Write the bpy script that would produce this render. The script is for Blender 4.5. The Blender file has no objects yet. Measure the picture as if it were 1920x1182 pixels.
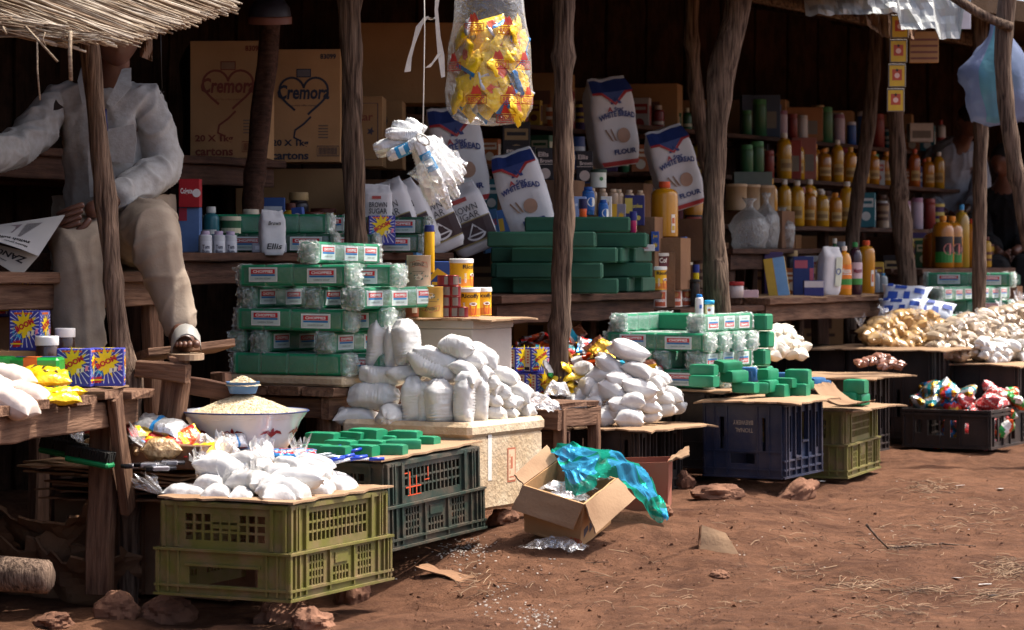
import bpy, math, random
import numpy as np
from mathutils import Vector, Matrix, noise, Euler
R=math.radians
rnd=random.Random(7)
sc=bpy.context.scene
COL=sc.collection
# ------------------------------------------------------------------ camera
F=5000.0; CAMZ=0.97; HOR=480.0          # focal length in photo pixels, camera height, horizon row
cam=bpy.data.cameras.new('camera'); co=bpy.data.objects.new('camera',cam); COL.objects.link(co)
co.location=(0,0,CAMZ); co.rotation_euler=(R(90),0,0)
cam.sensor_width=36; cam.lens=36*F/1920; cam.shift_y=-(591-HOR)/1920
cam.clip_start=.1; cam.clip_end=400
cam.dof.use_dof=True; cam.dof.focus_distance=8.7; cam.dof.aperture_fstop=7.0
sc.camera=co
# ------------------------------------------------------------------ light
SUN_EL=62; SUN_H=Vector((.95,.28,0)).normalized()
sd=Vector((SUN_H.x*math.cos(R(SUN_EL)),SUN_H.y*math.cos(R(SUN_EL)),math.sin(R(SUN_EL))))
w=bpy.data.worlds.new('World'); sc.world=w; w.use_nodes=True
nt=w.node_tree; bg=nt.nodes['Background']; sky=nt.nodes.new('ShaderNodeTexSky')
sky.sky_type='NISHITA'; sky.sun_disc=False; sky.sun_elevation=R(SUN_EL)
sky.sun_rotation=math.atan2(SUN_H.x,SUN_H.y)
sky.air_density=.6; sky.dust_density=5; sky.ozone_density=.3
nt.links.new(sky.outputs[0],bg.inputs[0]); bg.inputs[1].default_value=.15
sl=bpy.data.lights.new('sun','SUN'); sl.energy=3.0; sl.angle=R(.55); sl.color=(1,.95,.87)
so=bpy.data.objects.new('sun',sl); COL.objects.link(so); so.location=(4,2,12)
so.rotation_euler=sd.to_track_quat('Z','Y').to_euler()
vs=sc.view_settings; vs.view_transform='Standard'; vs.look='None'; vs.gamma=1; vs.exposure=1.3
sc.render.film_transparent=False
cy=sc.cycles; cy.use_denoising=True; cy.max_bounces=8; cy.diffuse_bounces=3; cy.glossy_bounces=2
cy.transparent_max_bounces=12; cy.transmission_bounces=3; cy.caustics_reflective=False; cy.caustics_refractive=False
cy.sample_clamp_indirect=6
# ------------------------------------------------------------------ plan frame: x towards the street, y along the row of stalls
C0=Vector((-.62,7.45)); EX=Vector((.870,-.492)); EY=Vector((.492,.870)); YAW=math.atan2(-.492,.870)
def loc2w(x,y,z=0): return Vector((C0.x+EX.x*x+EY.x*y, C0.y+EX.y*x+EY.y*y, z))
def w2loc(p):
    d=Vector((p[0],p[1]))-C0; return Vector((d.dot(EX),d.dot(EY),p[2] if len(p)>2 else 0))
def atY(px,py,Y): return Vector(((px-960)*Y/F, Y, CAMZ-(py-HOR)*Y/F))
def Yx(px,lx): return (lx+C0.dot(EX))/((px-960)/F*EX.x+EX.y)          # depth where a picture column meets plan x = lx
def atX(px,py,lx): return atY(px,py,Yx(px,lx))
def atZ(px,py,z): return atY(px,py,(CAMZ-z)*F/(py-HOR))
def pos(px,lx,z):
    Y=Yx(px,lx); return Vector(((px-960)*Y/F,Y,z))
def posY(px,Y,z): return Vector(((px-960)*Y/F,Y,z))
# ------------------------------------------------------------------ materials
def lin(c):
    if isinstance(c,str):
        c=c.lstrip('#'); c=[int(c[i:i+2],16)/255 for i in (0,2,4)]
        return tuple(x/12.92 if x<=.04045 else ((x+.055)/1.055)**2.4 for x in c)
    return tuple(c)
_mats={}
def mat(name,col,rough=.6,var=.18,scale=9,bump=0,bscale=60,metal=0,spec=.4,coat=0,col2=None,stretch=(1,1,1),objvar=.12,
        dust=0,dcol=(.19,.095,.055),dscale=5,detail=5,alpha=1,trans=0,sss=0,wave=None):
    if name in _mats: return _mats[name]
    m=bpy.data.materials.new(name); m.use_nodes=True; n=m.node_tree.nodes; l=m.node_tree.links
    b=n['Principled BSDF']; c=lin(col); c2=lin(col2) if col2 is not None else tuple(x*(1-var*2) for x in c)
    tc=n.new('ShaderNodeTexCoord'); oi=n.new('ShaderNodeObjectInfo')
    ad=n.new('ShaderNodeVectorMath'); ad.operation='MULTIPLY_ADD'
    l.new(oi.outputs['Random'],ad.inputs[0]); ad.inputs[1].default_value=(37,17,53); l.new(tc.outputs['Object'],ad.inputs[2])
    mp=n.new('ShaderNodeMapping'); mp.inputs['Scale'].default_value=stretch; l.new(ad.outputs[0],mp.inputs[0])
    no=n.new('ShaderNodeTexNoise'); no.inputs['Scale'].default_value=scale; no.inputs['Detail'].default_value=detail; l.new(mp.outputs[0],no.inputs[0])
    cr=n.new('ShaderNodeValToRGB'); cr.color_ramp.elements[0].position=.32; cr.color_ramp.elements[1].position=.68
    cr.color_ramp.elements[0].color=(*c2,1); cr.color_ramp.elements[1].color=(*c,1); l.new(no.outputs['Fac'],cr.inputs[0])
    out=cr.outputs[0]
    if wave:
        wv=n.new('ShaderNodeTexWave'); wv.bands_direction=wave[0]; wv.inputs['Scale'].default_value=wave[1]; wv.inputs['Distortion'].default_value=wave[2]
        wv.inputs['Detail'].default_value=3; l.new(mp.outputs[0],wv.inputs[0])
        mx=n.new('ShaderNodeMix'); mx.data_type='RGBA'; mx.blend_type='MULTIPLY'; mx.inputs[0].default_value=wave[3]
        l.new(out,mx.inputs[6]); l.new(wv.outputs[0],mx.inputs[7]); out=mx.outputs[2]
    if objvar:
        hs=n.new('ShaderNodeHueSaturation'); mr=n.new('ShaderNodeMapRange'); l.new(oi.outputs['Random'],mr.inputs[0])
        mr.inputs[3].default_value=1-objvar; mr.inputs[4].default_value=1+objvar; l.new(mr.outputs[0],hs.inputs['Value']); l.new(out,hs.inputs['Color']); out=hs.outputs[0]
    if dust:
        n2=n.new('ShaderNodeTexNoise'); n2.inputs['Scale'].default_value=dscale; n2.inputs['Detail'].default_value=6; n2.inputs['Roughness'].default_value=.7; l.new(ad.outputs[0],n2.inputs[0])
        r2=n.new('ShaderNodeMapRange'); r2.inputs[1].default_value=.42; r2.inputs[2].default_value=.72; r2.inputs[4].default_value=dust; l.new(n2.outputs[0],r2.inputs[0])
        mx=n.new('ShaderNodeMix'); mx.data_type='RGBA'; l.new(r2.outputs[0],mx.inputs[0]); l.new(out,mx.inputs[6]); mx.inputs[7].default_value=(*dcol,1); out=mx.outputs[2]
    l.new(out,b.inputs['Base Color'])
    b.inputs['Roughness'].default_value=rough; b.inputs['Metallic'].default_value=metal; b.inputs['Specular IOR Level'].default_value=spec
    if coat: b.inputs['Coat Weight'].default_value=coat; b.inputs['Coat Roughness'].default_value=.15
    if trans: b.inputs['Transmission Weight'].default_value=trans
    if sss: b.inputs['Subsurface Weight'].default_value=sss; b.inputs['Subsurface Radius'].default_value=(.02,.015,.012)
    b.inputs['Alpha'].default_value=alpha
    if bump:
        nb=n.new('ShaderNodeTexNoise'); nb.inputs['Scale'].default_value=bscale; nb.inputs['Detail'].default_value=4; l.new(mp.outputs[0],nb.inputs[0])
        bp=n.new('ShaderNodeBump'); bp.inputs['Strength'].default_value=bump; bp.inputs['Distance'].default_value=.01; l.new(nb.outputs[0],bp.inputs['Height'])
        src=bp
        if coat or 1: l.new(bp.outputs[0],b.inputs['Normal'])
    _mats[name]=m; return m
def ink(col,rough=.5):
    k='ink_%s_%s'%(col,rough)
    return mat(k,col,rough=rough,var=.06,scale=30,objvar=.05,spec=.4)
def film(name,alpha=.22,tint='#ffffff',rough=.12,bump=.8,bscale=55,white=.35):
    if name in _mats: return _mats[name]
    m=bpy.data.materials.new(name); m.use_nodes=True; n=m.node_tree.nodes; l=m.node_tree.links
    n.remove(n['Principled BSDF']); o=n['Material Output']
    t=n.new('ShaderNodeBsdfTransparent'); g=n.new('ShaderNodeBsdfGlossy'); d=n.new('ShaderNodeBsdfDiffuse'); tl=n.new('ShaderNodeBsdfTranslucent')
    c=(*lin(tint),1)
    for s in (d,tl,g): s.inputs['Color'].default_value=c
    g.inputs['Roughness'].default_value=rough
    tc=n.new('ShaderNodeTexCoord'); nb=n.new('ShaderNodeTexNoise'); nb.inputs['Scale'].default_value=bscale; nb.inputs['Detail'].default_value=3; nb.inputs['Distortion'].default_value=1.2
    l.new(tc.outputs['Object'],nb.inputs[0]); bp=n.new('ShaderNodeBump'); bp.inputs['Strength'].default_value=bump; bp.inputs['Distance'].default_value=.008; l.new(nb.outputs[0],bp.inputs['Height'])
    for s in (g,d): l.new(bp.outputs[0],s.inputs['Normal'])
    m0=n.new('ShaderNodeMixShader'); m0.inputs[0].default_value=.45; l.new(d.outputs[0],m0.inputs[1]); l.new(tl.outputs[0],m0.inputs[2])
    m1=n.new('ShaderNodeMixShader'); m1.inputs[0].default_value=white; l.new(g.outputs[0],m1.inputs[1]); l.new(m0.outputs[0],m1.inputs[2])
    lw=n.new('ShaderNodeLayerWeight'); lw.inputs[0].default_value=.35
    mr=n.new('ShaderNodeMapRange'); mr.inputs[3].default_value=alpha; mr.inputs[4].default_value=min(1,alpha+.45); l.new(lw.outputs['Facing'],mr.inputs[0]); l.new(bp.outputs[0],lw.inputs['Normal'])
    m2=n.new('ShaderNodeMixShader'); l.new(mr.outputs[0],m2.inputs[0]); l.new(t.outputs[0],m2.inputs[1]); l.new(m1.outputs[0],m2.inputs[2]); l.new(m2.outputs[0],o.inputs[0])
    _mats[name]=m; return m
# ------------------------------------------------------------------ mesh builder
_txt={}
def text_geo(s,bold=.02):
    k=(s,bold)
    if k in _txt: return _txt[k]
    cu=bpy.data.curves.new('t','FONT'); cu.body=s; cu.resolution_u=2; cu.offset=bold; cu.fill_mode='BOTH'; cu.size=1
    ob=bpy.data.objects.new('t',cu); me=ob.to_mesh()
    v=np.array([x.co[:2] for x in me.vertices]).reshape(-1,2); f=[tuple(p.vertices) for p in me.polygons]
    ob.to_mesh_clear(); bpy.data.objects.remove(ob); bpy.data.curves.remove(cu)
    if len(v): 
        mn=v.min(0); mx=v.max(0); v=(v-(mn+mx)/2)/max(.001,(mx[1]-mn[1])); asp=(mx[0]-mn[0])/(mx[1]-mn[1])
    else: asp=1
    _txt[k]=(v,f,asp); return _txt[k]
def flat(o,ex,ey):
    o=Vector(o); ex=Vector(ex); ey=Vector(ey); nn=ex.cross(ey)
    return lambda u,v,h: o+ex*u+ey*v+nn*h
def cylmap(r,z0,phi0=-math.pi/2):
    return lambda u,v,h: Vector(((r+h)*math.cos(phi0+u/r),(r+h)*math.sin(phi0+u/r),z0+v))
class MB:
    def __init__(s): s.v=[]; s.f=[]; s.m=[]; s.sm=[]
    def add(s,vs,fs,mi=0,smooth=False):
        b=len(s.v); s.v+= [tuple(x) for x in vs]
        for f in fs: s.f.append(tuple(b+i for i in f)); s.m.append(mi); s.sm.append(smooth)
    def box(s,c,d,mi=0,rot=None,bev=0,taper=1.0):
        hx,hy,hz=d[0]/2,d[1]/2,d[2]/2; V=[];Fc=[]
        if bev<=0:
            V=[Vector((x*hx*(taper if z>0 else 1),y*hy*(taper if z>0 else 1),z*hz)) for x in(-1,1) for y in(-1,1) for z in(-1,1)]
            Fc=[(0,1,3,2),(4,6,7,5),(0,4,5,1),(2,3,7,6),(0,2,6,4),(1,5,7,3)]
        else:
            b=min(bev,hx*.95,hy*.95,hz*.95); idx={}
            for x in(-1,1):
                for y in(-1,1):
                    for z in(-1,1):
                        t=taper if z>0 else 1
                        idx[x,y,z]=len(V); V+=[Vector((x*hx*t,y*(hy-b)*t,z*(hz-b))),Vector((x*(hx-b)*t,y*hy*t,z*(hz-b))),Vector((x*(hx-b)*t,y*(hy-b)*t,z*hz))]
            q=[(-1,-1),(1,-1),(1,1),(-1,1)]
            for sg in(-1,1):
                Fc.append([idx[sg,a,c2] for a,c2 in q]); Fc.append([idx[a,sg,c2]+1 for a,c2 in q]); Fc.append([idx[a,c2,sg]+2 for a,c2 in q])
            for a in(-1,1):
                for c2 in(-1,1):
                    Fc.append([idx[a,c2,-1],idx[a,c2,1],idx[a,c2,1]+1,idx[a,c2,-1]+1])
                    Fc.append([idx[a,-1,c2],idx[a,1,c2],idx[a,1,c2]+2,idx[a,-1,c2]+2])
                    Fc.append([idx[-1,a,c2]+1,idx[1,a,c2]+1,idx[1,a,c2]+2,idx[-1,a,c2]+2])
            for k,i in idx.items(): Fc.append([i,i+1,i+2])
            out=[]
            for f in Fc:
                ce=sum((V[i] for i in f),Vector())/len(f); nn=(V[f[1]]-V[f[0]]).cross(V[f[2]]-V[f[0]])
                out.append(f if nn.dot(ce)>0 else f[::-1])
            Fc=out
        M=rot if rot is not None else Matrix.Identity(3); c=Vector(c)
        s.add([M@v+c for v in V],Fc,mi)
    def grid(s,P,mi=0,smooth=True,closed=False,cap=False):
        n=len(P); m=len(P[0]); V=[p for r in P for p in r]; Fc=[]
        for i in range(n-1):
            for j in range(m if closed else m-1):
                j2=(j+1)%m; Fc.append((i*m+j,i*m+j2,(i+1)*m+j2,(i+1)*m+j))
        if cap: Fc.append(tuple(range(m))[::-1]); Fc.append(tuple((n-1)*m+j for j in range(m)))
        s.add(V,Fc,mi,smooth)
    def lathe(s,prof,n=16,mi=0,c=(0,0,0),smooth=True,cap=True,sx=1,sy=1):
        P=[[(c[0]+r*sx*math.cos(2*math.pi*j/n),c[1]+r*sy*math.sin(2*math.pi*j/n),c[2]+z) for j in range(n)] for r,z in prof]
        s.grid(P,mi,smooth,True,cap)
    def tube(s,pts,rad,n=8,mi=0,smooth=True,wob=0,seed=0):
        pts=[Vector(p) for p in pts]; P=[]
        if not hasattr(rad,'__len__'): rad=[rad]*len(pts)
        up=Vector((0,0,1))
        d0=(pts[-1]-pts[0]).normalized()
        if abs(d0.dot(up))>.9: up=Vector((1,0,0))
        for i,p in enumerate(pts):
            d=(pts[min(i+1,len(pts)-1)]-pts[max(i-1,0)]).normalized(); a=d.cross(up).normalized(); b=a.cross(d)
            row=[]
            for j in range(n):
                t=2*math.pi*j/n; r=rad[i]*(1+(wob*noise.noise(Vector((math.cos(t)*1.3+seed,math.sin(t)*1.3,i*.45))) if wob else 0))
                row.append(p+(a*math.cos(t)+b*math.sin(t))*r)
            P.append(row)
        s.grid(P,mi,smooth,True,True)
    def rect(s,f,u0,v0,u1,v1,mi,h=.0006,nu=1,nv=1):
        P=[[f(u0+(u1-u0)*i/nu,v0+(v1-v0)*j/nv,h) for i in range(nu+1)] for j in range(nv+1)]
        s.grid(P,mi,False)
    def poly(s,f,pts,mi,h=.0006): s.add([f(u,v,h) for u,v in pts],[tuple(range(len(pts)))],mi)
    def disc(s,f,u,v,r,mi,h=.0006,n=14,ry=None,a0=0,a1=2*math.pi):
        ry=ry or r; s.poly(f,[(u+r*math.cos(a0+(a1-a0)*i/n),v+ry*math.sin(a0+(a1-a0)*i/n)) for i in range(n)],mi,h)
    def ring(s,f,pts,wd,mi,h=.0006,closed=True):
        # a drawn line of width wd along pts
        n=len(pts); L=[];Rr=[]
        for i in range(n):
            a=pts[(i-1)%n] if closed or i>0 else pts[i]; b=pts[(i+1)%n] if closed or i<n-1 else pts[i]
            dx,dy=b[0]-a[0],b[1]-a[1]; q=math.hypot(dx,dy) or 1; nx,ny=-dy/q*wd/2,dx/q*wd/2
            L.append((pts[i][0]+nx,pts[i][1]+ny)); Rr.append((pts[i][0]-nx,pts[i][1]-ny))
        for i in range(n if closed else n-1):
            j=(i+1)%n; s.poly(f,[Rr[i],Rr[j],L[j],L[i]],mi,h)
    def text(s,f,t,u,v,size,mi,h=.0012,rot=0,shear=0,width=None,bold=.02,arc=0):
        vv,ff,asp=text_geo(t,bold); sx=size
        if width: sx=width/asp
        c,sn=math.cos(rot),math.sin(rot); out=[]
        for x,y in vv:
            X=x*sx+shear*y*size; Y=y*size+arc*(1-(2*X/(sx*asp))**2)*size
            out.append(f(u+X*c-Y*sn,v+X*sn+Y*c,h))
        s.add(out,ff,mi)
    def mesh(s,name,mats,sharp=None):
        me=bpy.data.meshes.new(name); me.from_pydata(s.v,[],s.f)
        for m in mats: me.materials.append(m)
        me.polygons.foreach_set('material_index',s.m); me.polygons.foreach_set('use_smooth',s.sm); me.update()
        if sharp: me.set_sharp_from_angle(angle=R(sharp))
        return me
# ------------------------------------------------------------------ objects
def tag(o,label=None,cat=None,group=None,kind=None):
    if label: o['label']=label
    if cat: o['category']=cat
    if group: o['group']=group
    if kind: o['kind']=kind
    return o
def new(name,me,parent=None,M=None):
    o=bpy.data.objects.new(name,me); COL.objects.link(o)
    if parent is not None: o.parent=parent
    if M is not None: o.matrix_basis=M
    return o
def TR(p,rz=0,rx=0,ry=0,s=1,order=None):
    sv=s if hasattr(s,'__len__') else (s,s,s)
    return Matrix.Translation(Vector(p))@Matrix.Rotation(rz,4,'Z')@Matrix.Rotation(ry,4,'Y')@Matrix.Rotation(rx,4,'X')@Matrix.Diagonal((*sv,1))
def solo(name,me,label,cat,M,group=None): return tag(new(name,me,None,M),label,cat,group)
# a kind is a list of (part name, mesh, matrix or None, [sub-parts]); spawn makes one individual of it
def spawn(kind,name,label,cat,M,group=None):
    root=tag(new(name,None,None,M),label,cat,group); root.empty_display_size=.05
    for nm,me,mm,*sub in kind:
        p=new(nm,me,root,mm)
        for nm2,me2,mm2 in (sub[0] if sub else []): new(nm2,me2,p,mm2)
    return root
def struct(name,me,M=None): return tag(new(name,me,None,M),kind='structure')
def nz(p,sc_=1,seed=0): return noise.noise(Vector((p[0]*sc_+seed*7.3,p[1]*sc_-seed*3.1,p[2]*sc_+seed)))
# ------------------------------------------------------------------ shared materials
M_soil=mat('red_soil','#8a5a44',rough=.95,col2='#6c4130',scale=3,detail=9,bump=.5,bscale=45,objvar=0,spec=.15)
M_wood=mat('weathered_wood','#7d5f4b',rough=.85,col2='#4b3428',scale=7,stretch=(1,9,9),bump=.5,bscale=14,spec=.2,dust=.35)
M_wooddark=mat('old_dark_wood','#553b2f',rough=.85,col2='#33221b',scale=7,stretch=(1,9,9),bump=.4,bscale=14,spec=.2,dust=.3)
M_bark=mat('bare_pole_bark','#7d6858',rough=.95,col2='#33261f',scale=22,stretch=(4,4,.3),bump=1.0,bscale=40,spec=.2,objvar=.15)
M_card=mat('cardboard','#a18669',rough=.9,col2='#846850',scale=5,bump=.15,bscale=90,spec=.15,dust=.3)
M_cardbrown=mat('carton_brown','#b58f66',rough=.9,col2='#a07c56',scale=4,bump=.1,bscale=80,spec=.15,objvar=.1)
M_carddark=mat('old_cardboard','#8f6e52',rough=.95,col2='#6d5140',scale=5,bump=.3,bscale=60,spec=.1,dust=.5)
M_rock=mat('red_rock','#84604c',rough=.95,col2='#553a2e',scale=10,bump=.8,bscale=30,spec=.15,objvar=.12,dust=.4)
M_white=mat('white_sugar_bag','#cfcdc9',rough=.28,var=.03,scale=12,bump=.38,bscale=34,objvar=.03,spec=.5,coat=.4)
M_film=film('clear_film')
M_filmw=film('cloudy_film',alpha=.4,white=.6,rough=.2)
# ================================================================== ground
def eave(ly): return -.24-.40*(1-sm(ly,.35,1.0))-.18*sm(ly,.8,1.2)*(1-sm(ly,3.05,3.5))+.16*sm(ly,5.2,6.0)  # eave line curved to choose which goods the unseen roof leaves sunlit
def sm(x,a,b):
    t=min(1,max(0,(x-a)/(b-a))); return t*t*(3-2*t)
def gz(X,Y):
    l=w2loc((X,Y)); lx,ly=l.x,l.y
    z=.055*sm(ly,.7,2.4)*(1-sm(lx,.05,1.2)*.75)-.03*math.exp(-((lx-.15)/.35)**2-((ly-3.45)/.45)**2)
    z+=.065*math.exp(-((lx-.05)/.30)**2-((ly-1.75)/.42)**2)+.03*math.exp(-((lx-.45)/.25)**2-((ly-1.9)/.5)**2)
    z-=.10*(1-sm(ly,.45,1.25))*(1-sm(lx,.1,.55))
    z-=.035*math.exp(-((lx-.42)/.12)**2)*sm(ly,.1,.6)*(1-sm(ly,1.2,2.0))
    if -8<X<10 and 4<Y<24:
        z+=.030*nz((X,Y,0),1.1)+.016*nz((X,Y,0),3.4,2)+.010*nz((X,Y,0),8,3)+.010*(1-2.2*abs(nz((X+.3*nz((X,Y,0),2,9),Y,0),4.2,8)))*(.4+.6*(1-sm(lx,.2,.9)))+.007*abs(nz((X,Y,0),13,4))+.005*nz((X,Y,0),26,5)
    return z
xs=np.concatenate([np.linspace(-70,-4,14)[:-1],np.linspace(-4,-1.6,20)[:-1],np.linspace(-1.6,3.2,190)[:-1],np.linspace(3.2,6,20)[:-1],np.linspace(6,70,14)])
ys=np.concatenate([np.linspace(-40,5.6,14)[:-1],np.linspace(5.6,13.2,250)[:-1],np.linspace(13.2,18,30)[:-1],np.linspace(18,120,16)])
g=MB(); g.grid([[(x,y,gz(x,y)) for x in xs] for y in ys],0,True)
# soil: red-brown earth, paler trodden dust and darker damp patches
ms=bpy.data.materials.new('trodden_earth'); ms.use_nodes=True; n=ms.node_tree.nodes; l=ms.node_tree.links; b=n['Principled BSDF']
tc=n.new('ShaderNodeTexCoord')
def nn_(scale,detail=8,rough=.6,dist=0):
    q=n.new('ShaderNodeTexNoise'); q.inputs['Scale'].default_value=scale; q.inputs['Detail'].default_value=detail; q.inputs['Roughness'].default_value=rough; q.inputs['Distortion'].default_value=dist
    l.new(tc.outputs['Object'],q.inputs[0]); return q
def ramp_(src,a,ca,b_,cb):
    q=n.new('ShaderNodeValToRGB'); e=q.color_ramp.elements; e[0].position=a; e[0].color=(*lin(ca),1); e[1].position=b_; e[1].color=(*lin(cb),1); l.new(src.outputs[0],q.inputs[0]); return q
r1=ramp_(nn_(1.3,9,.65),.35,'#4d3224',.68,'#79553f'); r2=ramp_(nn_(9,9,.7,.6),.38,'#3c2519',.66,'#865f47')
mx=n.new('ShaderNodeMix'); mx.data_type='RGBA'; mx.inputs[0].default_value=.45; l.new(r1.outputs[0],mx.inputs[6]); l.new(r2.outputs[0],mx.inputs[7])
vo=n.new('ShaderNodeTexVoronoi'); vo.inputs['Scale'].default_value=70; l.new(tc.outputs['Object'],vo.inputs[0])
r3=n.new('ShaderNodeMapRange'); r3.inputs[1].default_value=.0; r3.inputs[2].default_value=.16; r3.inputs[3].default_value=.35; r3.inputs[4].default_value=0; l.new(vo.outputs[0],r3.inputs[0])
n9=nn_(4,5); r9=n.new('ShaderNodeMapRange'); r9.inputs[1].default_value=.55; r9.inputs[2].default_value=.7; l.new(n9.outputs[0],r9.inputs[0])
mu=n.new('ShaderNodeMath'); mu.operation='MULTIPLY'; l.new(r3.outputs[0],mu.inputs[0]); l.new(r9.outputs[0],mu.inputs[1])
mx2=n.new('ShaderNodeMix'); mx2.data_type='RGBA'; l.new(mu.outputs[0],mx2.inputs[0]); l.new(mx.outputs[2],mx2.inputs[6]); mx2.inputs[7].default_value=(*lin('#8a6a50'),1)
l.new(mx2.outputs[2],b.inputs['Base Color']); b.inputs['Roughness'].default_value=.95; b.inputs['Specular IOR Level'].default_value=.12
bA=nn_(22,10,.72,.4); bp=n.new('ShaderNodeBump'); bp.inputs['Strength'].default_value=1.0; bp.inputs['Distance'].default_value=.03; l.new(bA.outputs[0],bp.inputs['Height'])
bB=nn_(130,6,.7); bp2=n.new('ShaderNodeBump'); bp2.inputs['Strength'].default_value=.8; bp2.inputs['Distance'].default_value=.006; l.new(bB.outputs[0],bp2.inputs['Height']); l.new(bp.outputs[0],bp2.inputs['Normal']); l.new(bp2.outputs[0],b.inputs['Normal'])
struct('ground',g.mesh('ground',[ms]))
def gpt(px,py):
    # where the ray of a photo pixel meets the ground
    Y=5.5
    for i in range(900):
        p=atY(px,py,Y)
        if p.z<=gz(p.x,p.y): return Vector((p.x,p.y,gz(p.x,p.y)))
        Y+=.01
    return p
# ================================================================== planks, beams, poles
def plank_me(L,W,T,m,seed=0,rag=.004):
    r=random.Random(seed); mb=MB(); n=max(3,int(L/.12)); P=[]
    ch=min(W,T)*.12
    for i in range(n+1):
        x=-L/2+L*i/n; dy=r.uniform(-rag,rag); dz=r.uniform(-rag,rag)*.5; w_=W/2+r.uniform(-rag,rag)*.6; t_=T/2
        xx=[x+(r.uniform(-rag,rag) if i in(0,n) else 0) for k in range(8)]
        c=[(-w_+ch,-t_),(w_-ch,-t_),(w_,-t_+ch),(w_,t_-ch),(w_-ch,t_),(-w_+ch,t_),(-w_,t_-ch),(-w_,-t_+ch)]
        P.append([(xx[k],c[k][0]+dy,c[k][1]+dz) for k in range(8)])
    mb.grid(P,0,False,True,True)
    return mb.mesh('plank',[m])
_pc=[0]
def beamM(p0,p1,side=(0,0,1)):
    p0=Vector(p0);p1=Vector(p1); x=(p1-p0).normalized(); s=Vector(side); y=(s-x*s.dot(x)).normalized(); z=x.cross(y)
    return Matrix.Translation((p0+p1)/2)@Matrix((x,y,z)).transposed().to_4x4(),(p1-p0).length
def plank(root,name,p0,p1,w_,t_,side,m=None,rag=.004):
    _pc[0]+=1; M,L=beamM(p0,p1,side); me=plank_me(L,w_,t_,m or M_wood,_pc[0],rag)
    if root is not None: M=root.matrix_basis.inverted()@M
    return new(name,me,root,M)
def root_(name,label,cat,p,group=None): return tag(new(name,None,None,Matrix.Translation(Vector(p))),label,cat,group)
EX3=Vector((EX.x,EX.y,0)); EY3=Vector((EY.x,EY.y,0)); Z3=Vector((0,0,1))
def pole(label,pix,Y,rpx,seed,m=None,group=None,name='pole',extra=None):
    pts=[];rad=[]
    for i,(a,c,*rr) in enumerate(pix):
        yy=Y if not hasattr(Y,'__len__') else Y[i]
        pts.append(atY(a,c,yy)); rad.append((rr[0] if rr else rpx)*yy/F)
    # finer, slightly crooked
    P=[];Q=[]
    for i in range(len(pts)-1):
        k=max(2,int((pts[i+1]-pts[i]).length/.05))
        for j in range(k):
            t=j/k; a=pts[max(i-1,0)];b_=pts[i];c=pts[i+1];d=pts[min(i+2,len(pts)-1)]
            P.append(.5*((2*b_)+(c-a)*t+(2*a-5*b_+4*c-d)*t*t+(3*b_-a-3*c+d)*t**3)); Q.append(rad[i]*(1-t)+rad[i+1]*t)
    P.append(pts[-1]);Q.append(rad[-1]); rr=random.Random(seed)
    Q=[q*(1+.12*noise.noise(Vector((i*.35,seed,0)))+(.20 if rr.random()<.06 else 0)) for i,q in enumerate(Q)]
    base=P[-1]; mb=MB(); mb.tube([p-base for p in P],Q,14,0,True,.30,seed)
    ms_=[m or M_bark]
    o=solo(name,mb.mesh('pole',ms_),label,'pole',Matrix.Translation(base),group)
    return o
g0=lambda px,Y:(px,HOR+(CAMZ-gz((px-960)*Y/F,Y)+.05)*F/Y)
pole('slim crooked pole standing in front of the seated man',[(158,30),(175,150),(190,300),(205,450),(214,560),(226,640,20),(236,690,25),(240,735,26),(241,820,24),g0(241,8.2)],8.2,18,1)
pole('thick straight bark pole behind the tall wrapped soap stack',[(654,-60),(658,60),(661,200),(663,330),(668,450),(671,560),g0(672,9.6)],9.6,20,2)
pole('straight knotty pole in front of the dark green unwrapped soap bars',[(1058,-60),(1057,80),(1056,250),(1057,400),(1052,560),(1048,700),g0(1046,10.25)],10.25,19,3)
pole('bent thick pole with a curved upper end beside the juice jug',[(1393,-60,24),(1378,40,24),(1352,140,24),(1343,260,20),(1338,380,19),(1338,470,21),(1344,540,24),g0(1346,11.3)],11.3,22,4)
pole('thin pole showing only its upper half beside the bent pole',[(1299,-60),(1297,60),(1302,150),(1316,250),(1330,340),(1338,450),g0(1340,12.4)],12.4,13,5)
pole('thin leaning pole between the shelves of juice bottles',[(1650,-60),(1640,90),(1632,200),(1618,310),(1600,430),(1594,560),g0(1592,14.0)],14.0,13,6)
pole('dark pole under the hanging strip of yellow sachets',[(1668,-60),(1674,60),(1679,200),(1684,320),(1688,400,18),(1697,480,18),(1702,560,20),g0(1703,13.9)],13.9,15,7)
pole('pale forked pole beside the hanging blue plastic bag',[(1898,-60),(1884,40),(1882,140),(1892,240),(1908,330),(1926,430),(1945,560),g0(1960,11.7)],11.7,16,8)
pole('dark upright pole between the two shaded people',[(1838,-60),(1838,150),(1838,320),(1836,480),g0(1836,13.3)],13.3,13,9)
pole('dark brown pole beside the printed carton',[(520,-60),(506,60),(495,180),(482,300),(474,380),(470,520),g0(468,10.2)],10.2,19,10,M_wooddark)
pole('short branch lying across the top of the forked pole',[(1780,-12),(1830,22),(1872,42),(1898,52)],11.65,9,11,name='branch')
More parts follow.
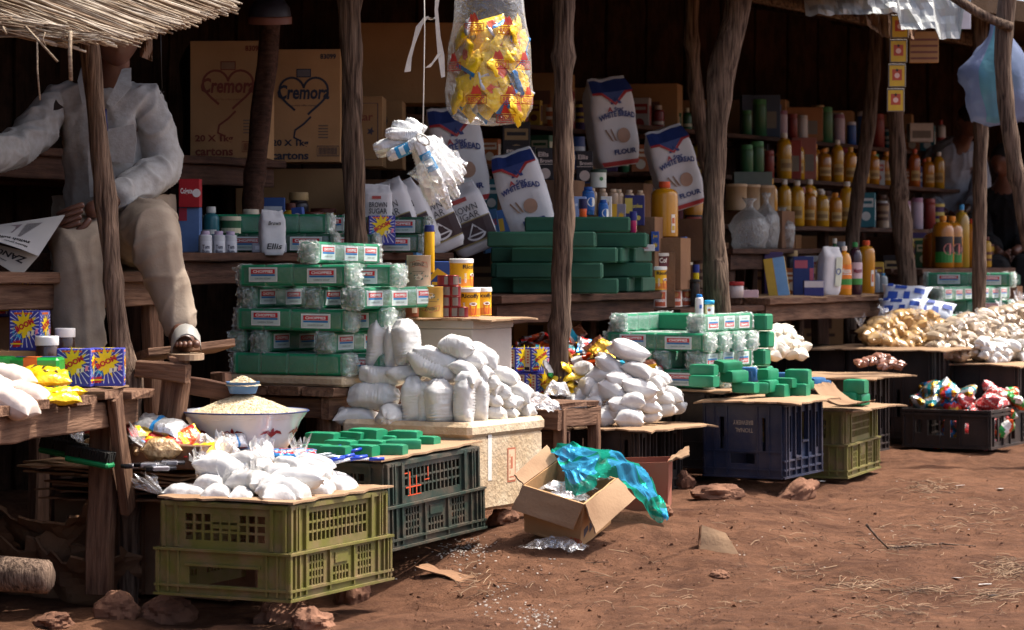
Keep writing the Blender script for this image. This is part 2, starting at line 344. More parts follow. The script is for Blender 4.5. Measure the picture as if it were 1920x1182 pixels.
# ================================================================== roof, wall
M_thatch=mat('dark_thatch','#5a4636',rough=1,col2='#2a1f18',scale=30,stretch=(1,12,12),bump=1,bscale=40,spec=.1,objvar=0)
M_straw=mat('dry_reed','#a8967e',rough=.7,col2='#6d5a48',scale=25,stretch=(.3,8,8),bump=.3,bscale=50,spec=.3,objvar=0)
rf=MB(); U=[];
rl=random.Random(3)
nx_,ny_=26,160
top=[];bot=[]
for i in range(nx_+1):
    t=i/nx_; r1_=[];r2_=[]
    for j in range(ny_+1):
        ly=-3.4+20.4*j/ny_; lx=eave(ly)+(-3.44-eave(ly))*t+(.05*nz((ly,0,0),3)+.05*nz((ly,0,0),9,2) if i==0 else 0)  # roof carried on out of view to keep sky light off the stalls
        z=2.13+.62*t+.03*nz((lx,ly,0),4,1)
        p=loc2w(lx,ly,z); r1_.append(p); r2_.append(p+Vector((0,0,.10)))
    bot.append(r1_);top.append(r2_)
rf.grid(bot,0,True); rf.grid(top,0,True); rf.grid([bot[0],top[0]],0,False)
ro=root_('stall_roof','low thatched roof shading the whole row of stalls','roof',loc2w(-.4,4,2.13))
Mi=ro.matrix_basis.inverted()
new('thatch',rf.mesh('thatch',[M_thatch]),ro,Mi)
for k in range(12):
    ly=-2.6+1.6*k; a=loc2w(-.46,ly,2.08); c=loc2w(-2.7,ly+rl.uniform(-.15,.15),2.55); mb=MB()
    mb.tube([a-a,(c-a)*.5+Vector((0,0,.02)),c-a],.035,8,0,True,.2,k); new('rafter',mb.mesh('rafter',[M_bark]),ro,Mi@Matrix.Translation(a))
# back wall of rough upright boards
M_darkboard=mat('dark_board','#2c1f18',rough=.95,col2='#1a120e',scale=7,stretch=(1,9,9),bump=.5,bscale=14,spec=.1,dust=.2)  # very dark brown for all the wall boards
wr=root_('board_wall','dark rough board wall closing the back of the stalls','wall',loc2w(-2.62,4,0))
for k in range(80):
    ly=-3.2+.25*k; a=loc2w(-2.62+(.018 if k%2 else 0)+rl.uniform(-.004,.004),ly,0); plank(wr,'board',a,a+Vector((0,0,2.85)),.275,.02,EY3,M_darkboard,.006)
wl=root_('light_block_wall','unseen dark board wall added to block light at the near end','wall',loc2w(-1.8,-3.3,0))  # unseen wall added to stop light entering at the near end
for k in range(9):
    a=loc2w(-2.5+.24*k,-3.3,0); plank(wl,'board',a,a+Vector((0,0,2.3)),.23,.02,EX3,M_darkboard,.006)
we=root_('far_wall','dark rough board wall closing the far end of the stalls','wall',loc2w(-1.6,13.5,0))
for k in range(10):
    a=loc2w(-2.55+.24*k,13.5+(.02 if k%2 else 0),0); plank(we,'board',a,a+Vector((0,0,2.5)),.27,.02,EX3,M_darkboard,.006)
# ================================================================== tables and benches
def table(label,lx0,lx1,ly0,ly1,z,th=.03,nplk=4,legs=True,m=None,name='wooden_table',along='y',beamh=.08,group=None,zl=0,splay=.03,front=True):
    c=loc2w((lx0+lx1)/2,(ly0+ly1)/2,zl); r=root_(name,label,'table',c,group)
    if along=='y':
        w_=(lx1-lx0)/nplk
        for i in range(nplk):
            x=lx0+w_*(i+.5); plank(r,'plank',loc2w(x,ly0+rl.uniform(-.02,.02),z-th/2),loc2w(x,ly1+rl.uniform(-.02,.02),z-th/2+rl.uniform(-.003,.003)),w_-.008,th,EX3,m)
    else:
        w_=(ly1-ly0)/nplk
        for i in range(nplk):
            y=ly0+w_*(i+.5); plank(r,'plank',loc2w(lx0,y,z-th/2),loc2w(lx1+rl.uniform(-.015,.03),y,z-th/2+rl.uniform(-.003,.003)),w_-.012,th,EY3,m)
    for x in (lx0+.05,lx1-.05):
        plank(r,'beam',loc2w(x,ly0+.02,z-th-beamh/2),loc2w(x,ly1-.02,z-th-beamh/2),beamh,.03,Z3,m)
    for y in (ly0+.06,ly1-.06):
        plank(r,'cross_beam',loc2w(lx0+.065,y,z-th-beamh/2-.004),loc2w(lx1-.065,y,z-th-beamh/2-.004),beamh*.8,.028,Z3,m)
    if legs:
        for x,sx in((lx0+.085,-1),(lx1-.085,1)):
            for y,sy in((ly0+.095,-1),(ly1-.095,1)):
                a=loc2w(x,y,z-th-.004); bx=loc2w(x+sx*splay,y,0); bx.z=gz(bx.x,bx.y)-.03 if zl==0 else zl; plank(r,'leg',a,bx,.07,.045,EY3,m)
    return r
# ================================================================== left table with its brace, built plank by plank
TC=posY(280,8.1,0); TA=Vector((.970,-.242)); TB=Vector((.242,.970)); TYAW=math.atan2(-.242,.970)
def t2w(x,y,z): return Vector((TC.x+TA.x*x+TB.x*y,TC.y+TA.y*x+TB.y*y,z))
TA3=Vector((TA.x,TA.y,0)); TB3=Vector((TB.x,TB.y,0))
lt=root_('wooden_table','rough low plank table carrying washing powder boxes and tea','table',t2w(-.4,-.6,0))
zt=.57; yy=-.005
for i,(w_,x1,dz) in enumerate([(.20,.022,0),(.16,.0,.006),(.17,-.012,-.004),(.10,.03,.004),(.15,-.02,0),(.14,.02,.004),(.15,-.01,0),(.15,.02,.003),(.15,0,0),(.15,.01,.003)]):
    plank(lt,'plank',t2w(-.78,yy-w_/2,zt-.013+dz),t2w(x1,yy-w_/2+rl.uniform(-.01,.01),zt-.013+dz),w_-.02,.026,TB3,M_wood,.005); yy-=w_
plank(lt,'beam',t2w(-.045,-1.4,.503),t2w(-.045,-.02,.503),.080,.035,Z3)
plank(lt,'beam',t2w(-.70,-1.4,.503),t2w(-.70,-.02,.503),.080,.035,Z3)
plank(lt,'cross_beam',t2w(-.68,-.06,.50),t2w(-.065,-.06,.50),.07,.03,Z3)
plank(lt,'leg',t2w(-.085,-.14,.54),t2w(-.105,-.14,-.045),.055,.075,TB3)
plank(lt,'leg',t2w(-.68,-.10,.54),t2w(-.68,-.10,-.09),.08,.05,TB3)
plank(lt,'brace',t2w(-.006,-.26,.555),t2w(-.03,-.10,.205),.062,.030,TB3)
# ================================================================== crates
def sidebox(mb,o,e,nrm,u0,u1,v0,v1,d0,d1,mi=0):
    o=Vector(o);e=Vector(e);nrm=Vector(nrm); c=o+e*((u0+u1)/2)+Vector((0,0,(v0+v1)/2))+nrm*((d0+d1)/2)
    rot=Matrix((e,nrm,Vector((0,0,1)))).transposed(); mb.box(c,(u1-u0,d1-d0,v1-v0),mi,rot)
def lattice(mb,o,e,nr,u0,u1,v0,v1,nu,nv,bw,d0,d1):
    for i in range(1,nu):
        u=u0+(u1-u0)*i/nu; sidebox(mb,o,e,nr,u-bw/2,u+bw/2,v0,v1,d0,d1)
    for j in range(1,nv):
        v=v0+(v1-v0)*j/nv; sidebox(mb,o,e,nr,u0,u1,v-bw/2,v+bw/2,d0+.001,d1-.001)
def frame_panel(mb,o,e,nr,W,v0,v1,wins,d0,d1):
    # solid wall between v0..v1 with window openings (u0,u1,w0,w1), windows ordered in u
    u=0
    for a,b_,c,d in wins:
        if a>u: sidebox(mb,o,e,nr,u,a,v0,v1,d0,d1)
        if c>v0: sidebox(mb,o,e,nr,a,b_,v0,c,d0,d1)
        if d<v1: sidebox(mb,o,e,nr,a,b_,d,v1,d0,d1)
        u=b_
    if u<W: sidebox(mb,o,e,nr,u,W,v0,v1,d0,d1)
def sides(X,Y,ins):
    # (origin at lower-left seen from outside, direction, outward normal, width, long side?)
    x0,x1,y0,y1=-X/2+ins,X/2-ins,-Y/2+ins,Y/2-ins
    return [((x0,y0,0),(1,0,0),(0,-1,0),x1-x0,0),((x1,y0,0),(0,1,0),(1,0,0),y1-y0,1),((x1,y1,0),(-1,0,0),(0,1,0),x1-x0,0),((x0,y1,0),(0,-1,0),(-1,0,0),y1-y0,1)]
def produce_crate(m,X=.42,Y=.60,H=.27):
    up=MB(); lo=MB(); t=.006; zs=.135
    for o,e,nr,W,lg in sides(X,Y,.017):
        if lg:
            wn=[(.115,W-.115,zs+.022,H-.03)]; frame_panel(up,o,e,nr,W,zs,H,wn,-t,0)
            lattice(up,o,e,nr,.115,W-.115,zs+.022,H-.03,14,3,.006,-t,0)
            fr=[(.085,.10),(W-.10,W-.085),(.002,.012),(.03,.036),(.045,.051),(W-.012,W-.002),(W-.036,W-.03),(W-.051,W-.045)]
            for a,b_ in fr: sidebox(up,o,e,nr,a,b_,zs+.004,H-.006,0,.010)
            sidebox(up,o,e,nr,.0,W,H-.014,H-.002,0,.008)
        else:
            wn=[(.075,W-.075,zs+.025,H-.035)]; frame_panel(up,o,e,nr,W,zs,H,wn,-t,0)
            lattice(up,o,e,nr,.075,W-.075,zs+.025,H-.035,9,3,.007,-t,0)
            sidebox(up,o,e,nr,W*.4,W*.6,H-.075,H-.035,-t+.001,-.001)
            for a,b_ in [(.002,.012),(.045,.053),(W-.012,W-.002),(W-.053,W-.045)]: sidebox(up,o,e,nr,a,b_,zs+.004,H-.006,0,.010)
            sidebox(up,o,e,nr,.0,W,H-.014,H-.002,0,.008)
    up.box((0,0,H-.003),(X-.05,Y-.05,.005))
    for o,e,nr,W,lg in sides(X,Y,.0):
        if lg:
            c=[.12,.235,.275,.375-.05,.365,.48]
            wn=[(.12,.20,.035,zs-.015),(.255,.345,.035,.075),(.40,.48,.035,zs-.015)]
            frame_panel(lo,o,e,nr,W,0,zs,wn,-t-.008,-.008)
            for a,b_,q,d in wn: lattice(lo,o,e,nr,a,b_,q,d,5,4 if d>.1 else 2,.006,-t-.008,-.008)
            for u in (.003,.03,.055,.09,.225,.365,.51,.545,.57,W-.009): sidebox(lo,o,e,nr,u,u+.006,.012,zs-.002,-.008,.0)
            sidebox(lo,o,e,nr,.262,.338,.085,.115,-.008,-.004)
        else:
            wn=[(.11,W-.11,.035,.085)]; frame_panel(lo,o,e,nr,W,0,zs,wn,-t-.008,-.008)
            for u in (.003,.04,.075,W-.081,W-.046,W-.009): sidebox(lo,o,e,nr,u,u+.006,.012,zs-.002,-.008,.0)
            sidebox(lo,o,e,nr,.10,W-.10,.087,.094,-.008,-.002)
        for v in (0,.026,zs-.006): sidebox(lo,o,e,nr,-.003,W+.003,v,v+.007,-.010,.004 if v!=.026 else .001)
    return [('upper_tier',up.mesh('upper_tier',[m]),None),('lower_tier',lo.mesh('lower_tier',[m]),None)]
M_olive=mat('olive_plastic','#6b672c',rough=.5,col2='#585526',scale=6,dust=.65,dscale=13,dcol=(.24,.14,.09),bump=.08,bscale=30,objvar=.04)
M_dkgreen=mat('dark_green_plastic','#2a3a31',rough=.5,col2='#212e27',scale=6,dust=.55,dscale=13,dcol=(.18,.11,.075),bump=.08,bscale=30)
M_black=mat('black_plastic','#262322',rough=.45,col2='#1b1918',scale=6,dust=.45,dcol=(.10,.06,.045),bump=.05)
M_blue=mat('navy_plastic','#1b2740',rough=.45,col2='#151e32',scale=6,dust=.5,dscale=9,dcol=(.10,.075,.07),bump=.05)
def crateat(kind,lx,ly,z,X,Y,label,group=None,rz=0,rx=0,ry=0,name='plastic_crate'):
    # near street corner at plan (lx,ly)
    return spawn(kind,name,label,'crate',TR(loc2w(lx-X/2,ly+Y/2,z),YAW+rz,rx,ry),group)
k_ol=produce_crate(M_olive,.45,.60); k_dg=produce_crate(M_dkgreen)
def cornered(kind,lx,ly,z,X,Y,label,rz):
    c=loc2w(lx,ly,z); M=TR(c,YAW+rz)@Matrix.Translation((-X/2,Y/2,0)); return spawn(kind,'plastic_crate',label,'crate',M)
cornered(k_ol,0,0,0,.45,.60,'upturned olive lattice crate carrying the tied white sugar bags',R(3.5))
crateat(k_dg,-.14,.735,.073,.42,.60,'upturned dark green lattice crate with orange scratches, carrying pens',rx=R(2.0))
cornered(k_ol,.094,3.84,.071,.45,.60,'upturned olive lattice crate beside the navy bottle crate',R(9))
# orange scratches on the dark green crate
sq=MB(); fo=flat((0,0,0),(0,1,0),(0,0,1)); 
for u,v,w_,h_ in [(.05,.02,.006,.075),(.09,.02,.004,.06),(.03,.045,.09,.004),(.04,.02,.08,.003),(.16,.07,.004,.03),(.14,.06,.03,.003),(.02,.09,.02,.004)]: sq.rect(fo,u,v,u+w_,v+h_,0,0)
dg=[o for o in COL.objects if o.get('label','').startswith('upturned dark green')][0]
new('paint_scratch',sq.mesh('paint_scratch',[ink('#d4502a')]),dg,Matrix.Translation((.42/2-.0165,-.19,.135)))
def bottle_crate(m,X=.32,Y=.40,H=.29,words=(),wm=None):
    bd=MB(); t=.007
    for o,e,nr,W,lg in sides(X,Y,.004):
        if lg:
            wn=[(.05,.085,.10,.24),(.115,.15,.085,.25),(.165,.225,.14,.25),(.165+.065,.225+.06,.085,.25),(.31,.35,.10,.24)]
            frame_panel(bd,o,e,nr,W,0,H,wn,-t,0)
            for u in (.01,.035,.10,.155,.227,.295,.36,W-.016): sidebox(bd,o,e,nr,u,u+.006,.01,H-.01,0,.012)
            for v in (.0,.03,.065,H-.012): sidebox(bd,o,e,nr,0,W,v,v+.007,0,.010)
            sidebox(bd,o,e,nr,.165,.225,.132,.14,-.004,.014); sidebox(bd,o,e,nr,.1,.16,.075,.083,0,.014)
        else:
            wn=[(.065,.085,.11,.235),(.11,.215,.055,.095),(.245,.262,.10,.235)]
            frame_panel(bd,o,e,nr,W,0,H,wn,-t,0)
            for u in (.0,.04,.095,.225,.275,W-.006): sidebox(bd,o,e,nr,u,u+.005,.01,H-.01,0,.005)
            for v in (.0,.03,.1,H-.012): sidebox(bd,o,e,nr,0,W,v,v+.006,0,.006)
    bd.box((0,0,H-.004),(X-.02,Y-.02,.006))
    kind=[('body',bd.mesh('crate_body',[m]),None)]
    if words:
        tx=MB(); f=flat((0,-Y/2+.004,0),(-1,0,0),(0,0,-1))       # the crate stands upside down
        for s_,u,v,wd in words: tx.text(f,s_,u,v,.017,0,.0015,width=wd,bold=.0)
        kind.append(('lettering',tx.mesh('lettering',[wm]),None))
    return kind
k_bk=bottle_crate(M_black,.30,.40,.27,[('BREWERY',.005,-.19,.085)],ink('#9a938a'))
k_bl=bottle_crate(M_blue,.34,.39,.29,[('TIONAL',-.005,-.185,.075),('BREWERY',-.0,-.215,.085)],ink('#b7a58c'))
crateat(k_bk,-.31,2.75,.044,.30,.40,'black brewery bottle crate under the pyramid of white bags')
crateat(k_bl,.05,3.30,.109,.34,.39,'navy blue brewery bottle crate standing on rocks',rx=R(.8))
k_b2=bottle_crate(M_black,.36,.42,.33)
crateat(k_b2,-.165,4.53,.11,.36,.42,'black slatted crate under the tray of small brown packets')
k_b3=bottle_crate(M_black,.40,.44,.30)
k_b4=bottle_crate(M_black,.42,.46,.36); k_b5=bottle_crate(M_black,.42,.46,.43)
crateat(k_b4,-.02,6.25,.08,.42,.46,'black crate behind the open sweets crate, under white and greyish packets')
crateat(k_b4,-.02,6.73,.08,.42,.46,'black crate half out of sight behind the open sweets crate')
crateat(k_b5,-.335,5.92,.09,.42,.46,'tall black crate under the glossy brown sugar packets')
crateat(k_b5,-.78,5.95,.09,.42,.46,'tall black crate in the shade under the blue and white packs')
crateat(k_b3,-.72,3.36,.13,.40,.44,'black crate in the shade under the cardboard with the upright soap stack')
crateat(k_b3,-.30,3.34,.13,.40,.44,'black crate in the shade close behind the navy bottle crate')
# low open crate of sweets
def open_crate(m,X=.42,Y=.46,H=.18):
    bd=MB(); t=.007
    for o,e,nr,W,lg in sides(X,Y,.0):
        wn=[(.06,.12,.03,.14),(.14,.16,.03,.14),(.2,.26,.05,.14),(.29,.36,.03,.14)] if lg else [(.06,.09,.07,.13),(.12,.20,.06,.13),(.23,.26,.05,.13),(.3,.32,.07,.12)]
        frame_panel(bd,o,e,nr,W,0,H,wn,-t,0)
        for u in (.0,.045,.175,.275,W-.008): sidebox(bd,o,e,nr,u,u+.007,.01,H-.012,0,.008)
        for v in (.0,.15,H-.012): sidebox(bd,o,e,nr,-.004,W+.004,v,v+.012,0,.010)
    bd.box((0,0,.01),(X-.01,Y-.01,.012)); return bd.mesh('open_crate',[m])
solo('sweets_crate',open_crate(M_black),'low open black crate heaped with shiny wrapped sweets','crate',TR(loc2w(.07-.21,5.61+.23,.075),YAW))
# ================================================================== foam box, wooden box, cartons used as stands
M_foam=mat('dirty_foam','#d8c8ac',rough=.9,col2='#b59a78',scale=7,bump=.5,bscale=70,dust=.45,dcol=(.33,.21,.13),spec=.15)
fb=MB(); fb.box((0,0,.125),(.49,.50,.25),0,None,.012); fl=MB(); fl.box((0,0,.27),(.505,.515,.052),0,None,.014)
lb=MB(); f=flat((.245,0,0),(0,1,0),(0,0,1)); lb.rect(f,.0,.085,.055,.20,0,.001); lb.rect(f,.006,.091,.049,.194,1,.0016); lb.rect(f,.022,.13,.034,.17,0,.002); lb.rect(f,.012,.10,.044,.104,0,.002)
for k in range(4): lb.rect(f,.014,.112+.018*k,.018,.124+.018*k,0,.002)
tp=MB(); tp.rect(f,-.13,.10,-.105,.255,0,.001)
spawn([('body',fb.mesh('body',[M_foam]),None,[('stamp',lb.mesh('stamp',[ink('#b5674a'),ink('#d8b795')]),None),('tape',tp.mesh('tape',[ink('#d9d6cf')]),None)]),('lid',fl.mesh('lid',[M_foam]),None)],
  'foam_box','stained pale foam box with a faded red stamp, under large sugar bags','box',TR(loc2w(-.20-.25,1.33+.26,.126),YAW))
wb=root_('wooden_box','small brown wooden stool frame between the foam box and black crate','stool',loc2w(-.5,2.45,.06))
for (x0,x1,y) in [(-.70,-.42,2.36)]:
    for z,h_ in((.375,.075),(.13,.06)): plank(wb,'rail',loc2w(x0,y,z),loc2w(x1,y,z),h_,.03,Z3)
    for x in (x0+.02,x1-.02): plank(wb,'post',loc2w(x,y+.033,.06),loc2w(x,y+.033,.41),.045,.03,EX3)
    plank(wb,'panel',loc2w(x0+.0,y+.07,.25),loc2w(x1,y+.07,.25),.16,.02,Z3,M_wooddark)
for y in (2.42,2.52,2.62): plank(wb,'seat_board',loc2w(-.72,y,.421),loc2w(-.42,y,.421),.095,.018,EY3)
plank(wb,'rail',loc2w(-.435,2.39,.375),loc2w(-.435,2.68,.375),.07,.028,Z3); plank(wb,'post',loc2w(-.44,2.66,.06),loc2w(-.44,2.66,.41),.045,.03,EX3)
# tables behind the crates
table('brown plank table carrying the tall stack of wrapped green soap',-1.24,-.70,1.29,1.97,.528,.03,4,along='y',m=M_wood)
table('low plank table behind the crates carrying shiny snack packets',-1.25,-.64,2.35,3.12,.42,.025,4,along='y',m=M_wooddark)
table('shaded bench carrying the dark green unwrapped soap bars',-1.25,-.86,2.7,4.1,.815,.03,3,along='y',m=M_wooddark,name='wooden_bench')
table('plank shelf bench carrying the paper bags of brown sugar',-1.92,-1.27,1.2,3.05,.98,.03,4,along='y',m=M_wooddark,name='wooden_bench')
table('shaded plank table carrying juice bottles and upright boxes',-1.35,-.78,5.05,6.58,.775,.03,4,along='y',m=M_wood,splay=.0)
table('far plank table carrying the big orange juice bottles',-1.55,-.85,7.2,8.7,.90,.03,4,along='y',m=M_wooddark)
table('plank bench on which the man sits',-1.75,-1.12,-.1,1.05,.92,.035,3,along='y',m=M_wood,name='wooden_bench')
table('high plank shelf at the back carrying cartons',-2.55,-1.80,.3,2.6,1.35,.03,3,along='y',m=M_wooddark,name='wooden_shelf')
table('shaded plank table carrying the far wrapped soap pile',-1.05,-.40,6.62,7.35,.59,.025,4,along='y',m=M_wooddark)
# footrest trestle in front of the man
tr=root_('trestle','sloping wooden trestle plank under the sandalled foot','trestle',loc2w(-.95,.4,.1))
pA=atY(262,668,8.25); pB=atY(420,648,8.42)
plank(tr,'foot_board',pA,pB,.13,.025,Vector((.5,.87,0)),M_wood)
plank(tr,'beam',atY(258,690,8.16),atY(353,700,8.12),.055,.04,Z3,M_wood); plank(tr,'beam',atY(345,722,8.3),atY(470,742,8.3),.055,.03,Z3,M_wooddark)
a=atY(332,712,8.17); c=atY(300,900,8.17); plank(tr,'leg',a,c,.08,.05,EX3,M_wood)
a=atY(415,700,8.5); c=atY(412,900,8.5); plank(tr,'leg',a,c,.06,.05,EX3,M_wooddark)
plank(tr,'block',atY(322,676,8.14),atY(350,676,8.13),.02,.035,Z3,M_wood)
# pale foam board under the soap stack
bd=MB(); bd.box((0,0,0),(.50,.54,.034),0,None,.008)
solo('foam_board',bd.mesh('foam_board',[M_foam]),'pale chipped board lying directly under the wrapped soap stack','board',TR(loc2w(-.94,1.60,.546),YAW))
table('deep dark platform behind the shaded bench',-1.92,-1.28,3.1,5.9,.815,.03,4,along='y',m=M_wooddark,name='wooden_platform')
# ================================================================== generators for goods
def pillow(L,W,T,seed,m,nu=24,nv=16,gather=0,wr=.0035,name='bag',pl=.55,pin=.16):
    mb=MB(); n3=lambda x,y,z: noise.noise(Vector((x,y,z)))
    for sg in(1,-1):
        P=[]
        for i in range(nu+1):
            a=-math.cos(math.pi*i/nu); a=.5*a+.5*(-1+2*i/nu); row=[]
            for j in range(nv+1):
                b_=-math.cos(math.pi*j/nv)*.5+.5*(-1+2*j/nv)
                x=a*L/2*(1-pin*math.cos(b_*math.pi/2)*abs(a)**2); y=b_*W/2*(1-pin*.9*math.cos(a*math.pi/2)*abs(b_)**2)
                if gather: y*=1-gather*sm(a,.25,1)
                th=T/2*(max(0,1-abs(a)**3.0)**pl)*(max(0,1-abs(b_)**2.6)**pl)
                if gather: th*=1-.35*sm(a,.5,1)
                e=max(abs(a),abs(b_)); ea=abs(a)**5; eb=abs(b_)**5
                z=sg*th
                if e<.999:
                    z+=sg*wr*(1.5*n3(x*22+seed*5,y*22,sg*2.)+.9*n3(x*60+seed,y*45,sg*5.))
                    z+=sg*wr*1.1*(ea*math.sin(y*330+seed*1.7+6*n3(y*20,x*30,seed))+eb*math.sin(x*300+seed+6*n3(x*20,y*30,seed)))*(1-e**14)
                    if n3(x*9+seed,y*9,4.)>.1: z-=sg*wr*1.2*abs(math.sin((x+y*(.6 if seed%2 else -.7))*85+seed))**6
                else: z=wr*1.6*n3(x*25+seed,y*25,7)
                row.append((x,y,z))
            P.append(row if sg>0 else row[::-1])
        mb.grid(P,0,True)
    return mb.mesh(name,[m])
def sack(L,Rr,seed,m,name='bag',flatb=.45,wr=.0016,nz_=46,n=30,top=.55):
    mb=MB(); P=[]; n3=lambda x,y,z: noise.noise(Vector((x,y,z)))
    for i in range(nz_+1):
        t=i/nz_; q=2*t-1; prof=max(0,1-abs(q)**5)**.40
        row=[]
        bot=sm(t,.0,.30); tp=1-sm(t,.76,1.0)
        rx=Rr*(.30+.70*prof)*(1.10-.10*bot); ry=Rr*(prof*.97+.03)*(flatb+(1-flatb)*bot)
        k=top+(1-top)*tp; rx*=.92*k+.08; ry*=k
        lean=.10*Rr*math.sin(seed*1.3+t*2.2)
        for j in range(n):
            a=2*math.pi*j/n; c,s_=math.cos(a),math.sin(a)
            c=abs(c)**.80*(1 if c>0 else -1); s_=abs(s_)**.80*(1 if s_>0 else -1)
            msk=max(0,n3(c*1.2+seed*3,s_*1.2,t*2.2+seed)+.15)
            w_=wr*(3.2*msk*math.sin(t*120+5*n3(c*1.5,s_*1.5+seed,t*3))+3.0*n3(c*1.6+seed,s_*1.6,t*4)+1.2*n3(c*5+seed,s_*5,t*16))
            if t>.80: w_+=.0045*math.sin(a*6+seed+3*t)*(t-.80)/.20
            if t<.12: w_+=.0022*math.sin(a*11+seed)*(1-t/.12)
            row.append(((rx+w_)*c+lean,(ry+w_)*s_,L*(t-.5)))
        P.append(row)
    mb.grid(P,0,True,True,True); return mb.mesh(name,[m])
def tuft_me(seed,Rr=.035,L=.055,m=None,n=22,name='film_tuft'):
    mb=MB(); P=[]; r=random.Random(seed); ph=[r.uniform(0,6) for k in range(4)]
    for i in range(6):
        t=i/5; row=[]
        for j in range(n):
            a=2*math.pi*j/n; rr=.005+(Rr-.005)*t**.8*(1+.35*math.sin(3*a+ph[0])+.25*math.sin(7*a+ph[1])*t+.3*noise.noise(Vector((math.cos(a)*3+seed,math.sin(a)*3,t*3))))
            row.append((L*t*(1+.3*math.sin(2*a+ph[2])*t+.25*math.sin(9*a+ph[3])*t),rr*math.cos(a),rr*math.sin(a)*.6))
        P.append(row)
    mb.grid(P,0,False,True); return mb.mesh(name,[m or M_film])
TUFT=[tuft_me(i) for i in range(4)]
def crumple(seed,L,W,T,m,nu=14,nv=12,amp=.02,name='film'):
    # crumpled loose film sheet
    mb=MB(); P=[]
    for i in range(nu+1):
        row=[]
        for j in range(nv+1):
            x=(i/nu-.5)*L; y=(j/nv-.5)*W
            z=T*(1-(2*i/nu-1)**2)*(1-(2*j/nv-1)**2)+amp*abs(noise.noise(Vector((x*22+seed,y*22,seed))))+amp*.5*noise.noise(Vector((x*55+seed,y*55,seed)))
            row.append((x+amp*.8*noise.noise(Vector((y*30,x*18,seed+3))),y+amp*.8*noise.noise(Vector((x*30,y*18,seed+9))),z))
        P.append(row)
    mb.grid(P,0,False); return mb.mesh(name,[m])
# ---- soap
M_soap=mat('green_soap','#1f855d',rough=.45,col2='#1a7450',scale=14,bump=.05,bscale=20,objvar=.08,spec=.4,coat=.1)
M_soapshade=mat('shade_darkened_soap','#2a5c47',rough=.6,col2='#234d3b',scale=9,bump=.12,bscale=25,objvar=.12,spec=.3)  # soap green darkened in colour to stand for shade on the bars
M_soapblue=mat('blue_soap','#2b6396',rough=.45,col2='#245480',scale=14,bump=.05,bscale=20,objvar=.08)
M_lab=ink('#c3d6d0'); M_labw=ink('#e8ecea'); M_red=ink('#c8262f'); M_bluei=ink('#1877b8'); M_wt=ink('#f3f3f0'); M_dk=ink('#2b4a3f')
M_wrapend=film('crinkled_wrap_end',alpha=.26,white=.40,rough=.08,bump=.9,bscale=70,tint='#f4faf6')
def soap_label(mb,f,u,v,w_,h_,sm_=False,flip=False):
    if flip:
        g_=f; f=lambda a,b_,h:g_(2*u-a,2*v-b_,h)
    mb.rect(f,u-w_/2,v-h_/2,u+w_/2,v+h_/2,0,.0008); mb.rect(f,u-w_/2+.003,v-h_/2+.003,u+w_/2-.003,v+h_/2-.003,1,.0013)
    mb.rect(f,u-w_*.42,v+h_*.05,u+w_*.42,v+h_*.38,2,.0018); mb.rect(f,u-w_*.42,v-h_*.10,u+w_*.42,v+h_*.02,3,.0018)
    mb.text(f,'CHOPPIES',u,v+h_*.215,h_*.20,4,.0024,width=w_*.70,bold=.035)
    mb.text(f,'GREEN SOAP',u,v-h_*.28,h_*.11,5,.0020,width=w_*.55,bold=.0)
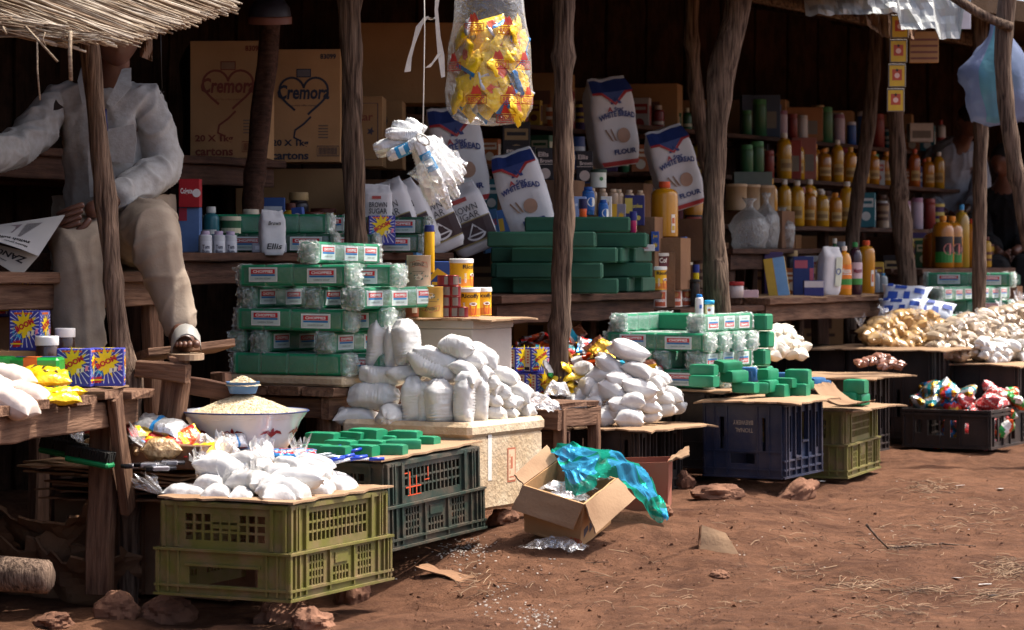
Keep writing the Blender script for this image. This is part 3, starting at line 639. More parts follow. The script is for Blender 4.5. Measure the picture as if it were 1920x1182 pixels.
def soap_bar(L=.43,W=.066,H=.068,wrapped=True,nl=2,m=None,flip=False,faces='ab',seed=0,nseg=4):
    bd=MB(); r=random.Random(seed)
    # bar made of cakes pressed in one length, faint joints between them
    for k in range(nseg): bd.box((-L/2+L*(k+.5)/nseg,0,0),(L/nseg+.0006,W,H),0,None,.0065)
    kind=[]
    body=('bar',bd.mesh('bar',[m or M_soap]),None)
    if wrapped:
        ms_=[M_labw,M_lab,M_red,M_bluei,M_wt,M_dk]; wl_=.118 if nl<=2 else .095
        lb=MB(); soap_label(lb,flat((0,0,0),(1,0,0),(0,0,1)),0,0,wl_,.049,flip=flip); lme=lb.mesh('label',ms_)
        st=MB(); st.rect(flat((0,0,0),(1,0,0),(0,1,0)),-wl_*.5,-.028,wl_*.5,.004,0,.0008); sme=st.mesh('top_strip',[M_labw]); sub=[]  # white strip on the top face over each label
        for k in range(nl):
            u=-L/2+L*(k+.5)/nl+r.uniform(-.012,.012)
            if 'a' in faces: sub.append(('label',lme,Matrix.Translation((u,-W/2,r.uniform(-.004,.004)))))
            if 'b' in faces: sub.append(('label',lme,Matrix.Translation((-u,W/2,0))@Matrix.Rotation(math.pi,4,'Z')))
            sub.append(('top_strip',sme,Matrix.Translation((u,0,H/2))))
        kind=[(body[0],body[1],None,sub)]
        wp=MB(); e=.0022; P=[]; n=20
        for i in range(13):
            t=i/12; x=(t-.5)*(L+.03); en=sm(abs(t-.5)*2,.90,1.0); row=[]
            for j in range(n):
                a=2*math.pi*j/n; c,s_=math.cos(a),math.sin(a); k_=min(1/max(abs(c),abs(s_))*.96,1.30); ru=1+(.12*math.sin(a*9+seed)*en+.10*noise.noise(Vector((c*3+seed,s_*3,x*40)))*en); q=1-.45*en
                row.append((x+.012*en*noise.noise(Vector((c*4,s_*4,seed+x))),c*k_*(W/2+e)*q*ru,s_*k_*(H/2+e)*q*ru))
            P.append(row)
        wp.grid(P,0,True,True,True); kind.append(('wrap',wp.mesh('wrap',[M_film2]),None))
        for v in range(2):
            en=MB(); P=[]; sd2=seed*3+v*7
            for i in range(8):
                row=[]
                for j in range(40):
                    a=2*math.pi*j/40; c,s_=math.cos(a),math.sin(a); k_=min(1/max(abs(c),abs(s_)),1.22)
                    q=[1.03,1.04,1.03,.96,.86,.66,.4,.1][i]; ru=1+(.10*math.sin(a*13+sd2+i*.7)+.20*noise.noise(Vector((c*4+sd2,s_*4,i*.8)))+.14*noise.noise(Vector((c*11+sd2,s_*11,i*1.7))))*min(1,i/3)
                    row.append((L/2-.014+[0,.008,.016,.023,.028,.030,.028,.024][i]+.018*noise.noise(Vector((c*6,s_*6+sd2,i*.9)))*min(1,i/2),c*k_*(W/2+.002)*q*ru,s_*k_*(H/2+.002)*q*ru))
                P.append(row)
            en.grid(P,0,False,True,True); kind.append(('wrap_end',en.mesh('wrap_end',[M_wrapend]),Matrix.Rotation(math.pi*v,4,'Z')))
    else: kind=[body]
    return kind
M_film2=film('tight_wrap',alpha=.15,white=.5,rough=.10,bump=.7,bscale=45)
def soap_cake(m,seed=0,L=.10,W=.062,H=.045):
    mb=MB(); P=[]; n=24
    for i in range(9):
        t=i/8; x=(t-.5)*L; row=[]; en=1-.12*sm(abs(t-.5)*2,.75,1)
        for j in range(n):
            a=2*math.pi*j/n; c,s_=math.cos(a),math.sin(a); k_=min(1/max(abs(c),abs(s_)),1.28); y=c*k_*W/2*en; z=s_*k_*H/2*en
            if abs(c)>.75: y*=1-.07*(abs(math.sin(z/H*math.pi*2.6))**6)
            row.append((x,y,z))
        P.append(row)
    mb.grid(P,0,True,True,True); return mb.mesh('soap_cake',[m],40)
# ---- printed boxes
def carton(w_,d,h,m,deco=None,mats=(),bev=.002,name='carton'):
    mb=MB(); mb.box((0,0,h/2),(w_,d,h),0,None,bev); body=mb.mesh(name,[m]); sub=[]
    if deco:
        pm=MB(); deco(pm,flat((0,-d/2,h/2),(1,0,0),(0,0,1)),flat((w_/2,0,h/2),(0,1,0),(0,0,1)),flat((0,0,h),(1,0,0),(0,1,0)),flat((-w_/2,0,h/2),(0,-1,0),(0,0,1)))
        sub=[('print',pm.mesh('print',list(mats)),None)]
    return [('box',body,None,sub)]
def star(f,mb,u,v,r1,r2,n,mi,h,ky=1,seed=1):
    r=random.Random(seed); pts=[]
    for i in range(2*n):
        rr=(r1 if i%2==0 else r2)*r.uniform(.85,1.1); a=math.pi*i/n; pts.append((u+rr*math.cos(a),v+ky*rr*math.sin(a)))
    for i in range(2*n): mb.poly(f,[(u,v),pts[i],pts[(i+1)%(2*n)]],mi,h)
BOOMM=[ink('#3b3f9e'),ink('#d8dcf2'),ink('#f4d51e'),ink('#c3202c'),ink('#3fb2e0'),ink('#e26a2a'),ink('#e9e2c8'),ink('#1e1d2c'),ink('#e98aa0')]
def boom(w_=.105,d=.05,h=.135):
    def deco(pm,fr,rt,tp,lf):
        for f,W in((fr,w_),(rt,w_ if d>.9*w_ else d)):
            narrow=W<w_*.8
            for k in range(26):
                a=2*math.pi*k/26; ca,sa=math.cos(a),math.sin(a); t0=.03
                t1=min(abs(W*.48/ca) if abs(ca)>1e-3 else 9,abs(((h*.34) if sa>0 else h*.58)/sa) if abs(sa)>1e-3 else 9)*.97
                if t1<t0: continue
                q=.0016; pm.poly(f,[(ca*t0-sa*q*.4,h*.14+sa*t0+ca*q*.4),(ca*t1-sa*q,h*.14+sa*t1+ca*q),(ca*t1+sa*q,h*.14+sa*t1-ca*q),(ca*t0+sa*q*.4,h*.14+sa*t0-ca*q*.4)],1,.0007)
            star(f,pm,.0,h*.14,W*.44,W*.24,11,2,.0013,1.05)
            pm.text(f,'BOOM',0,h*.14,h*.15,3,.0022,rot=R(27),width=W*.62,bold=.05)
            pm.rect(f,-W*.34,h*.405,W*.25,h*.455,5,.0012)
            r=random.Random(5)
            for k in range(26): pm.disc(f,-W*.30+r.gauss(0,W*.09),-h*.12+r.gauss(0,h*.08),W*r.uniform(.012,.03),4,.0015+k*2e-5,6)
            for k,c in enumerate((2,6,6,8)): 
                u=-W*.05+W*.13*k; pm.poly(f,[(u,-h*.19+.012*k*.3),(u+W*.09,-h*.17+.004*k),(u+W*.10,-h*.05+.004*k),(u+W*.02,-h*.06+.004*k)],c,.0017)
            pm.poly(f,[(-W*.38,-h*.42),(-W*.14,-h*.40),(-W*.12,-h*.24),(-W*.36,-h*.26)],3,.0016); pm.text(f,'LEMON' if 0 else '—',-W*.25,-h*.33,.004,2,.0020)
        star(tp,pm,0,0,w_*.3,w_*.18,9,2,.0008,.5)
        # plain instruction panel on the narrow side
        pm.rect(lf,-d*.42,-h*.44,d*.42,h*.44,6,.0008)
        for k in range(9): pm.rect(lf,-d*.34,h*.36-k*h*.06,d*.05,h*.37-k*h*.06,7,.0012)
        for k in range(5): pm.rect(lf,d*.12,h*.32-k*h*.11,d*.30,h*.37-k*h*.11,3,.0012)
        pm.rect(lf,-d*.36,-h*.40,d*.36,-h*.27,7,.0012)
    return carton(w_,d,h,BOOMM[0],deco,BOOMM,name='box')
# ---- tins and bottles
def tin(r,h,m_body,deco=None,mats=(),lid=None,rim=True,lidh=.010):
    mb=MB(); mb.lathe([(r*.97,0),(r*1.015,.001),(r*1.015,.004),(r,.006),(r,h-.006),(r*1.015,h-.004),(r*1.015,h-.001),(r*.97,h),(r*.95,h-.004)],28,0)
    kind_sub=[]
    if deco:
        pm=MB(); deco(pm,cylmap(r,h/2)); kind_sub.append(('label',pm.mesh('label',list(mats)),None))
    kind=[('can',mb.mesh('can',[m_body],35),None,kind_sub)]
    if lid:
        lm=MB(); lm.lathe([(r*1.03,h-lidh),(r*1.055,h-lidh+.001),(r*1.05,h+.002),(r*.99,h+.004),(r*.95,h+.0015)],28,0); kind.append(('lid',lm.mesh('lid',[lid],35),None))
    return kind
def bottle(r,h,m_body,m_cap,neck=.35,sh=.68,caph=.07,label=None,lmat=None,sx=1,sy=1,n=16,shape='round'):
    mb=MB(); hs=h*sh
    prof=[(r*.9,0),(r,h*.02),(r,hs*.9),(r*.97,hs)]
    for k in range(1,6):
        t=k/5; prof.append((r*(neck+(1-neck)*math.cos(t*math.pi/2)**.9),hs+(h*(1-caph)-hs)*.85*math.sin(t*math.pi/2)))
    prof.append((r*neck,h*(1-caph)))
    mb.lathe(prof,n,0,sx=sx,sy=sy)
    cp=MB(); cp.lathe([(r*neck*1.15,h*(1-caph)-.002),(r*neck*1.2,h*(1-caph)),(r*neck*1.15,h),(r*neck*.9,h+.001)],n,0)
    sub=[]
    if label:
        pm=MB(); u0,u1,v0,v1,items=label
        f0=cylmap(r*1.004,0)
        f=lambda u,v,h_: Vector((f0(u,v,h_)[0]*sx,f0(u,v,h_)[1]*sy,f0(u,v,h_)[2]))
        pm.rect(f,u0,v0,u1,v1,0,.0008,10,1)
        for it in items:
            if it[0]=='r': pm.rect(f,it[1],it[2],it[3],it[4],it[5],.0016,6,1)
            if it[0]=='t': pm.text(f,it[1],it[2],it[3],it[4],it[5],.0022,width=it[6] if len(it)>6 else None,rot=it[7] if len(it)>7 else 0,bold=.03)
            if it[0]=='d': pm.disc(f,it[1],it[2],it[3],it[4],.0018+.0003*it[5],14)
        sub=[('label',pm.mesh('label',list(lmat)),None)]
    return [('body',mb.mesh('body',[m_body],50),None,sub),('cap',cp.mesh('cap',[m_cap],40),None)]
def sheet(L,W,m,seed=0,T=.005,amp=.008,nu=14,nv=10,bend=0,rag=.012,droop=0):
    # corrugated cardboard sheet, slightly wavy, ragged edges
    r=random.Random(seed); P=[];Q=[]
    for i in range(nu+1):
        a=[];b_=[]
        for j in range(nv+1):
            u=i/nu;v=j/nv; x=(u-.5)*L; y=(v-.5)*W
            if i in(0,nu): x+=r.uniform(-rag,rag)
            if j in(0,nv): y+=r.uniform(-rag,rag)
            z=amp*noise.noise(Vector((x*5+seed,y*5,seed)))+amp*.4*noise.noise(Vector((x*16+seed,y*16,seed)))+bend*(u-.5)**2
            if droop:
                e=max(0,abs(u-.5)*2-.75); z-=droop*e*4*e
                e=max(0,abs(v-.5)*2-.75); z-=droop*e*4*e
            a.append((x,y,z)); b_.append((x,y,z-T))
        P.append(a);Q.append(b_[::-1])
    mb=MB(); mb.grid(P,0,False); mb.grid(Q,0,False)
    E=[P[i][0] for i in range(nu+1)]; E2=[(p[0],p[1],p[2]-T) for p in E]; mb.grid([E2,E],0,False)
    E=[P[i][nv] for i in range(nu+1)]; E2=[(p[0],p[1],p[2]-T) for p in E]; mb.grid([E,E2],0,False)
    for k in(0,nu):
        E=P[k]; E2=[(p[0],p[1],p[2]-T) for p in E]; mb.grid([E,E2] if k==0 else [E2,E],0,False)
    return mb.mesh('sheet',[m])
def rock(r,seed,m,sq=(1,1,1),n=20):
    mb=MB(); P=[]
    for i in range(n+1):
        th=math.pi*i/n; row=[]
        for j in range(2*n):
            ph=math.pi*j/n; d=Vector((math.sin(th)*math.cos(ph),math.sin(th)*math.sin(ph),math.cos(th)))
            q=1+.30*noise.noise(d*1.4+Vector((seed*3.7,0,0)))+.16*noise.noise(d*3.2+Vector((0,seed*2.3,0)))+.07*noise.noise(d*8+Vector((0,0,seed)))
            c=noise.cell(d*2.1+Vector((seed,0,0))); q+=.05*c+.10*abs(noise.noise(d*2.2+Vector((seed*1.7,3,0))))-.05*abs(noise.noise(d*14+Vector((seed,0,5))))
            row.append((d.x*r*q*sq[0],d.y*r*q*sq[1],d.z*r*q*sq[2]))
        P.append(row)
    mb.grid(P,0,True,True); return mb.mesh('rock',[m],24)
# ================================================================== wrapped soap stacks
GS1='wrapped soap bars in the tall stack'
def bar_at(kind,lx,ly,z,along,label,group,dr=0,tilt=0,name='soap_bar'):
    return spawn(kind,name,label,'soap',TR(loc2w(lx,ly,z),YAW+(math.pi/2 if along=='y' else 0)+dr,0,tilt),group)
SB=dict(L=.45,W=.070,H=.072)
KA=[soap_bar(nl=2,seed=i,**SB) for i in range(3)]; KB=[soap_bar(nl=3,seed=10+i,**SB) for i in range(3)]; KF=[soap_bar(nl=3,seed=20,flip=True,**SB)]
KP=[soap_bar(nl=2,seed=30,faces='',**SB)]
rs=random.Random(11); hz=.0755; zb=.565; X0,Y0=-.68,1.335
def lay(i): return zb+.036+hz*i
CN=['lowest','second','third','fourth','fifth']; L1='crosswise wrapped soap bar in the %s course of the tall stack'; L2='endwise wrapped soap bar in the %s course of the tall stack'
for i in (0,2,4):
    for k in range(4 if i<4 else 3):
        kd=KP[0] if (i==0 and k==0) else KA[(i+k)%3]
        bar_at(kd,X0-.24+(.10 if k==1 else 0)+(.02 if i==4 else 0)+rs.uniform(-.012,.012),Y0+.037+.102*k,lay(i)+rs.uniform(0,.001),'x',L1%CN[i],GS1,rs.uniform(-.035,.035),R(rs.uniform(-.6,.6)))
for i,xs_ in((1,(-.095,-.36,-.47)),(3,(.035,-.15,-.42))):
    for k,x in enumerate(xs_): bar_at(KB[(i+k)%3],X0+x,Y0+.235+rs.uniform(-.012,.012),lay(i),'y',L2%CN[i],GS1,rs.uniform(-.05,.05))
bar_at(KB[1],X0-.18,Y0+.24,lay(5),'y','single wrapped green soap bar topping the tall stack on the pale board',None,.07,R(1))
# second stack
hz=.0725; zb=.447; GS2='wrapped soap bars in the stack behind the loose soap cakes'
L3='crosswise wrapped soap bar in the %s course behind the loose cakes'; L4='endwise wrapped soap bar in the second course behind the loose cakes'
for i in (0,2):
    for k in range(4): bar_at(KA[(i+k)%3],-.285-.235+.012*k,3.375+.105*k,lay(i),'x',L3%CN[i],GS2,rs.uniform(-.02,.02))
for k,x in enumerate((-.345,-.49,-.66)): bar_at(KF[0] if k==0 else KP[0],x,3.57,lay(1),'y',L4,GS2,rs.uniform(-.03,.03))
bar_at(KP[0],-.70,3.58,lay(3),'y','wrapped soap bar with a plain face lying on top of the second stack',None,.03)
bar_at(KF[0],-.355,3.60,lay(3),'y','wrapped soap bar carrying the lotion bottle and cream jar',None,-.02)
kU=soap_bar(wrapped=False,m=M_soap,L=.40,nseg=1)
bar_at(kU,-.53,3.70,lay(3),'x','bare green soap bar across the top of the second stack',None)
for i in range(4): bar_at(kU,-.47+.012*rs.uniform(-1,1),3.89+(.0 if i%2 else .03),zb+.034+.072*i,'x','bare green soap bar in the pile behind the second wrapped stack','bare bars behind the second stack',rs.uniform(-.06,.06))
# cardboard under the second stack and over the navy crate
solo('cardboard_sheet',sheet(.62,.62,M_card,3,.006,.004,droop=.02),'cardboard sheet under the soap stack behind the loose cakes','cardboard',TR(loc2w(-.52,3.62,.444),YAW))
solo('cardboard_sheet',sheet(.42,.50,M_card,4,.006,.004,rag=.018,droop=.03),'cardboard sheet draped over the navy bottle crate under loose cakes','cardboard',TR(loc2w(-.09,3.50,.413),YAW+.04))
solo('cardboard_sheet',sheet(.20,.22,M_card,5,.005,.004,bend=.15,rag=.006),'sloping flap of pale cardboard beside the two green cakes','cardboard',TR(loc2w(.06,3.86,.385),YAW,0,R(20)))
solo('cardboard_sheet',sheet(.44,.58,M_card,6,.006,.004,rag=.018,droop=.015),'cardboard sheet on the olive crate beside the navy crate','cardboard',TR(loc2w(-.11,4.14,.349),YAW))
solo('cardboard_sheet',sheet(.38,.50,M_card,7,.006,.005,rag=.025,droop=.02),'ragged cardboard under the pyramid of white bags','cardboard',TR(loc2w(-.40,2.97,.324),YAW-.06))
solo('cardboard_sheet',sheet(.44,.59,M_card,8,.006,.004,rag=.012,droop=.0),'cardboard sheet under the tied white bags on the olive crate','cardboard',TR(loc2w(0,0,.281),YAW+R(3.5))@Matrix.Translation((-.225,.30,0)))
solo('cardboard_sheet',sheet(.42,.62,M_card,9,.006,.003,rag=.012,droop=.0),'cardboard sheet on the dark green crate under soap cakes and pens','cardboard',TR(loc2w(-.36,1.035,.357),YAW,R(2.0)))
solo('cardboard_sheet',sheet(.55,.50,M_card,10,.006,.006,rag=.02,droop=.015),'upturned cardboard tray under the small brown packets','cardboard',TR(loc2w(-.33,4.76,.449),YAW))
solo('cardboard_sheet',sheet(.6,.75,M_card,12,.006,.004,rag=.02,droop=.01),'cardboard sheet over the low plank table under the washing powder','cardboard',TR(t2w(-.36,-.37,.583),TYAW))
solo('cardboard_sheet',sheet(.48,.98,M_card,13,.006,.006,rag=.03,droop=.02),'cardboard sheet under the far heap of brown sugar packets','cardboard',TR(loc2w(-.22,6.65,.447),YAW))
solo('cardboard_sheet',sheet(.75,.55,M_card,14,.006,.006,rag=.03,droop=.03),'curled cardboard edge under the glossy brown sugar packets','cardboard',TR(loc2w(-.60,6.15,.527),YAW))
# loose soap cakes
CK=soap_cake(M_soap); CKs=soap_cake(M_soap,1,.075,.06,.05); CKb=soap_cake(M_soapblue,2,.085,.06,.045)
def cakes(lst,Yf,label,group,s0=1):
    for i,(px,py,rz,rx,kind,sc_) in enumerate(lst):
        p=atY(px,py,Yf(px,py)); solo('soap_cake',{'g':CK,'s':CKs,'b':CKb}[kind],label,'soap',TR(p,YAW+R(rz),R(rx),0,sc_),group)
GC='loose soap cakes on the cardboard over the navy crate'
LG='loose green soap cake on the cardboard over the navy crate'
YN_=lambda px,py: (CAMZ-.44)*F/(py+4-HOR) if py>728 else 10.35+.0018*(px-1300)
cakes([(1320,694,5,0,'g',1),(1320,715,0,0,'g',1.05),(1365,687,70,8,'g',1.05),(1377,706,80,0,'g',1.1),(1398,727,0,0,'g',.95),(1440,703,80,0,'s',1),(1441,724,85,0,'s',1),(1458,733,0,0,'s',1.1),(1470,718,0,0,'g',.9),(1497,707,10,0,'s',1.25),(1497,732,5,0,'s',1.1),(1508,722,80,0,'g',.8),(1424,728,30,0,'s',.9)],lambda px,py:10.28+.0016*(px-1300)+.0012*(735-py),LG,GC)
cakes([(1412,705,75,0,'b',1.1),(1400,698,20,0,'b',.9),(1472,708,20,0,'b',.9),(1528,718,80,0,'b',1.0),(1538,722,60,0,'b',.9)],lambda px,py:10.5+.0016*(px-1300),'loose blue soap cake among green ones over the navy crate','loose blue cakes')
cakes([(1605,725,5,0,'s',1.2),(1592,748,0,0,'s',1.1),(1613,749,85,0,'s',1.0)],lambda px,py:11.0,'green soap cake on the olive crate beside the navy one','green cakes on the far olive crate')
GD='soap cakes lying on the dark green crate'
cakes([(606,824,5,0,'g',1.05),(690,818,-5,0,'g',1.15),(655,832,0,0,'g',1),(720,829,8,0,'g',1),(700,838,-3,0,'g',1),(682,846,0,0,'g',.9),(757,838,30,0,'g',1.1),(800,828,0,0,'g',.8),(760,820,10,0,'g',1),(665,822,-10,0,'g',1),(630,848,5,0,'g',.9),(640,838,0,0,'g',1),(735,845,10,0,'g',.9),(595,845,0,0,'g',.9)],lambda px,py:min(8.62,.612*5000/(py+3-480)),'flat green soap cake on the dark green crate beside the pens',GD,(1.15,1,.75))
# pens
pm=MB(); pm.tube([(-.07,0,0),(.03,0,0)],.0042,7,0); pc=MB(); pc.tube([(.025,0,0),(.072,0,0)],.0056,7,0); pc.tube([(.03,.006,0),(.06,.006,0)],.0016,5,0)
KPEN=[('barrel',pm.mesh('barrel',[mat('pen_barrel','#c9d3dc',rough=.25,trans=.3,objvar=0)]),None),('cap',pc.mesh('cap',[mat('pen_cap','#1f3fae',rough=.3,objvar=.05)]),None)]
for k in range(16):
    px=585+rs.uniform(0,90)+ (12 if k%3 else 0); py=868-rs.uniform(0,30); p=atY(px,py,min(8.6,.612*5000/(py+1-480)))
    spawn(KPEN,'pen','blue capped clear ballpoint pen lying on the dark green crate','pen',TR(p,R(rs.uniform(5,35)),0,R(rs.uniform(-12,2))),'ballpoint pens on the dark green crate')
# ================================================================== white bags
PB=[pillow(.125,.082,.068,i,M_white) for i in range(4)]
PT=[pillow(.125,.090,.062,20+i,M_white,gather=.75) for i in range(4)]
SK=[sack(.172,.040,i,M_white) for i in range(4)]; 
def bagM(p,ang,yaw,roll,s): return Matrix.Translation(p)@Matrix.Rotation(yaw,4,'Z')@Matrix.Rotation(R(ang),4,'Y')@Matrix.Rotation(roll,4,'X')@Matrix.Diagonal((*s,1))
rb=random.Random(5)
TF=[('tuft',None)]
def put_bags(lst,ox,oy,scl,Yf,label,group,k_=1.0):
    for i,(kd,cx,cy,ln,wd,ang) in enumerate(lst):
        ln*=k_; wd*=k_
        px=ox+cx/scl; py=oy+cy/scl; Y=Yf(px,py); mpp=Y/F/scl; p=atY(px,py,Y); k=i%4
        l=label[kd] if isinstance(label,dict) else label
        if i==0 and 'pyramid' in str(label): l='topmost white sugar bag crowning the pyramid on the black brewery crate'
        gr=group[kd] if isinstance(group,dict) else group
        if kd=='S': M=Matrix.Translation(p)@Matrix.Rotation(R(ang),4,'Y')@Matrix.Rotation(rb.uniform(-.5,.9),4,'Z')@Matrix.Diagonal((wd*mpp/.08,wd*mpp/.085,ln*mpp/.172,1)); me=SK[k]
        elif kd=='H': M=Matrix.Translation(p)@Matrix.Rotation(rb.uniform(-.35,-.1),4,'Z')@Matrix.Rotation(R(90+ang),4,'Y')@Matrix.Rotation(rb.uniform(0,6),4,'Z')@Matrix.Diagonal((wd*mpp/.08,wd*mpp/.08,ln*mpp/.172,1)); me=SK[k]
        elif kd=='E': M=Matrix.Translation(p)@Matrix.Rotation(rb.uniform(-.3,.2),4,'Z')@Matrix.Rotation(R(90),4,'X')@Matrix.Rotation(rb.uniform(0,6),4,'Z')@Matrix.Diagonal((wd*mpp/.08,wd*mpp/.08,.75,1)); me=SK[k]
        elif kd=='T': M=bagM(p,ang,rb.uniform(-.5,.3)+math.pi,R(rb.uniform(-15,15)),(ln*mpp/.125*1.05,wd*mpp/.07,wd*mpp/.062)); me=PT[k]
        elif kd=='U': M=bagM(p,ang,rb.uniform(1.2,2.2),R(rb.uniform(-15,15)),(ln*mpp/.105,wd*mpp/.085*1.1,wd*mpp/.062)); me=PT[k]
        else: M=bagM(p,ang,rb.uniform(-.45,.15),R(rb.uniform(-25,25)),(ln*mpp/.120,wd*mpp/.074,wd*mpp/.068)); me=PB[k]
        o=solo('sugar_bag',me,l,'bag',M,gr)
        if kd in 'TU': new('film_tuft',TUFT[i%4],o,Matrix.Translation((.056,0,0))@Matrix.Rotation(R(rb.uniform(-50,-15)),4,'Y')@Matrix.Diagonal((1.1,1.1,1.1,1)))
        if kd=='E': new('knot',TUFT[(i+1)%4],o,Matrix.Translation((0,0,.080))@Matrix.Rotation(R(-90),4,'Y')@Matrix.Diagonal((.35,.4,.4,1)))
YF1=lambda px,py: 8.77+ (.0010*(878-px) if px<878 else .0030*(px-878)) + .00055*(800-py)
LB={'S':'large upright white sugar bag standing on the foam box','H':'large white sugar bag lying lengthwise on the foam box','P':'plump white sugar bag heaped at the street end of the foam box','E':'round knotted end of a white sugar bag on the foam box'}
GB={'S':'upright sugar bags on the foam box','H':'lying sugar bags on the foam box','P':'small sugar bags on the foam box','E':None}
put_bags([('S',425,310,470,190,4),('S',560,350,400,140,0),('S',705,310,450,255,-3),('H',960,525,560,260,22),('H',490,612,470,170,3),('H',400,795,500,230,3),('P',230,995,400,190,3),('E',560,1000,250,255,0),
 ('S',760,865,500,235,-4),('S',870,900,430,150,0),('S',1020,880,480,285,0),('S',1235,865,490,190,0),('H',1165,345,340,200,10),('H',1000,470,520,200,20),('P',1230,560,260,160,30),('P',1270,660,200,200,10),('H',900,760,400,200,0),('H',700,600,400,150,0)],620,580,4.924,YF1,LB,GB)
put_bags([('S',215,815,520,160,0),('P',240,370,380,220,32),('P',200,510,300,160,25),('P',455,560,330,170,20),('P',345,670,200,170,35),('P',600,730,330,210,28),('P',360,815,180,130,30),('P',490,800,240,160,42),('P',390,955,190,170,15),('P',515,945,180,120,10),('P',665,905,220,160,30),('P',300,620,260,160,20),('P',430,720,220,160,20),('P',150,420,260,200,10),('P',560,840,200,150,0)],860,600,5.375,lambda px,py: YF1(px,py)+.02,LB,GB)
YF2=lambda px,py: 10.06+(.0011*(1192-px) if px<1192 else .0036*(px-1192))+.0009*(785-py)
put_bags([('P',800,262,420,200,20),('P',620,430,380,190,42),('P',900,455,340,160,20),('P',1110,520,260,125,25),('P',345,440,200,150,-10),('P',530,515,300,170,12),('P',1040,565,270,150,25),('U',395,625,210,215,0),('P',640,655,310,205,30),('P',910,645,390,195,14),('P',1200,690,320,160,16),('U',265,770,210,185,0),('U',455,790,200,185,0),('P',735,812,320,185,10),('P',985,815,290,145,12),('P',1150,735,240,140,20),('P',1165,860,250,130,-10),('U',200,885,190,160,0),('U',375,915,215,185,0),('U',570,930,185,190,0),('P',810,940,300,190,5),('P',1030,925,210,115,-8),('P',1305,835,160,120,-20),('P',115,835,120,110,0),
 ('P',700,560,300,180,10),('P',520,680,250,180,0),('P',840,760,260,170,0),('P',640,880,240,160,0),('P',1080,640,200,120,10),('P',480,880,200,150,0),('P',340,700,200,170,0),('P',960,740,240,140,0)],1030,610,5.373,YF2,'white sugar bag in the pyramid heaped on the black brewery crate','sugar bags in the pyramid')
YF3=lambda px,py: 7.56+(.0009*(545-px) if px<545 else .0034*(px-545))+.0024*(935-py)
put_bags([('T',240,615,360,170,-4),('U',545,635,240,200,0),('U',780,640,250,165,0),('U',1085,630,330,215,0),('P',1250,600,260,210,20),('P',1480,585,270,215,10),('P',1680,565,260,200,30),('P',1715,500,280,140,28),('P',1280,465,450,180,-6),('P',620,390,440,240,22),('T',760,300,280,150,10),('U',930,490,280,170,0),('P',1450,375,310,150,15),('T',1220,315,280,110,-8),('P',1480,300,290,110,15),('U',950,340,220,140,0),('P',480,520,240,160,0),('P',1080,540,260,170,0),('P',800,480,260,160,0),('P',1400,480,240,150,0),('P',1130,400,240,140,0)],300,807,5.053,YF3,'tied white sugar bag heaped on the front olive crate','tied sugar bags on the front olive crate',1.30)
for i,(cx,cy) in enumerate([(370,330),(360,450),(620,480),(790,470),(1040,240),(1310,200),(620,190),(900,230),(880,430)]):
    p=atY(300+cx/5.053,800+cy/5.053,YF3(300+cx/5.053,800+cy/5.053)-.01)
    solo('film_twist',TUFT[i%4],'twisted clear film top sticking up from the tied bags','film',Matrix.Translation(p-Vector((0,0,.03)))@Matrix.Rotation(R(rb.uniform(-25,25)),4,'X')@Matrix.Rotation(R(-90+rb.uniform(-30,30)),4,'Y')@Matrix.Diagonal((1.0,1.1,1.3,1)),'clear film twists among the tied bags')
# small white pouches on the far box, brown sugar packets, blue-white packets
M_cream=mat('cream_pouch','#e6dccb',rough=.4,var=.05,scale=14,bump=.15,bscale=40,objvar=.05,coat=.1)
M_tan=mat('brown_sugar_packet','#c2a06e',rough=.22,col2='#ab8757',scale=18,bump=.25,bscale=40,objvar=.15,coat=.5)
M_tang=mat('grey_brown_packet','#b5a48f',rough=.22,col2='#99866f',scale=18,bump=.25,bscale=40,objvar=.15,coat=.5)
PC=[pillow(.085,.065,.055,40+i,M_cream,10,8) for i in range(3)]; PN=[pillow(.11,.085,.062,50+i,M_tan,10,8) for i in range(3)]; PG=[pillow(.11,.085,.062,60+i,M_tang,10,8) for i in range(3)]
PW=[pillow(.085,.06,.05,45+i,M_white,10,8) for i in range(3)]
cb=MB(); cb.box((0,0,.16),(.34,.36,.32),0,None,.004)
solo('carton_stand',cb.mesh('carton_stand',[M_cardbrown]),'brown carton under the small cream pouches','carton',TR(loc2w(-.50,4.15,.13),YAW))
def heap(meshes,x0,x1,y0,y1,n,Yb,label,group,name,cat,seed,shape=lambda u:1-abs(2*u-1)**1.6,s=(.9,1.15),kY=.002,tf=0):
    r=random.Random(seed)
    for k in range(n):
        t=(k+.5)/n; v=t**1.0   # from the bottom up
        u=r.random()
        for _ in range(40):
            if shape(u)>=v*.98: break
            u=r.random()
        px=x0+(x1-x0)*u; py=y1-(y1-y0)*v*1.0
        Y=Yb(px)+kY*(y1-py); o=solo(name,meshes[k%len(meshes)],label,cat,bagM(atY(px,py,Y),r.uniform(-20,25),r.uniform(0,6.3),r.uniform(-.4,.4),(r.uniform(*s),)*3),group)
        if tf and r.random()<tf: new('film_tuft',TUFT[k%4],o,Matrix.Translation((.045,0,.01))@Matrix.Rotation(R(r.uniform(-80,-20)),4,'Y')@Matrix.Diagonal((.8,.8,.8,1)))
heap(PC,1392,1522,618,668,34,lambda px:11.35+.0015*(px-1400),'small cream pouch in the heap on the brown carton','small cream pouches','sugar_bag','bag',1)
heap(PN,1628,1775,590,650,62,lambda px:12.95+.001*(px-1620),'glossy brown sugar packet in the heap beside the blue and white packs','glossy brown sugar packets','sugar_packet','packet',2,shape=lambda u:.55+.45*math.sin(3*u),tf=.35,s=(.85,1.1))
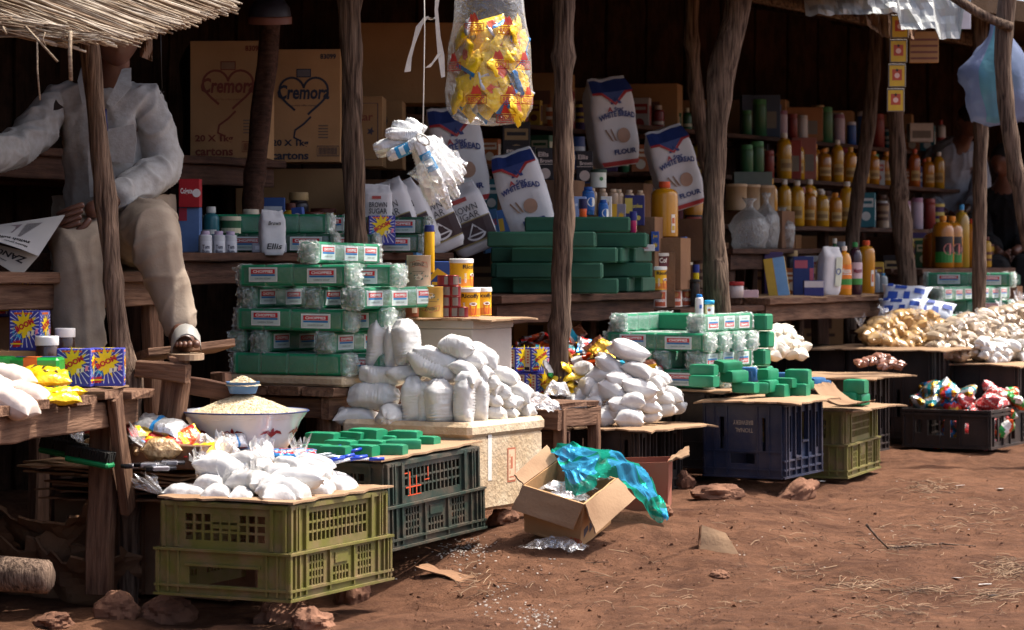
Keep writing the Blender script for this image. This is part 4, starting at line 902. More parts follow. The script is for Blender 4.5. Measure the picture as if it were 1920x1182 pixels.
heap(PG,1755,1930,578,668,100,lambda px:12.95+.002*(px-1760),'greyish brown packet in the heap beside the far wrapped soap','greyish brown packets','sugar_packet','packet',3,shape=lambda u:.5+.5*u**.5,tf=.25,s=(.85,1.15))
heap(PW,1840,1925,640,676,20,lambda px:12.85+.002*(px-1760),'small white packet at the street end of the brown packets','small white packets','sugar_packet','packet',4,shape=lambda u:1,kY=.001)
M_brp=mat('small_brown_packet','#9a6c5a',rough=.25,col2='#7d5446',scale=18,bump=.3,bscale=60,objvar=.15,coat=.6)
PK=[pillow(.05,.045,.03,70+i,M_brp,8,6) for i in range(2)]
heap(PK,1607,1690,668,688,26,lambda px:11.95,'tiny glossy reddish brown packet on the curled cardboard tray','tiny reddish brown packets','nut_packet','packet',5,shape=lambda u:1-abs(2*u-1)**2*.6)
M_bwp=mat('blue_white_pack','#dfe6f2',rough=.35,bump=.2,bscale=30,objvar=.04,coat=.3)
def bwpack(seed):
    me=pillow(.26,.15,.09,seed,M_bwp,12,8); pr=MB()
    def f(u,v,h):
        a=u/.13;b_=v/.075; return Vector((u,v,.045*(max(0,1-a**4)**.5)*(max(0,1-b_**4)**.5)+.003+h))
    for u,v,w_,h_ in [(-.08,-.05,.05,.05),(.0,-.055,.03,.06),(.05,.0,.05,.03),(-.05,.02,.06,.02),(-.09,.03,.03,.02)]: pr.rect(f,u,v,u+w_,v+h_,0,.001,3,3)
    return me,pr.mesh('print',[ink('#26479c')])
for i,(px,py,Y,rz,ry) in enumerate([(1697,558,13.4,-.1,R(4)),(1690,583,13.3,-.2,0),(1745,585,13.35,.2,R(10))]):
    me,pr=bwpack(90+i); o=solo('flour_pack',me,'white pack with dark blue squares behind the brown sugar packets','packet',TR(atY(px,py,Y),YAW+rz+.3,R(55),ry),'blue and white packs'); new('print',pr,o)
# ================================================================== goods on the rough left table
KBOOM=boom(.102,.06,.112); zT=.585
LBm='blue washing powder box with yellow burst and red lettering'
spawn(KBOOM,'washing_powder_box',LBm+' in a pair beside the pole','box',TR(posY(143,7.86,zT),R(-6)),'pair of washing powder boxes')
spawn(KBOOM,'washing_powder_box',LBm+' in a pair beside the pole','box',TR(posY(201,7.90,zT),R(3)),'pair of washing powder boxes')
KB2=boom(.100,.075,.120)
cbx=carton(.20,.12,.10,M_cardbrown)
spawn(cbx,'carton','plain brown carton under the upper washing powder box','carton',TR(posY(60,8.06,zT),R(4)))
spawn(KB2,'washing_powder_box','tall washing powder box standing above the green tea pack','box',TR(posY(56,8.05,zT+.10),R(-14)))
for k,px in enumerate((18,46)): spawn(boom(.085,.07,.12),'washing_powder_box','shaded washing powder box beside the newspaper reader','box',TR(posY(px,8.55,.775),R(8)),'shaded pair of washing powder boxes')
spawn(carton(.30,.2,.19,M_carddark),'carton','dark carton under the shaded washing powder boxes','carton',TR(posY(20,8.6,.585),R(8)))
# jars
def jar(r,h,mb_,ml):
    a=MB(); a.lathe([(r*.9,0),(r,.004),(r,h*.72),(r*.9,h*.78)],20,0); c=MB(); c.lathe([(r*1.02,h*.76),(r*1.05,h*.78),(r*1.05,h*.98),(r*.98,h),(0.001,h)],20,0)
    return [('glass',a.mesh('glass',[mb_]),None),('lid',c.mesh('lid',[ml],40),None)]
M_jar=mat('brown_jar','#4a352b',rough=.2,coat=.4,objvar=.1); M_wlid=mat('white_lid','#e9e7e2',rough=.4,var=.04)
spawn(jar(.034,.115,M_jar,M_wlid),'jar','white lidded brown jar next to the green tea pack','jar',TR(posY(88,7.98,zT+.03),0)); spawn(jar(.030,.115,M_jar,M_wlid),'jar','white lidded jar in clear film behind the paired boxes','jar',TR(posY(122,8.12,zT+.05),0))
solo('cardboard_block',plank_me(.2,.1,.05,M_cardbrown,5),'low cardboard block under the two white lidded jars','carton',TR(posY(104,8.06,zT+.024),R(5)))
# tea pack, lettering upside down
def tea(pm,fr,rt,tp,lf):
    pm.rect(fr,-.018,-.045,.022,.045,0,.0008); pm.rect(tp,-.018,-.04,.022,.04,0,.0008)
    pm.rect(fr,-.05,-.045,.075,.005,1,.0014); pm.rect(fr,-.046,-.042,.071,.002,2,.002)
    f2=lambda u,v,h: fr(-u,-v,h); pm.text(f2,'LEAVES TEA',-.012,.014,.014,3,.003,width=.085,bold=.03); pm.poly(fr,[(-.046,-.042),(-.030,-.042),(-.038,-.012)],4,.0026)
    pm.rect(tp,-.05,-.03,-.02,.03,2,.0012); pm.rect(tp,.025,-.03,.07,.03,2,.0012)
spawn(carton(.170,.09,.092,mat('green_foil','#1d9a3c',rough=.3,coat=.5,bump=.3,bscale=25,objvar=0),tea,[ink('#e0702a'),ink('#b6c93a'),ink('#27406f'),ink('#e8e4d0'),ink('#d09a3a')],bev=.008,name='box'),'tea_pack','shiny green tea pack with an orange band and upside down lettering','packet',TR(posY(62,7.72,zT),R(-3)))
spawn(carton(.11,.07,.085,mat('green_foil','#1d9a3c'),bev=.008,name='box'),'tea_pack','second green tea pack half out of sight beside the first','packet',TR(posY(-6,7.70,zT+.01),R(20)))
spawn(carton(.05,.05,.05,mat('green_foil','#1d9a3c'),lambda pm,fr,rt,tp,lf: pm.rect(fr,-.018,-.02,.018,.02,0,.001),[ink('#e8e4d0')],bev=.003,name='box'),'soap_box','little green box between the yellow packets and washing powder','box',TR(posY(112,7.72,zT),R(15)))
# foil packets with printed bands
def packet(L,W,T,seed,mats,pattern,nu=14,nv=8):
    me=pillow(L,W,T,seed,mats[0],nu,nv,wr=.0055,pl=.45,pin=.04)
    for m in mats[1:]: me.materials.append(m)
    idx=[]
    for sg in(0,1):
        for i in range(nu):
            for j in range(nv): idx.append(pattern(i/nu,(j if sg==0 else nv-1-j)/nv)%len(mats))
    me.polygons.foreach_set('material_index',idx); return me
def foil(n,c,metal=.35): return mat('foil_'+n,c,rough=.28,metal=metal,var=.08,bump=.7,bscale=45,objvar=.05,coat=.3)
F_y=foil('yellow','#f2c61a',.1); F_k=foil('black','#3a2d22',.1); F_br=foil('brown','#5d3220'); F_or=foil('orange','#d8521f'); F_bl=foil('blue','#2a7fbf'); F_cy=foil('cyan','#35b5d8'); F_go=foil('gold','#b8891f',.7); F_si=foil('silver','#c6c6c8',.7); F_re=foil('red','#c22a26'); F_pk=foil('pink','#cf5a5a',.2); F_gr=foil('green','#2f9a4a'); F_wh=foil('white','#e6e4de',.05); F_te=foil('teal','#1f7f86')
YP=[packet(.11,.075,.035,i,[F_y,F_k],lambda a,b_,i=i: 1 if (.3<a<.42 and .3<b_<.8) or (.5<a<.58 and .3<b_<.7) else 0) for i in range(3)]
for k,(px,py,Y,rz,rx) in enumerate([(95,708,7.55,20,20),(72,700,7.6,-10,10),(112,745,7.42,25,15),(90,738,7.46,5,10),(122,738,7.46,35,-10)]):
    solo('yellow_packet',YP[k%3],'crinkled yellow packet with dark print on the low table','packet',TR(atY(px,py,Y),R(rz),R(rx),0,1.0),'yellow packets on the low table')
M_pinkbag=mat('pinkish_flour_bag','#d6c6ba',rough=.35,var=.05,scale=10,bump=.15,bscale=35,objvar=.03,coat=.25)
PP=[pillow(.15,.10,.075,80+i,M_pinkbag) for i in range(3)]
for k,(px,py,Y,a) in enumerate([(14,708,7.45,10),(5,748,7.30,20),(48,742,7.38,12),(22,755,7.2,25),(-30,725,7.3,0)]): solo('flour_bag',PP[k%3],'pinkish white flour bag on the edge of the low table','bag',bagM(atY(px,py,Y),a,-.2,0,(1,1,1)),'pinkish flour bags on the low table')
# ================================================================== cardboard pile and the goods on it
cp=root_('cardboard_pile','tall pile of flattened old cardboard under the loose groceries','cardboard',loc2w(-.8,.42,0))
rp=random.Random(9); z=.215; k=0
while z<.325:
    t=rp.uniform(.010,.022); me=sheet(.68+rp.uniform(-.12,.08),.54+rp.uniform(-.06,.06),M_card if z>.27 else M_carddark,100+k,.006,.007,12,8,rag=.02)
    M=TR(loc2w(-.86+rp.uniform(-.05,.05),.60+rp.uniform(-.04,.03),z+t),YAW+rp.uniform(-.10,.10),R(rp.uniform(-1.5,1.5)),R(rp.uniform(-1.5,1.5))); new('cardboard_layer',me,cp,cp.matrix_basis.inverted()@M); z+=t; k+=1
for q_,(x_,y_) in enumerate([(-.68,.66),(-1.03,.64)]): spawn(carton(.33,.42,.30,M_carddark),'carton','big dark carton %s the flattened cardboard pile'%('beside the olive crate, under' if q_==0 else 'beneath the low table, under'),'carton',TR(loc2w(x_,y_,-.08),YAW+(.06 if q_ else -.05)))
zP=.345
# crumpled cartons under the pile, in the dark
for k,(px,py,Y,s) in enumerate([(110,1020,8.25,.11),(50,1095,8.3,.12),(150,1110,8.2,.10)]):
    me=sheet(s*3.2,s*2.6,M_carddark,300+k,.008,.05,16,12,rag=.03,bend=.35); solo('crushed_carton',me,['crushed dark carton just under the cardboard pile','crushed dark carton behind the fallen log','crushed dark carton on the dirt beside the low table leg'][k],'carton',TR(atY(px,py,Y),YAW+rp.uniform(-.6,.6),R(rp.uniform(-60,-30)),R(rp.uniform(-15,15))),'crushed cartons under the low table')
def PY(py,Y,px=0): return (min(8.55,.607*F/(py+4-HOR)) if py<862 else .612*F/(py+2-HOR)) if px<235 else min(Y,8.12)-.04
spawn(carton(.26,.22,.07,M_carddark),'carton','flat old carton raising the packets before the basin','carton',TR(loc2w(-.62,.36,.335),YAW))
# scrubbing brushes
br=MB(); br.box((0,0,0),(.15,.05,.018),0,None,.006); bh=MB(); rr=random.Random(2)
for i in range(15):
    for j in range(4):
        x=-.068+.0097*i;y=-.018+.012*j
        bh.box((x,y,.024),(.0075,.009,.03),0,Matrix.Rotation(rr.uniform(-.2,.2),3,'Y'))
KBR=[('back',br.mesh('back',[mat('green_plastic','#1f7f4c',rough=.35)]),None),('bristle',bh.mesh('bristle',[mat('black_bristle','#17150f',rough=.8)]),None)]
for k,(px,py,Y,rz) in enumerate([(118,850,8.02,-20),(168,866,7.95,-22),(150,838,8.25,12)]): spawn(KBR,'scrubbing_brush','green scrubbing brush with black bristles on the cardboard pile','brush',TR(atY(px,py,PY(py,Y,px)),R(rz),R(0),R(8)),'scrubbing brushes')
M_nut=mat('pasta_bag','#c9a778',rough=.3,col2='#8e6b45',scale=55,bump=.9,bscale=70,objvar=.06,coat=.35,detail=1)
PNUT=[pillow(.12,.095,.07,120+i,M_nut,gather=.7) for i in range(2)]
for k,(px,py,Y,s,rz) in enumerate([(300,843,7.98,1.0,200),(178,840,8.25,.9,160),(262,845,8.1,.7,120)]):
    o=solo('nut_bag',PNUT[k%2],'clear tied bag of dry groundnuts on the cardboard pile','bag',bagM(atY(px,py,PY(py,Y,px)),0,R(rz),0,(s,s,s)),'tied nut bags on the cardboard pile'); new('film_tuft',TUFT[k],o,Matrix.Translation((.05,0,.01))@Matrix.Rotation(R(-60),4,'Y'))
bt=MB()
for i in range(4):
    bt.tube([(-.045,-.018+.012*i,0),(.045,-.018+.012*i,0)],.0058,8,0)
KBT=[('cells',bt.mesh('cells',[mat('battery_shell','#3a3a3f',rough=.25,metal=.6,objvar=.1)]),None),('sleeve',(lambda m_: (m_.box((0,0,0),(.05,.052,.0135),0,None,.003),m_.mesh('sleeve',[mat('battery_wrap','#9a9aa2',rough=.15,metal=.4,coat=.6)]))[1])(MB()),None)]
for k,(px,py,Y) in enumerate([(282,872,7.86),(318,868,7.92),(300,878,7.82),(258,874,7.9)]): spawn(KBT,'battery_pack','shrink wrapped battery pack at the cardboard pile edge','battery pack',TR(atY(px,py,PY(py,Y,px)),YAW+R(25+10*k)),'battery packs')
RP=[packet(.15,.09,.03,130,[F_re,F_y],lambda a,b_:1 if .1<b_<.25 else 0),packet(.13,.10,.04,131,[F_or,F_re,F_y],lambda a,b_:int(a*6)%3),packet(.14,.09,.03,132,[F_y,F_re],lambda a,b_:1 if a<.2 else 0),packet(.16,.07,.03,133,[F_bl,F_re,F_si],lambda a,b_:int(b_*7)%3),packet(.12,.08,.03,134,[F_si,F_bl],lambda a,b_:1 if .4<a<.5 else 0)]
for k,(px,py,Y,m_,rz,rx,ry,s) in enumerate([(320,822,8.2,0,20,35,15,1.1),(350,830,8.08,1,40,60,-20,.9),(385,845,8.0,2,-5,30,0,.85),(280,805,8.35,2,30,20,0,1.1),(205,812,8.4,1,20,20,0,1),(230,820,8.3,3,10,30,5,1),(300,798,8.45,4,-15,15,10,1.3),(460,848,8.15,3,5,20,0,.7),(510,850,8.3,3,0,20,0,.7),(540,850,8.35,3,10,20,0,.7),(495,850,8.2,3,-10,15,0,.8),(555,850,8.4,3,5,20,0,.8),(445,826,8.1,4,45,60,0,.6),(190,800,8.5,0,0,20,0,1)]):
    solo('snack_packet',RP[m_],['red packet with a yellow stripe on the cardboard pile','orange and red banded packet on the cardboard pile','yellow packet with a red end on the cardboard pile','striped red and blue packet in front of the rice basin','silvery blue packet on the cardboard pile'][m_],'packet',TR(atY(px,py,PY(py,Y,px)),R(rz),R(rx),R(ry),s),'mixed packets around the rice basin')
for k,(px,py,Y,s) in enumerate([(383,832,8.06,.8),(422,838,8.02,.8),(350,815,8.3,.7)]):
    me=crumple(200+k,.10*s,.09*s,.05*s,M_filmw); solo('clear_bag',me,'crumpled clear bag in front of the rice basin','bag',TR(atY(px,py+8,PY(py,Y,px)),R(30*k),R(20)),'crumpled clear bags')
# ================================================================== enamel basin of rice
bc=posY(458,8.25,.365); M_en=mat('white_enamel','#dfe1e3',rough=.12,var=.04,scale=4,objvar=0,coat=.5); M_rim=ink('#2b3a66',.3)
b1=MB(); b1.lathe([(.0001,.002),(.118,.0),(.130,.006),(.155,.05),(.176,.095),(.196,.122),(.200,.126),(.196,.127),(.170,.095),(.15,.05),(.12,.012),(.0001,.01)],40,0,cap=False)
rim=MB(); rim.lathe([(.1985,.1235),(.202,.1255),(.1995,.1285),(.196,.126)],40,0,cap=False)
dec=MB()
def fb_(u,v,h):
    z=.062+v; r=.155+(.021)*(z-.05)/.045+h+.001; return Vector((r*math.cos(-math.pi/2+u/.165),r*math.sin(-math.pi/2+u/.165),z))
for c in (-.145,-.02,.105,.22):
    for sg in(-1,1): dec.poly(fb_,[(c,-.012),(c+sg*.018,.002),(c+sg*.040,-.002),(c+sg*.030,.008),(c+sg*.014,.012),(c,.002)][::sg],0,.0012)
    dec.poly(fb_,[(c-.006,-.004),(c,-.014),(c+.006,-.004),(c+.005,.012),(c,.020),(c-.005,.012)],0,.0016)
spawn([('bowl',b1.mesh('bowl',[M_en],50),None,[('painted_flower',dec.mesh('painted_flower',[ink('#8c2f2f',.2)]),None)]),('rim',rim.mesh('rim',[M_rim]),None)],'enamel_basin','white enamel basin with dark red painted leaves holding rice','basin',Matrix.Translation(bc))
solo('carton_stand',(lambda m_:(m_.box((0,0,.2),(.30,.30,.40),0,None,.004),m_.mesh('carton_stand',[M_carddark]))[1])(MB()),'old carton hidden under the enamel basin','carton',TR(bc-Vector((0,0,.40)),YAW))
M_rice=mat('rice_grain','#dccbaa',rough=.5,col2='#c2ad88',scale=80,objvar=0,bump=.0)
def rice_heap(Rr,H,base,ng,seed,gl=.0075,flat_=.35):
    mb=MB(); P=[]; r=random.Random(seed)
    prof=lambda t: base+H*(1-t**1.25)*(1-.0*t)
    for i in range(13):
        t=i/12; P.append([(Rr*t*math.cos(2*math.pi*j/36),Rr*t*math.sin(2*math.pi*j/36),prof(t)+.003*noise.noise(Vector((t*6,j*.5,seed)))) for j in range(36)])
    mb.grid(P[::-1],0,True,True)
    for k in range(ng):
        t=math.sqrt(r.random()); a=r.uniform(0,6.283); p=Vector((Rr*t*math.cos(a),Rr*t*math.sin(a),prof(t)+.001)); d=Vector((r.gauss(0,1),r.gauss(0,1),r.gauss(0,.35))).normalized(); s_=d.cross(Vector((0,0,1))).normalized(); u_=s_.cross(d); L=gl*r.uniform(.8,1.2)/2; w_=gl*.17
        mb.add([p-d*L,p+s_*w_-d*L*.3,p+u_*w_*1.2-d*L*.2,p-s_*w_-d*L*.3,p+d*L],[(0,2,1),(0,3,2),(4,1,2),(4,2,3)],0)
    return mb.mesh('rice',[M_rice])
tag(new('rice_heap',rice_heap(.186,.070,.108,5200,1),None,Matrix.Translation(bc)),'heap of pale rice filling the enamel basin','rice',kind='stuff')
sb=bc+Vector((.0,-.012,.186)); s1=MB(); s1.lathe([(.0001,.001),(.040,0),(.052,.034),(.053,.036),(.050,.035),(.038,.004),(.0001,.004)],28,0,cap=False)
solo('measuring_bowl',s1.mesh('measuring_bowl',[mat('blue_bowl_plastic','#3f6ea0',rough=.4,objvar=0)],50),'small blue bowl of rice pressed into the rice heap','bowl',Matrix.Translation(sb-Vector((.003,0,.006))))
tag(new('rice_scoop',rice_heap(.053,.030,.024,800,2),None,Matrix.Translation(sb-Vector((.003,0,.006)))),'rice heaped in the small blue bowl','rice',kind='stuff')
# ================================================================== tins on the pale box
ts=MB(); ts.box((0,0,.13),(.26,.28,.26),0,None,.004); tl=MB(); tl.box((0,0,.275),(.268,.288,.03),0,None,.003)
M_pale=mat('pale_carton','#b9b2aa',rough=.85,col2='#a39b92',scale=5,bump=.1,dust=.3)
pst=atX(868,600,-.60)
TS=loc2w(w2loc(pst).x-.02,w2loc(pst).y+.02,.455)
spawn([('body',ts.mesh('body',[M_pale]),None),('lid',tl.mesh('lid',[M_pale]),None)],'pale_box','pale grey box with a lid, under the coffee tins','box',TR(TS,YAW))
solo('cardboard_sheet',sheet(.36,.36,M_card,15,.006,.004,rag=.015,droop=.01),'ragged cardboard under the coffee tins on the pale box','cardboard',TR(TS+Vector((.03,0,.297)),YAW))
zK=TS.z+.300
HZ=[ink('#b99f83'),ink('#a5543c'),ink('#3c3a30'),ink('#24574a'),ink('#cdb89b')]
def heinz(flip,base):
    def d(pm,f):
        g_=f if not flip else (lambda u,v,h: f(-u,-v,h))
        pts=[(-.036,.012),(-.030,.030),(-.02,.030),(0,.036),(.02,.030),(.030,.030),(.036,.012),(.02,.014),(0,.019),(-.02,.014)]
        pm.ring(g_,pts,.0022,1,.001); pm.text(g_,'HEINZ',0,.023,.011,2,.0012,width=.042,bold=.02)
        pm.disc(g_,0,-.022,.014,4,.0008,12,.010)
        r=random.Random(3)
        for k in range(9):
            u=r.uniform(-.032,.032);v=-.022+r.uniform(-.012,.014); pm.poly(g_,[(u,v),(u+.008,v+.002),(u+.005,v+.007)],3,.0014+k*1e-5)
        pm.rect(g_,-.022,-.003,.022,-.0015,2,.001,4,1)
    return tin(.0425,.108,base,d,HZ)
spawn(heinz(False,mat('tin_tan','#b79c7f',rough=.4,metal=.25,dust=.3,objvar=0)),'food_tin','tan food tin standing on top of the other tins','tin',TR(posY(785,9.33,zK+.109),0))
spawn(heinz(True,mat('tin_yellow','#c79a45',rough=.4,metal=.25,dust=.25,objvar=0)),'food_tin','yellowish food tin with its label upside down','tin',TR(posY(808,9.30,zK),0))
spawn(tin(.0425,.108,mat('tin_brown','#8a4a2c',rough=.4,metal=.2,dust=.25,objvar=0),lambda pm,f:pm.rect(f,.01,-.04,.03,.04,0,.001,4,1),[ink('#c9b9a4')]),'food_tin','reddish brown tin behind the upside down tin','tin',TR(posY(768,9.42,zK),0))
RC=[ink('#f0b61c'),ink('#2a1a14'),ink('#e07f1e'),ink('#f2ede0'),ink('#7a2f1c'),ink('#c9551b')]
def ric(word,ang):
    def d(pm,f0):
        f=lambda u,v,h: f0(u+ang,v,h)
        pm.rect(f,-.13,-.048,.13,-.02,2,.0006,24,1)
        pm.text(f,word,.010,.022,.019,1,.0016,width=.068,bold=.03)
        # glass of coffee
        pm.poly(f,[(.004,-.006),(.034,-.006),(.028,-.044),(.010,-.044)],5,.0014); pm.disc(f,.019,-.004,.015,3,.0018,12,.006); pm.disc(f,.019,-.005,.009,4,.0022,10,.003)
        pm.rect(f,-.055,-.036,-.030,-.012,3,.001,3,1)
        for k in range(6): pm.rect(f,-.053+.004*k,-.034,-.051+.004*k,-.014,1,.0014)
        f2=lambda u,v,h: f(-v-.014,u-.016,h); pm.text(f2,'NESCAFE',0,0,.008,3,.0016,width=.034,bold=.03)
    return tin(.0415,.098,ink('#f0b21c',.35),d,RC,lid=M_wlid,lidh=.012)
LC='yellow coffee tin with a white lid on the pale box'
spawn(ric('Ricoffy',.03),'coffee_tin','yellow coffee tin standing on top of two others','tin',TR(posY(865,9.50,zK+.103),0)); 
spawn(ric('Ricoffy',.0),'coffee_tin',LC,'tin',TR(posY(878,9.46,zK),0),'lower coffee tins on the pale box'); spawn(ric('Ricoffy',.008),'coffee_tin',LC,'tin',TR(posY(900,9.72,zK-.002),0),'lower coffee tins on the pale box')
M_rt=mat('red_small_tin','#7f1f24',rough=.35,metal=.3,objvar=.12); KRT=tin(.0225,.036,M_rt,lambda pm,f:pm.rect(f,-.004,-.014,.016,.014,0,.0008,4,1),[ink('#6d6258')])
for lev,pxs in((0,(835,850,866)),(1,(836,852)),(2,(826,838,852)),(3,(832,848))):
    for px in pxs: spawn(KRT,'small_tin','small dark red tin stacked between the yellow tins','tin',TR(posY(px,9.34,zK+.037*lev),R(rs.uniform(-20,20))),'small dark red tins')
# yellow aerosol and box behind the tins
spawn(bottle(.019,.17,ink('#e9b11c',.35),ink('#1e2a6d'),.8,.86,.20),'spray_can','yellow spray can with a dark blue cap behind the tan tin','can',TR(posY(805,9.62,.93-.02),0))
spawn(carton(.11,.05,.09,ink('#2a4f9a'),lambda pm,fr,rt,tp,lf:(pm.poly(fr,[(-.05,-.01),(-.02,.02),(.02,-.005),(.05,.012),(.05,-.012),(.02,-.03),(-.02,-.004),(-.05,-.034)],0,.001),pm.rect(fr,-.04,-.042,-.01,-.030,0,.001)),[ink('#e0b62a')],name='box'),'custard_box','blue and yellow box behind the coffee tins','box',TR(posY(832,9.72,.86),R(-6)))
solo('carton_stand',(lambda m_:(m_.box((0,0,.17),(.24,.18,.34),0,None,.004),m_.mesh('carton_stand',[M_carddark]))[1])(MB()),'dark carton standing behind the pale box of tins','carton',TR(posY(815,9.72,.515),YAW))
# ================================================================== washing powder boxes and snack packets on the low table
KB3=boom(.105,.055,.095); GX='washing powder boxes among the snack packets'
for lev,(pxs) in ((0,(965,990,1012)),(1,(945,975,1004))):
    # two courses
    for i,px in enumerate(pxs): spawn(KB3,'washing_powder_box','small washing powder box stacked beside the shiny snack packets','box',TR(posY(px,10.28+.012*i,.424+.0965*lev),R(50+rs.uniform(-5,5))),GX)
SN=[packet(.13,.085,.03,140+i,ms_,pt) for i,(ms_,pt) in enumerate([([F_br,F_or,F_si],lambda a,b_:int(a*5+b_*3)%3),([F_or,F_br,F_wh],lambda a,b_:int(a*4)%3),([F_bl,F_si,F_re],lambda a,b_:int(a*5+b_*2)%3),([F_br,F_cy,F_wh],lambda a,b_:1 if .3<a<.5 else (2 if .5<=a<.6 else 0)),([F_go,F_br],lambda a,b_:1 if b_>.6 else 0),([F_re,F_te,F_br],lambda a,b_:int(b_*5)%3),([F_wh,F_gr,F_re],lambda a,b_:1 if b_<.2 else (2 if .4<a<.5 and .4<b_<.6 else 0)),([F_y,F_k],lambda a,b_:1 if .35<a<.5 and .3<b_<.7 else 0)])]
rk=random.Random(21)
SNL=['brown orange and silver snack packet in the shiny heap','orange snack packet in the shiny heap','blue and silver snack packet in the shiny heap','dark brown packet with a light blue band in the shiny heap','gold and brown packet in the shiny heap','red and teal striped packet in the shiny heap','white and green packet in the shiny heap','yellow packet with dark print in the shiny heap']
for k in range(64):
    u=rk.random(); px=940+215*u; top=640-18*math.sin(u*3.1)+12*u; py=rk.uniform(top,min(720,top+75)); ty=k%6
    Y=10.45+.002*(720-py)+rk.uniform(0,.12)
    solo('snack_packet',SN[ty],SNL[ty],'packet',TR(atY(px,py,Y),rk.uniform(0,6.3),rk.uniform(-.9,.9),rk.uniform(-.7,.7),rk.uniform(.8,1.1)),'shiny snack packets in the heap')
for k,(px,py,ty,rz,rx,ry) in enumerate([(1035,698,6,60,60,20),(1055,700,7,20,40,-10),(1065,690,7,50,50,30),(1050,715,7,0,20,10),(1045,730,7,30,30,0),(1060,732,7,-20,30,0),(1075,700,7,20,40,-10),(1120,650,4,40,40,-30),(1125,662,4,20,30,0),(1225,700,2,30,60,0),(1215,705,5,10,40,0),(1222,690,4,60,70,0)]):
    solo('snack_packet',SN[ty],SNL[ty],'packet',TR(atY(px,py,10.25 if px<1100 else 10.55),R(rz),R(rx),R(ry),.85),'shiny snack packets in the heap')
me=crumple(210,.16,.12,.05,M_filmw,amp=.03); solo('clear_bag',me,'crumpled clear bag between the foam box and the pyramid','bag',TR(atY(1010,765,9.75),YAW,0,R(12)))
me=crumple(211,.09,.08,.05,M_filmw,amp=.03); solo('clear_bag',me,'cloudy tied bag under the yellow packets','bag',TR(atY(1045,742,10.1),0))
# sweets in the open crate
SW=[packet(.12,.09,.06,150+i,ms_,pt) for i,(ms_,pt) in enumerate([([F_pk,F_wh],lambda a,b_:1 if int(a*14+b_*8)%5==0 else 0),([F_go,F_te,F_si],lambda a,b_:int(a*5+b_*3)%3),([F_bl,F_go,F_re],lambda a,b_:int(a*5+b_*4)%3),([F_or,F_gr,F_wh],lambda a,b_:int(a*4+b_*3)%3)])]
SWL=['pink spotted sweet bag in the low open crate','gold and teal sweet bag in the low open crate','blue gold and red sweet bag in the low open crate','orange sweet bag in the low open crate']
for k in range(54):
    u=rk.random(); px=1718+195*u; py=rk.uniform(724+18*abs(u-.4),764) if k<38 else rk.uniform(768,835); ty=(0 if .45<u<.8 and rk.random()<.8 else (3 if u>.8 else rk.choice((1,2,1))))
    p=atY(px,py,12.45+.004*(770-py)*(py<770)+rk.uniform(0,.2)); solo('sweet_bag',SW[ty],SWL[ty],'sweets',TR(p,rk.uniform(0,6.3),rk.uniform(-.7,.7),rk.uniform(-.7,.7),rk.uniform(.78,1.02)),'sweet bags in the open crate')
# ================================================================== open carton with film, checked plastic, red carton
def wall(root,name,a,b_,c,d,m,T=.005,n=5,amp=.004,seed=0):
    # a b c d corners (world) of a cardboard panel, slightly warped
    a,b_,c,d=[Vector(q) for q in(a,b_,c,d)]; nr=(b_-a).cross(d-a).normalized(); P=[];Q=[]
    for i in range(n+1):
        r1=[];r2=[]
        for j in range(n+1):
            p=(a*(1-i/n)+b_*(i/n))*(1-j/n)+(d*(1-i/n)+c*(i/n))*(j/n); p=p+nr*amp*noise.noise(Vector((i*.8+seed,j*.8,seed)))*(0 if (i in(0,n) and j in(0,n)) else 1); r1.append(p);r2.append(p-nr*T)
        P.append(r1);Q.append(r2[::-1])
    mb=MB(); mb.grid(P,0,True); mb.grid(Q,0,True)
    mb.grid([[P[i][0] for i in range(n+1)],[P[i][0]-nr*T for i in range(n+1)]],0,False); mb.grid([[P[i][n] for i in range(n+1)],[P[i][n]-nr*T for i in range(n+1)]],0,False)
    mb.grid([P[0],[p-nr*T for p in P[0]]],0,False); mb.grid([P[n],[p-nr*T for p in P[n]]],0,False)
    o=new(name,mb.mesh(name,[m]),root,root.matrix_basis.inverted() if root else None); return o
ob=root_('open_carton','torn open brown carton full of clear film, standing in the dirt','carton',gpt(1083,1034))
B=gpt(1086,1030); ex_=Vector((.84,-.47,-.22)).normalized(); ey_=Vector((.47,.83,.27)).normalized(); ez_=ex_.cross(ey_).normalized(); W_,D_,H_=.205,.225,.165
B=B+Vector((0,0,.0)); q=lambda x,y,z: B+ex_*x+ey_*y+ez_*z
c00,c10,c11,c01=q(-W_,0,0),q(0,0,0),q(0,D_,0),q(-W_,D_,0); t00,t10,t11,t01=q(-W_-.01,-.01,H_),q(.012,-.012,H_),q(.01,D_,H_),q(-W_-.01,D_,H_)
wA=wall(ob,'side',c00,c10,t10,t00,M_cardbrown,seed=1); wB=wall(ob,'side',c10,c11,t11,t10,M_cardbrown,seed=2); wall(ob,'side',c11,c01,t01,t11,M_cardbrown,seed=3); wall(ob,'side',c01,c00,t00,t01,M_cardbrown,seed=4); wall(ob,'bottom',c00+ez_*.006,c01+ez_*.006,c11+ez_*.006,c10+ez_*.006,M_cardbrown,seed=5)
wall(ob,'flap',t00,t10,t10-ez_*.085-ey_*.025-ex_*.02,t00-ez_*.08-ey_*.03-ex_*.02,M_card,seed=6,amp=.01); wall(ob,'flap',t10,t11,t11+ex_*.07-ez_*.05,t10+ex_*.05-ez_*.085-ey_*.01,M_card,seed=7,amp=.01)
wall(ob,'flap',t01,t00,t00+Vector((-.03,.01,.03)),t01+Vector((-.035,.03,.045)),M_card,seed=8,amp=.01)
pb=MB(); fB=lambda u,v,h: c10+(c11-c10).normalized()*u+ez_*v+(c11-c10).cross(ez_).normalized()*(h+.003)
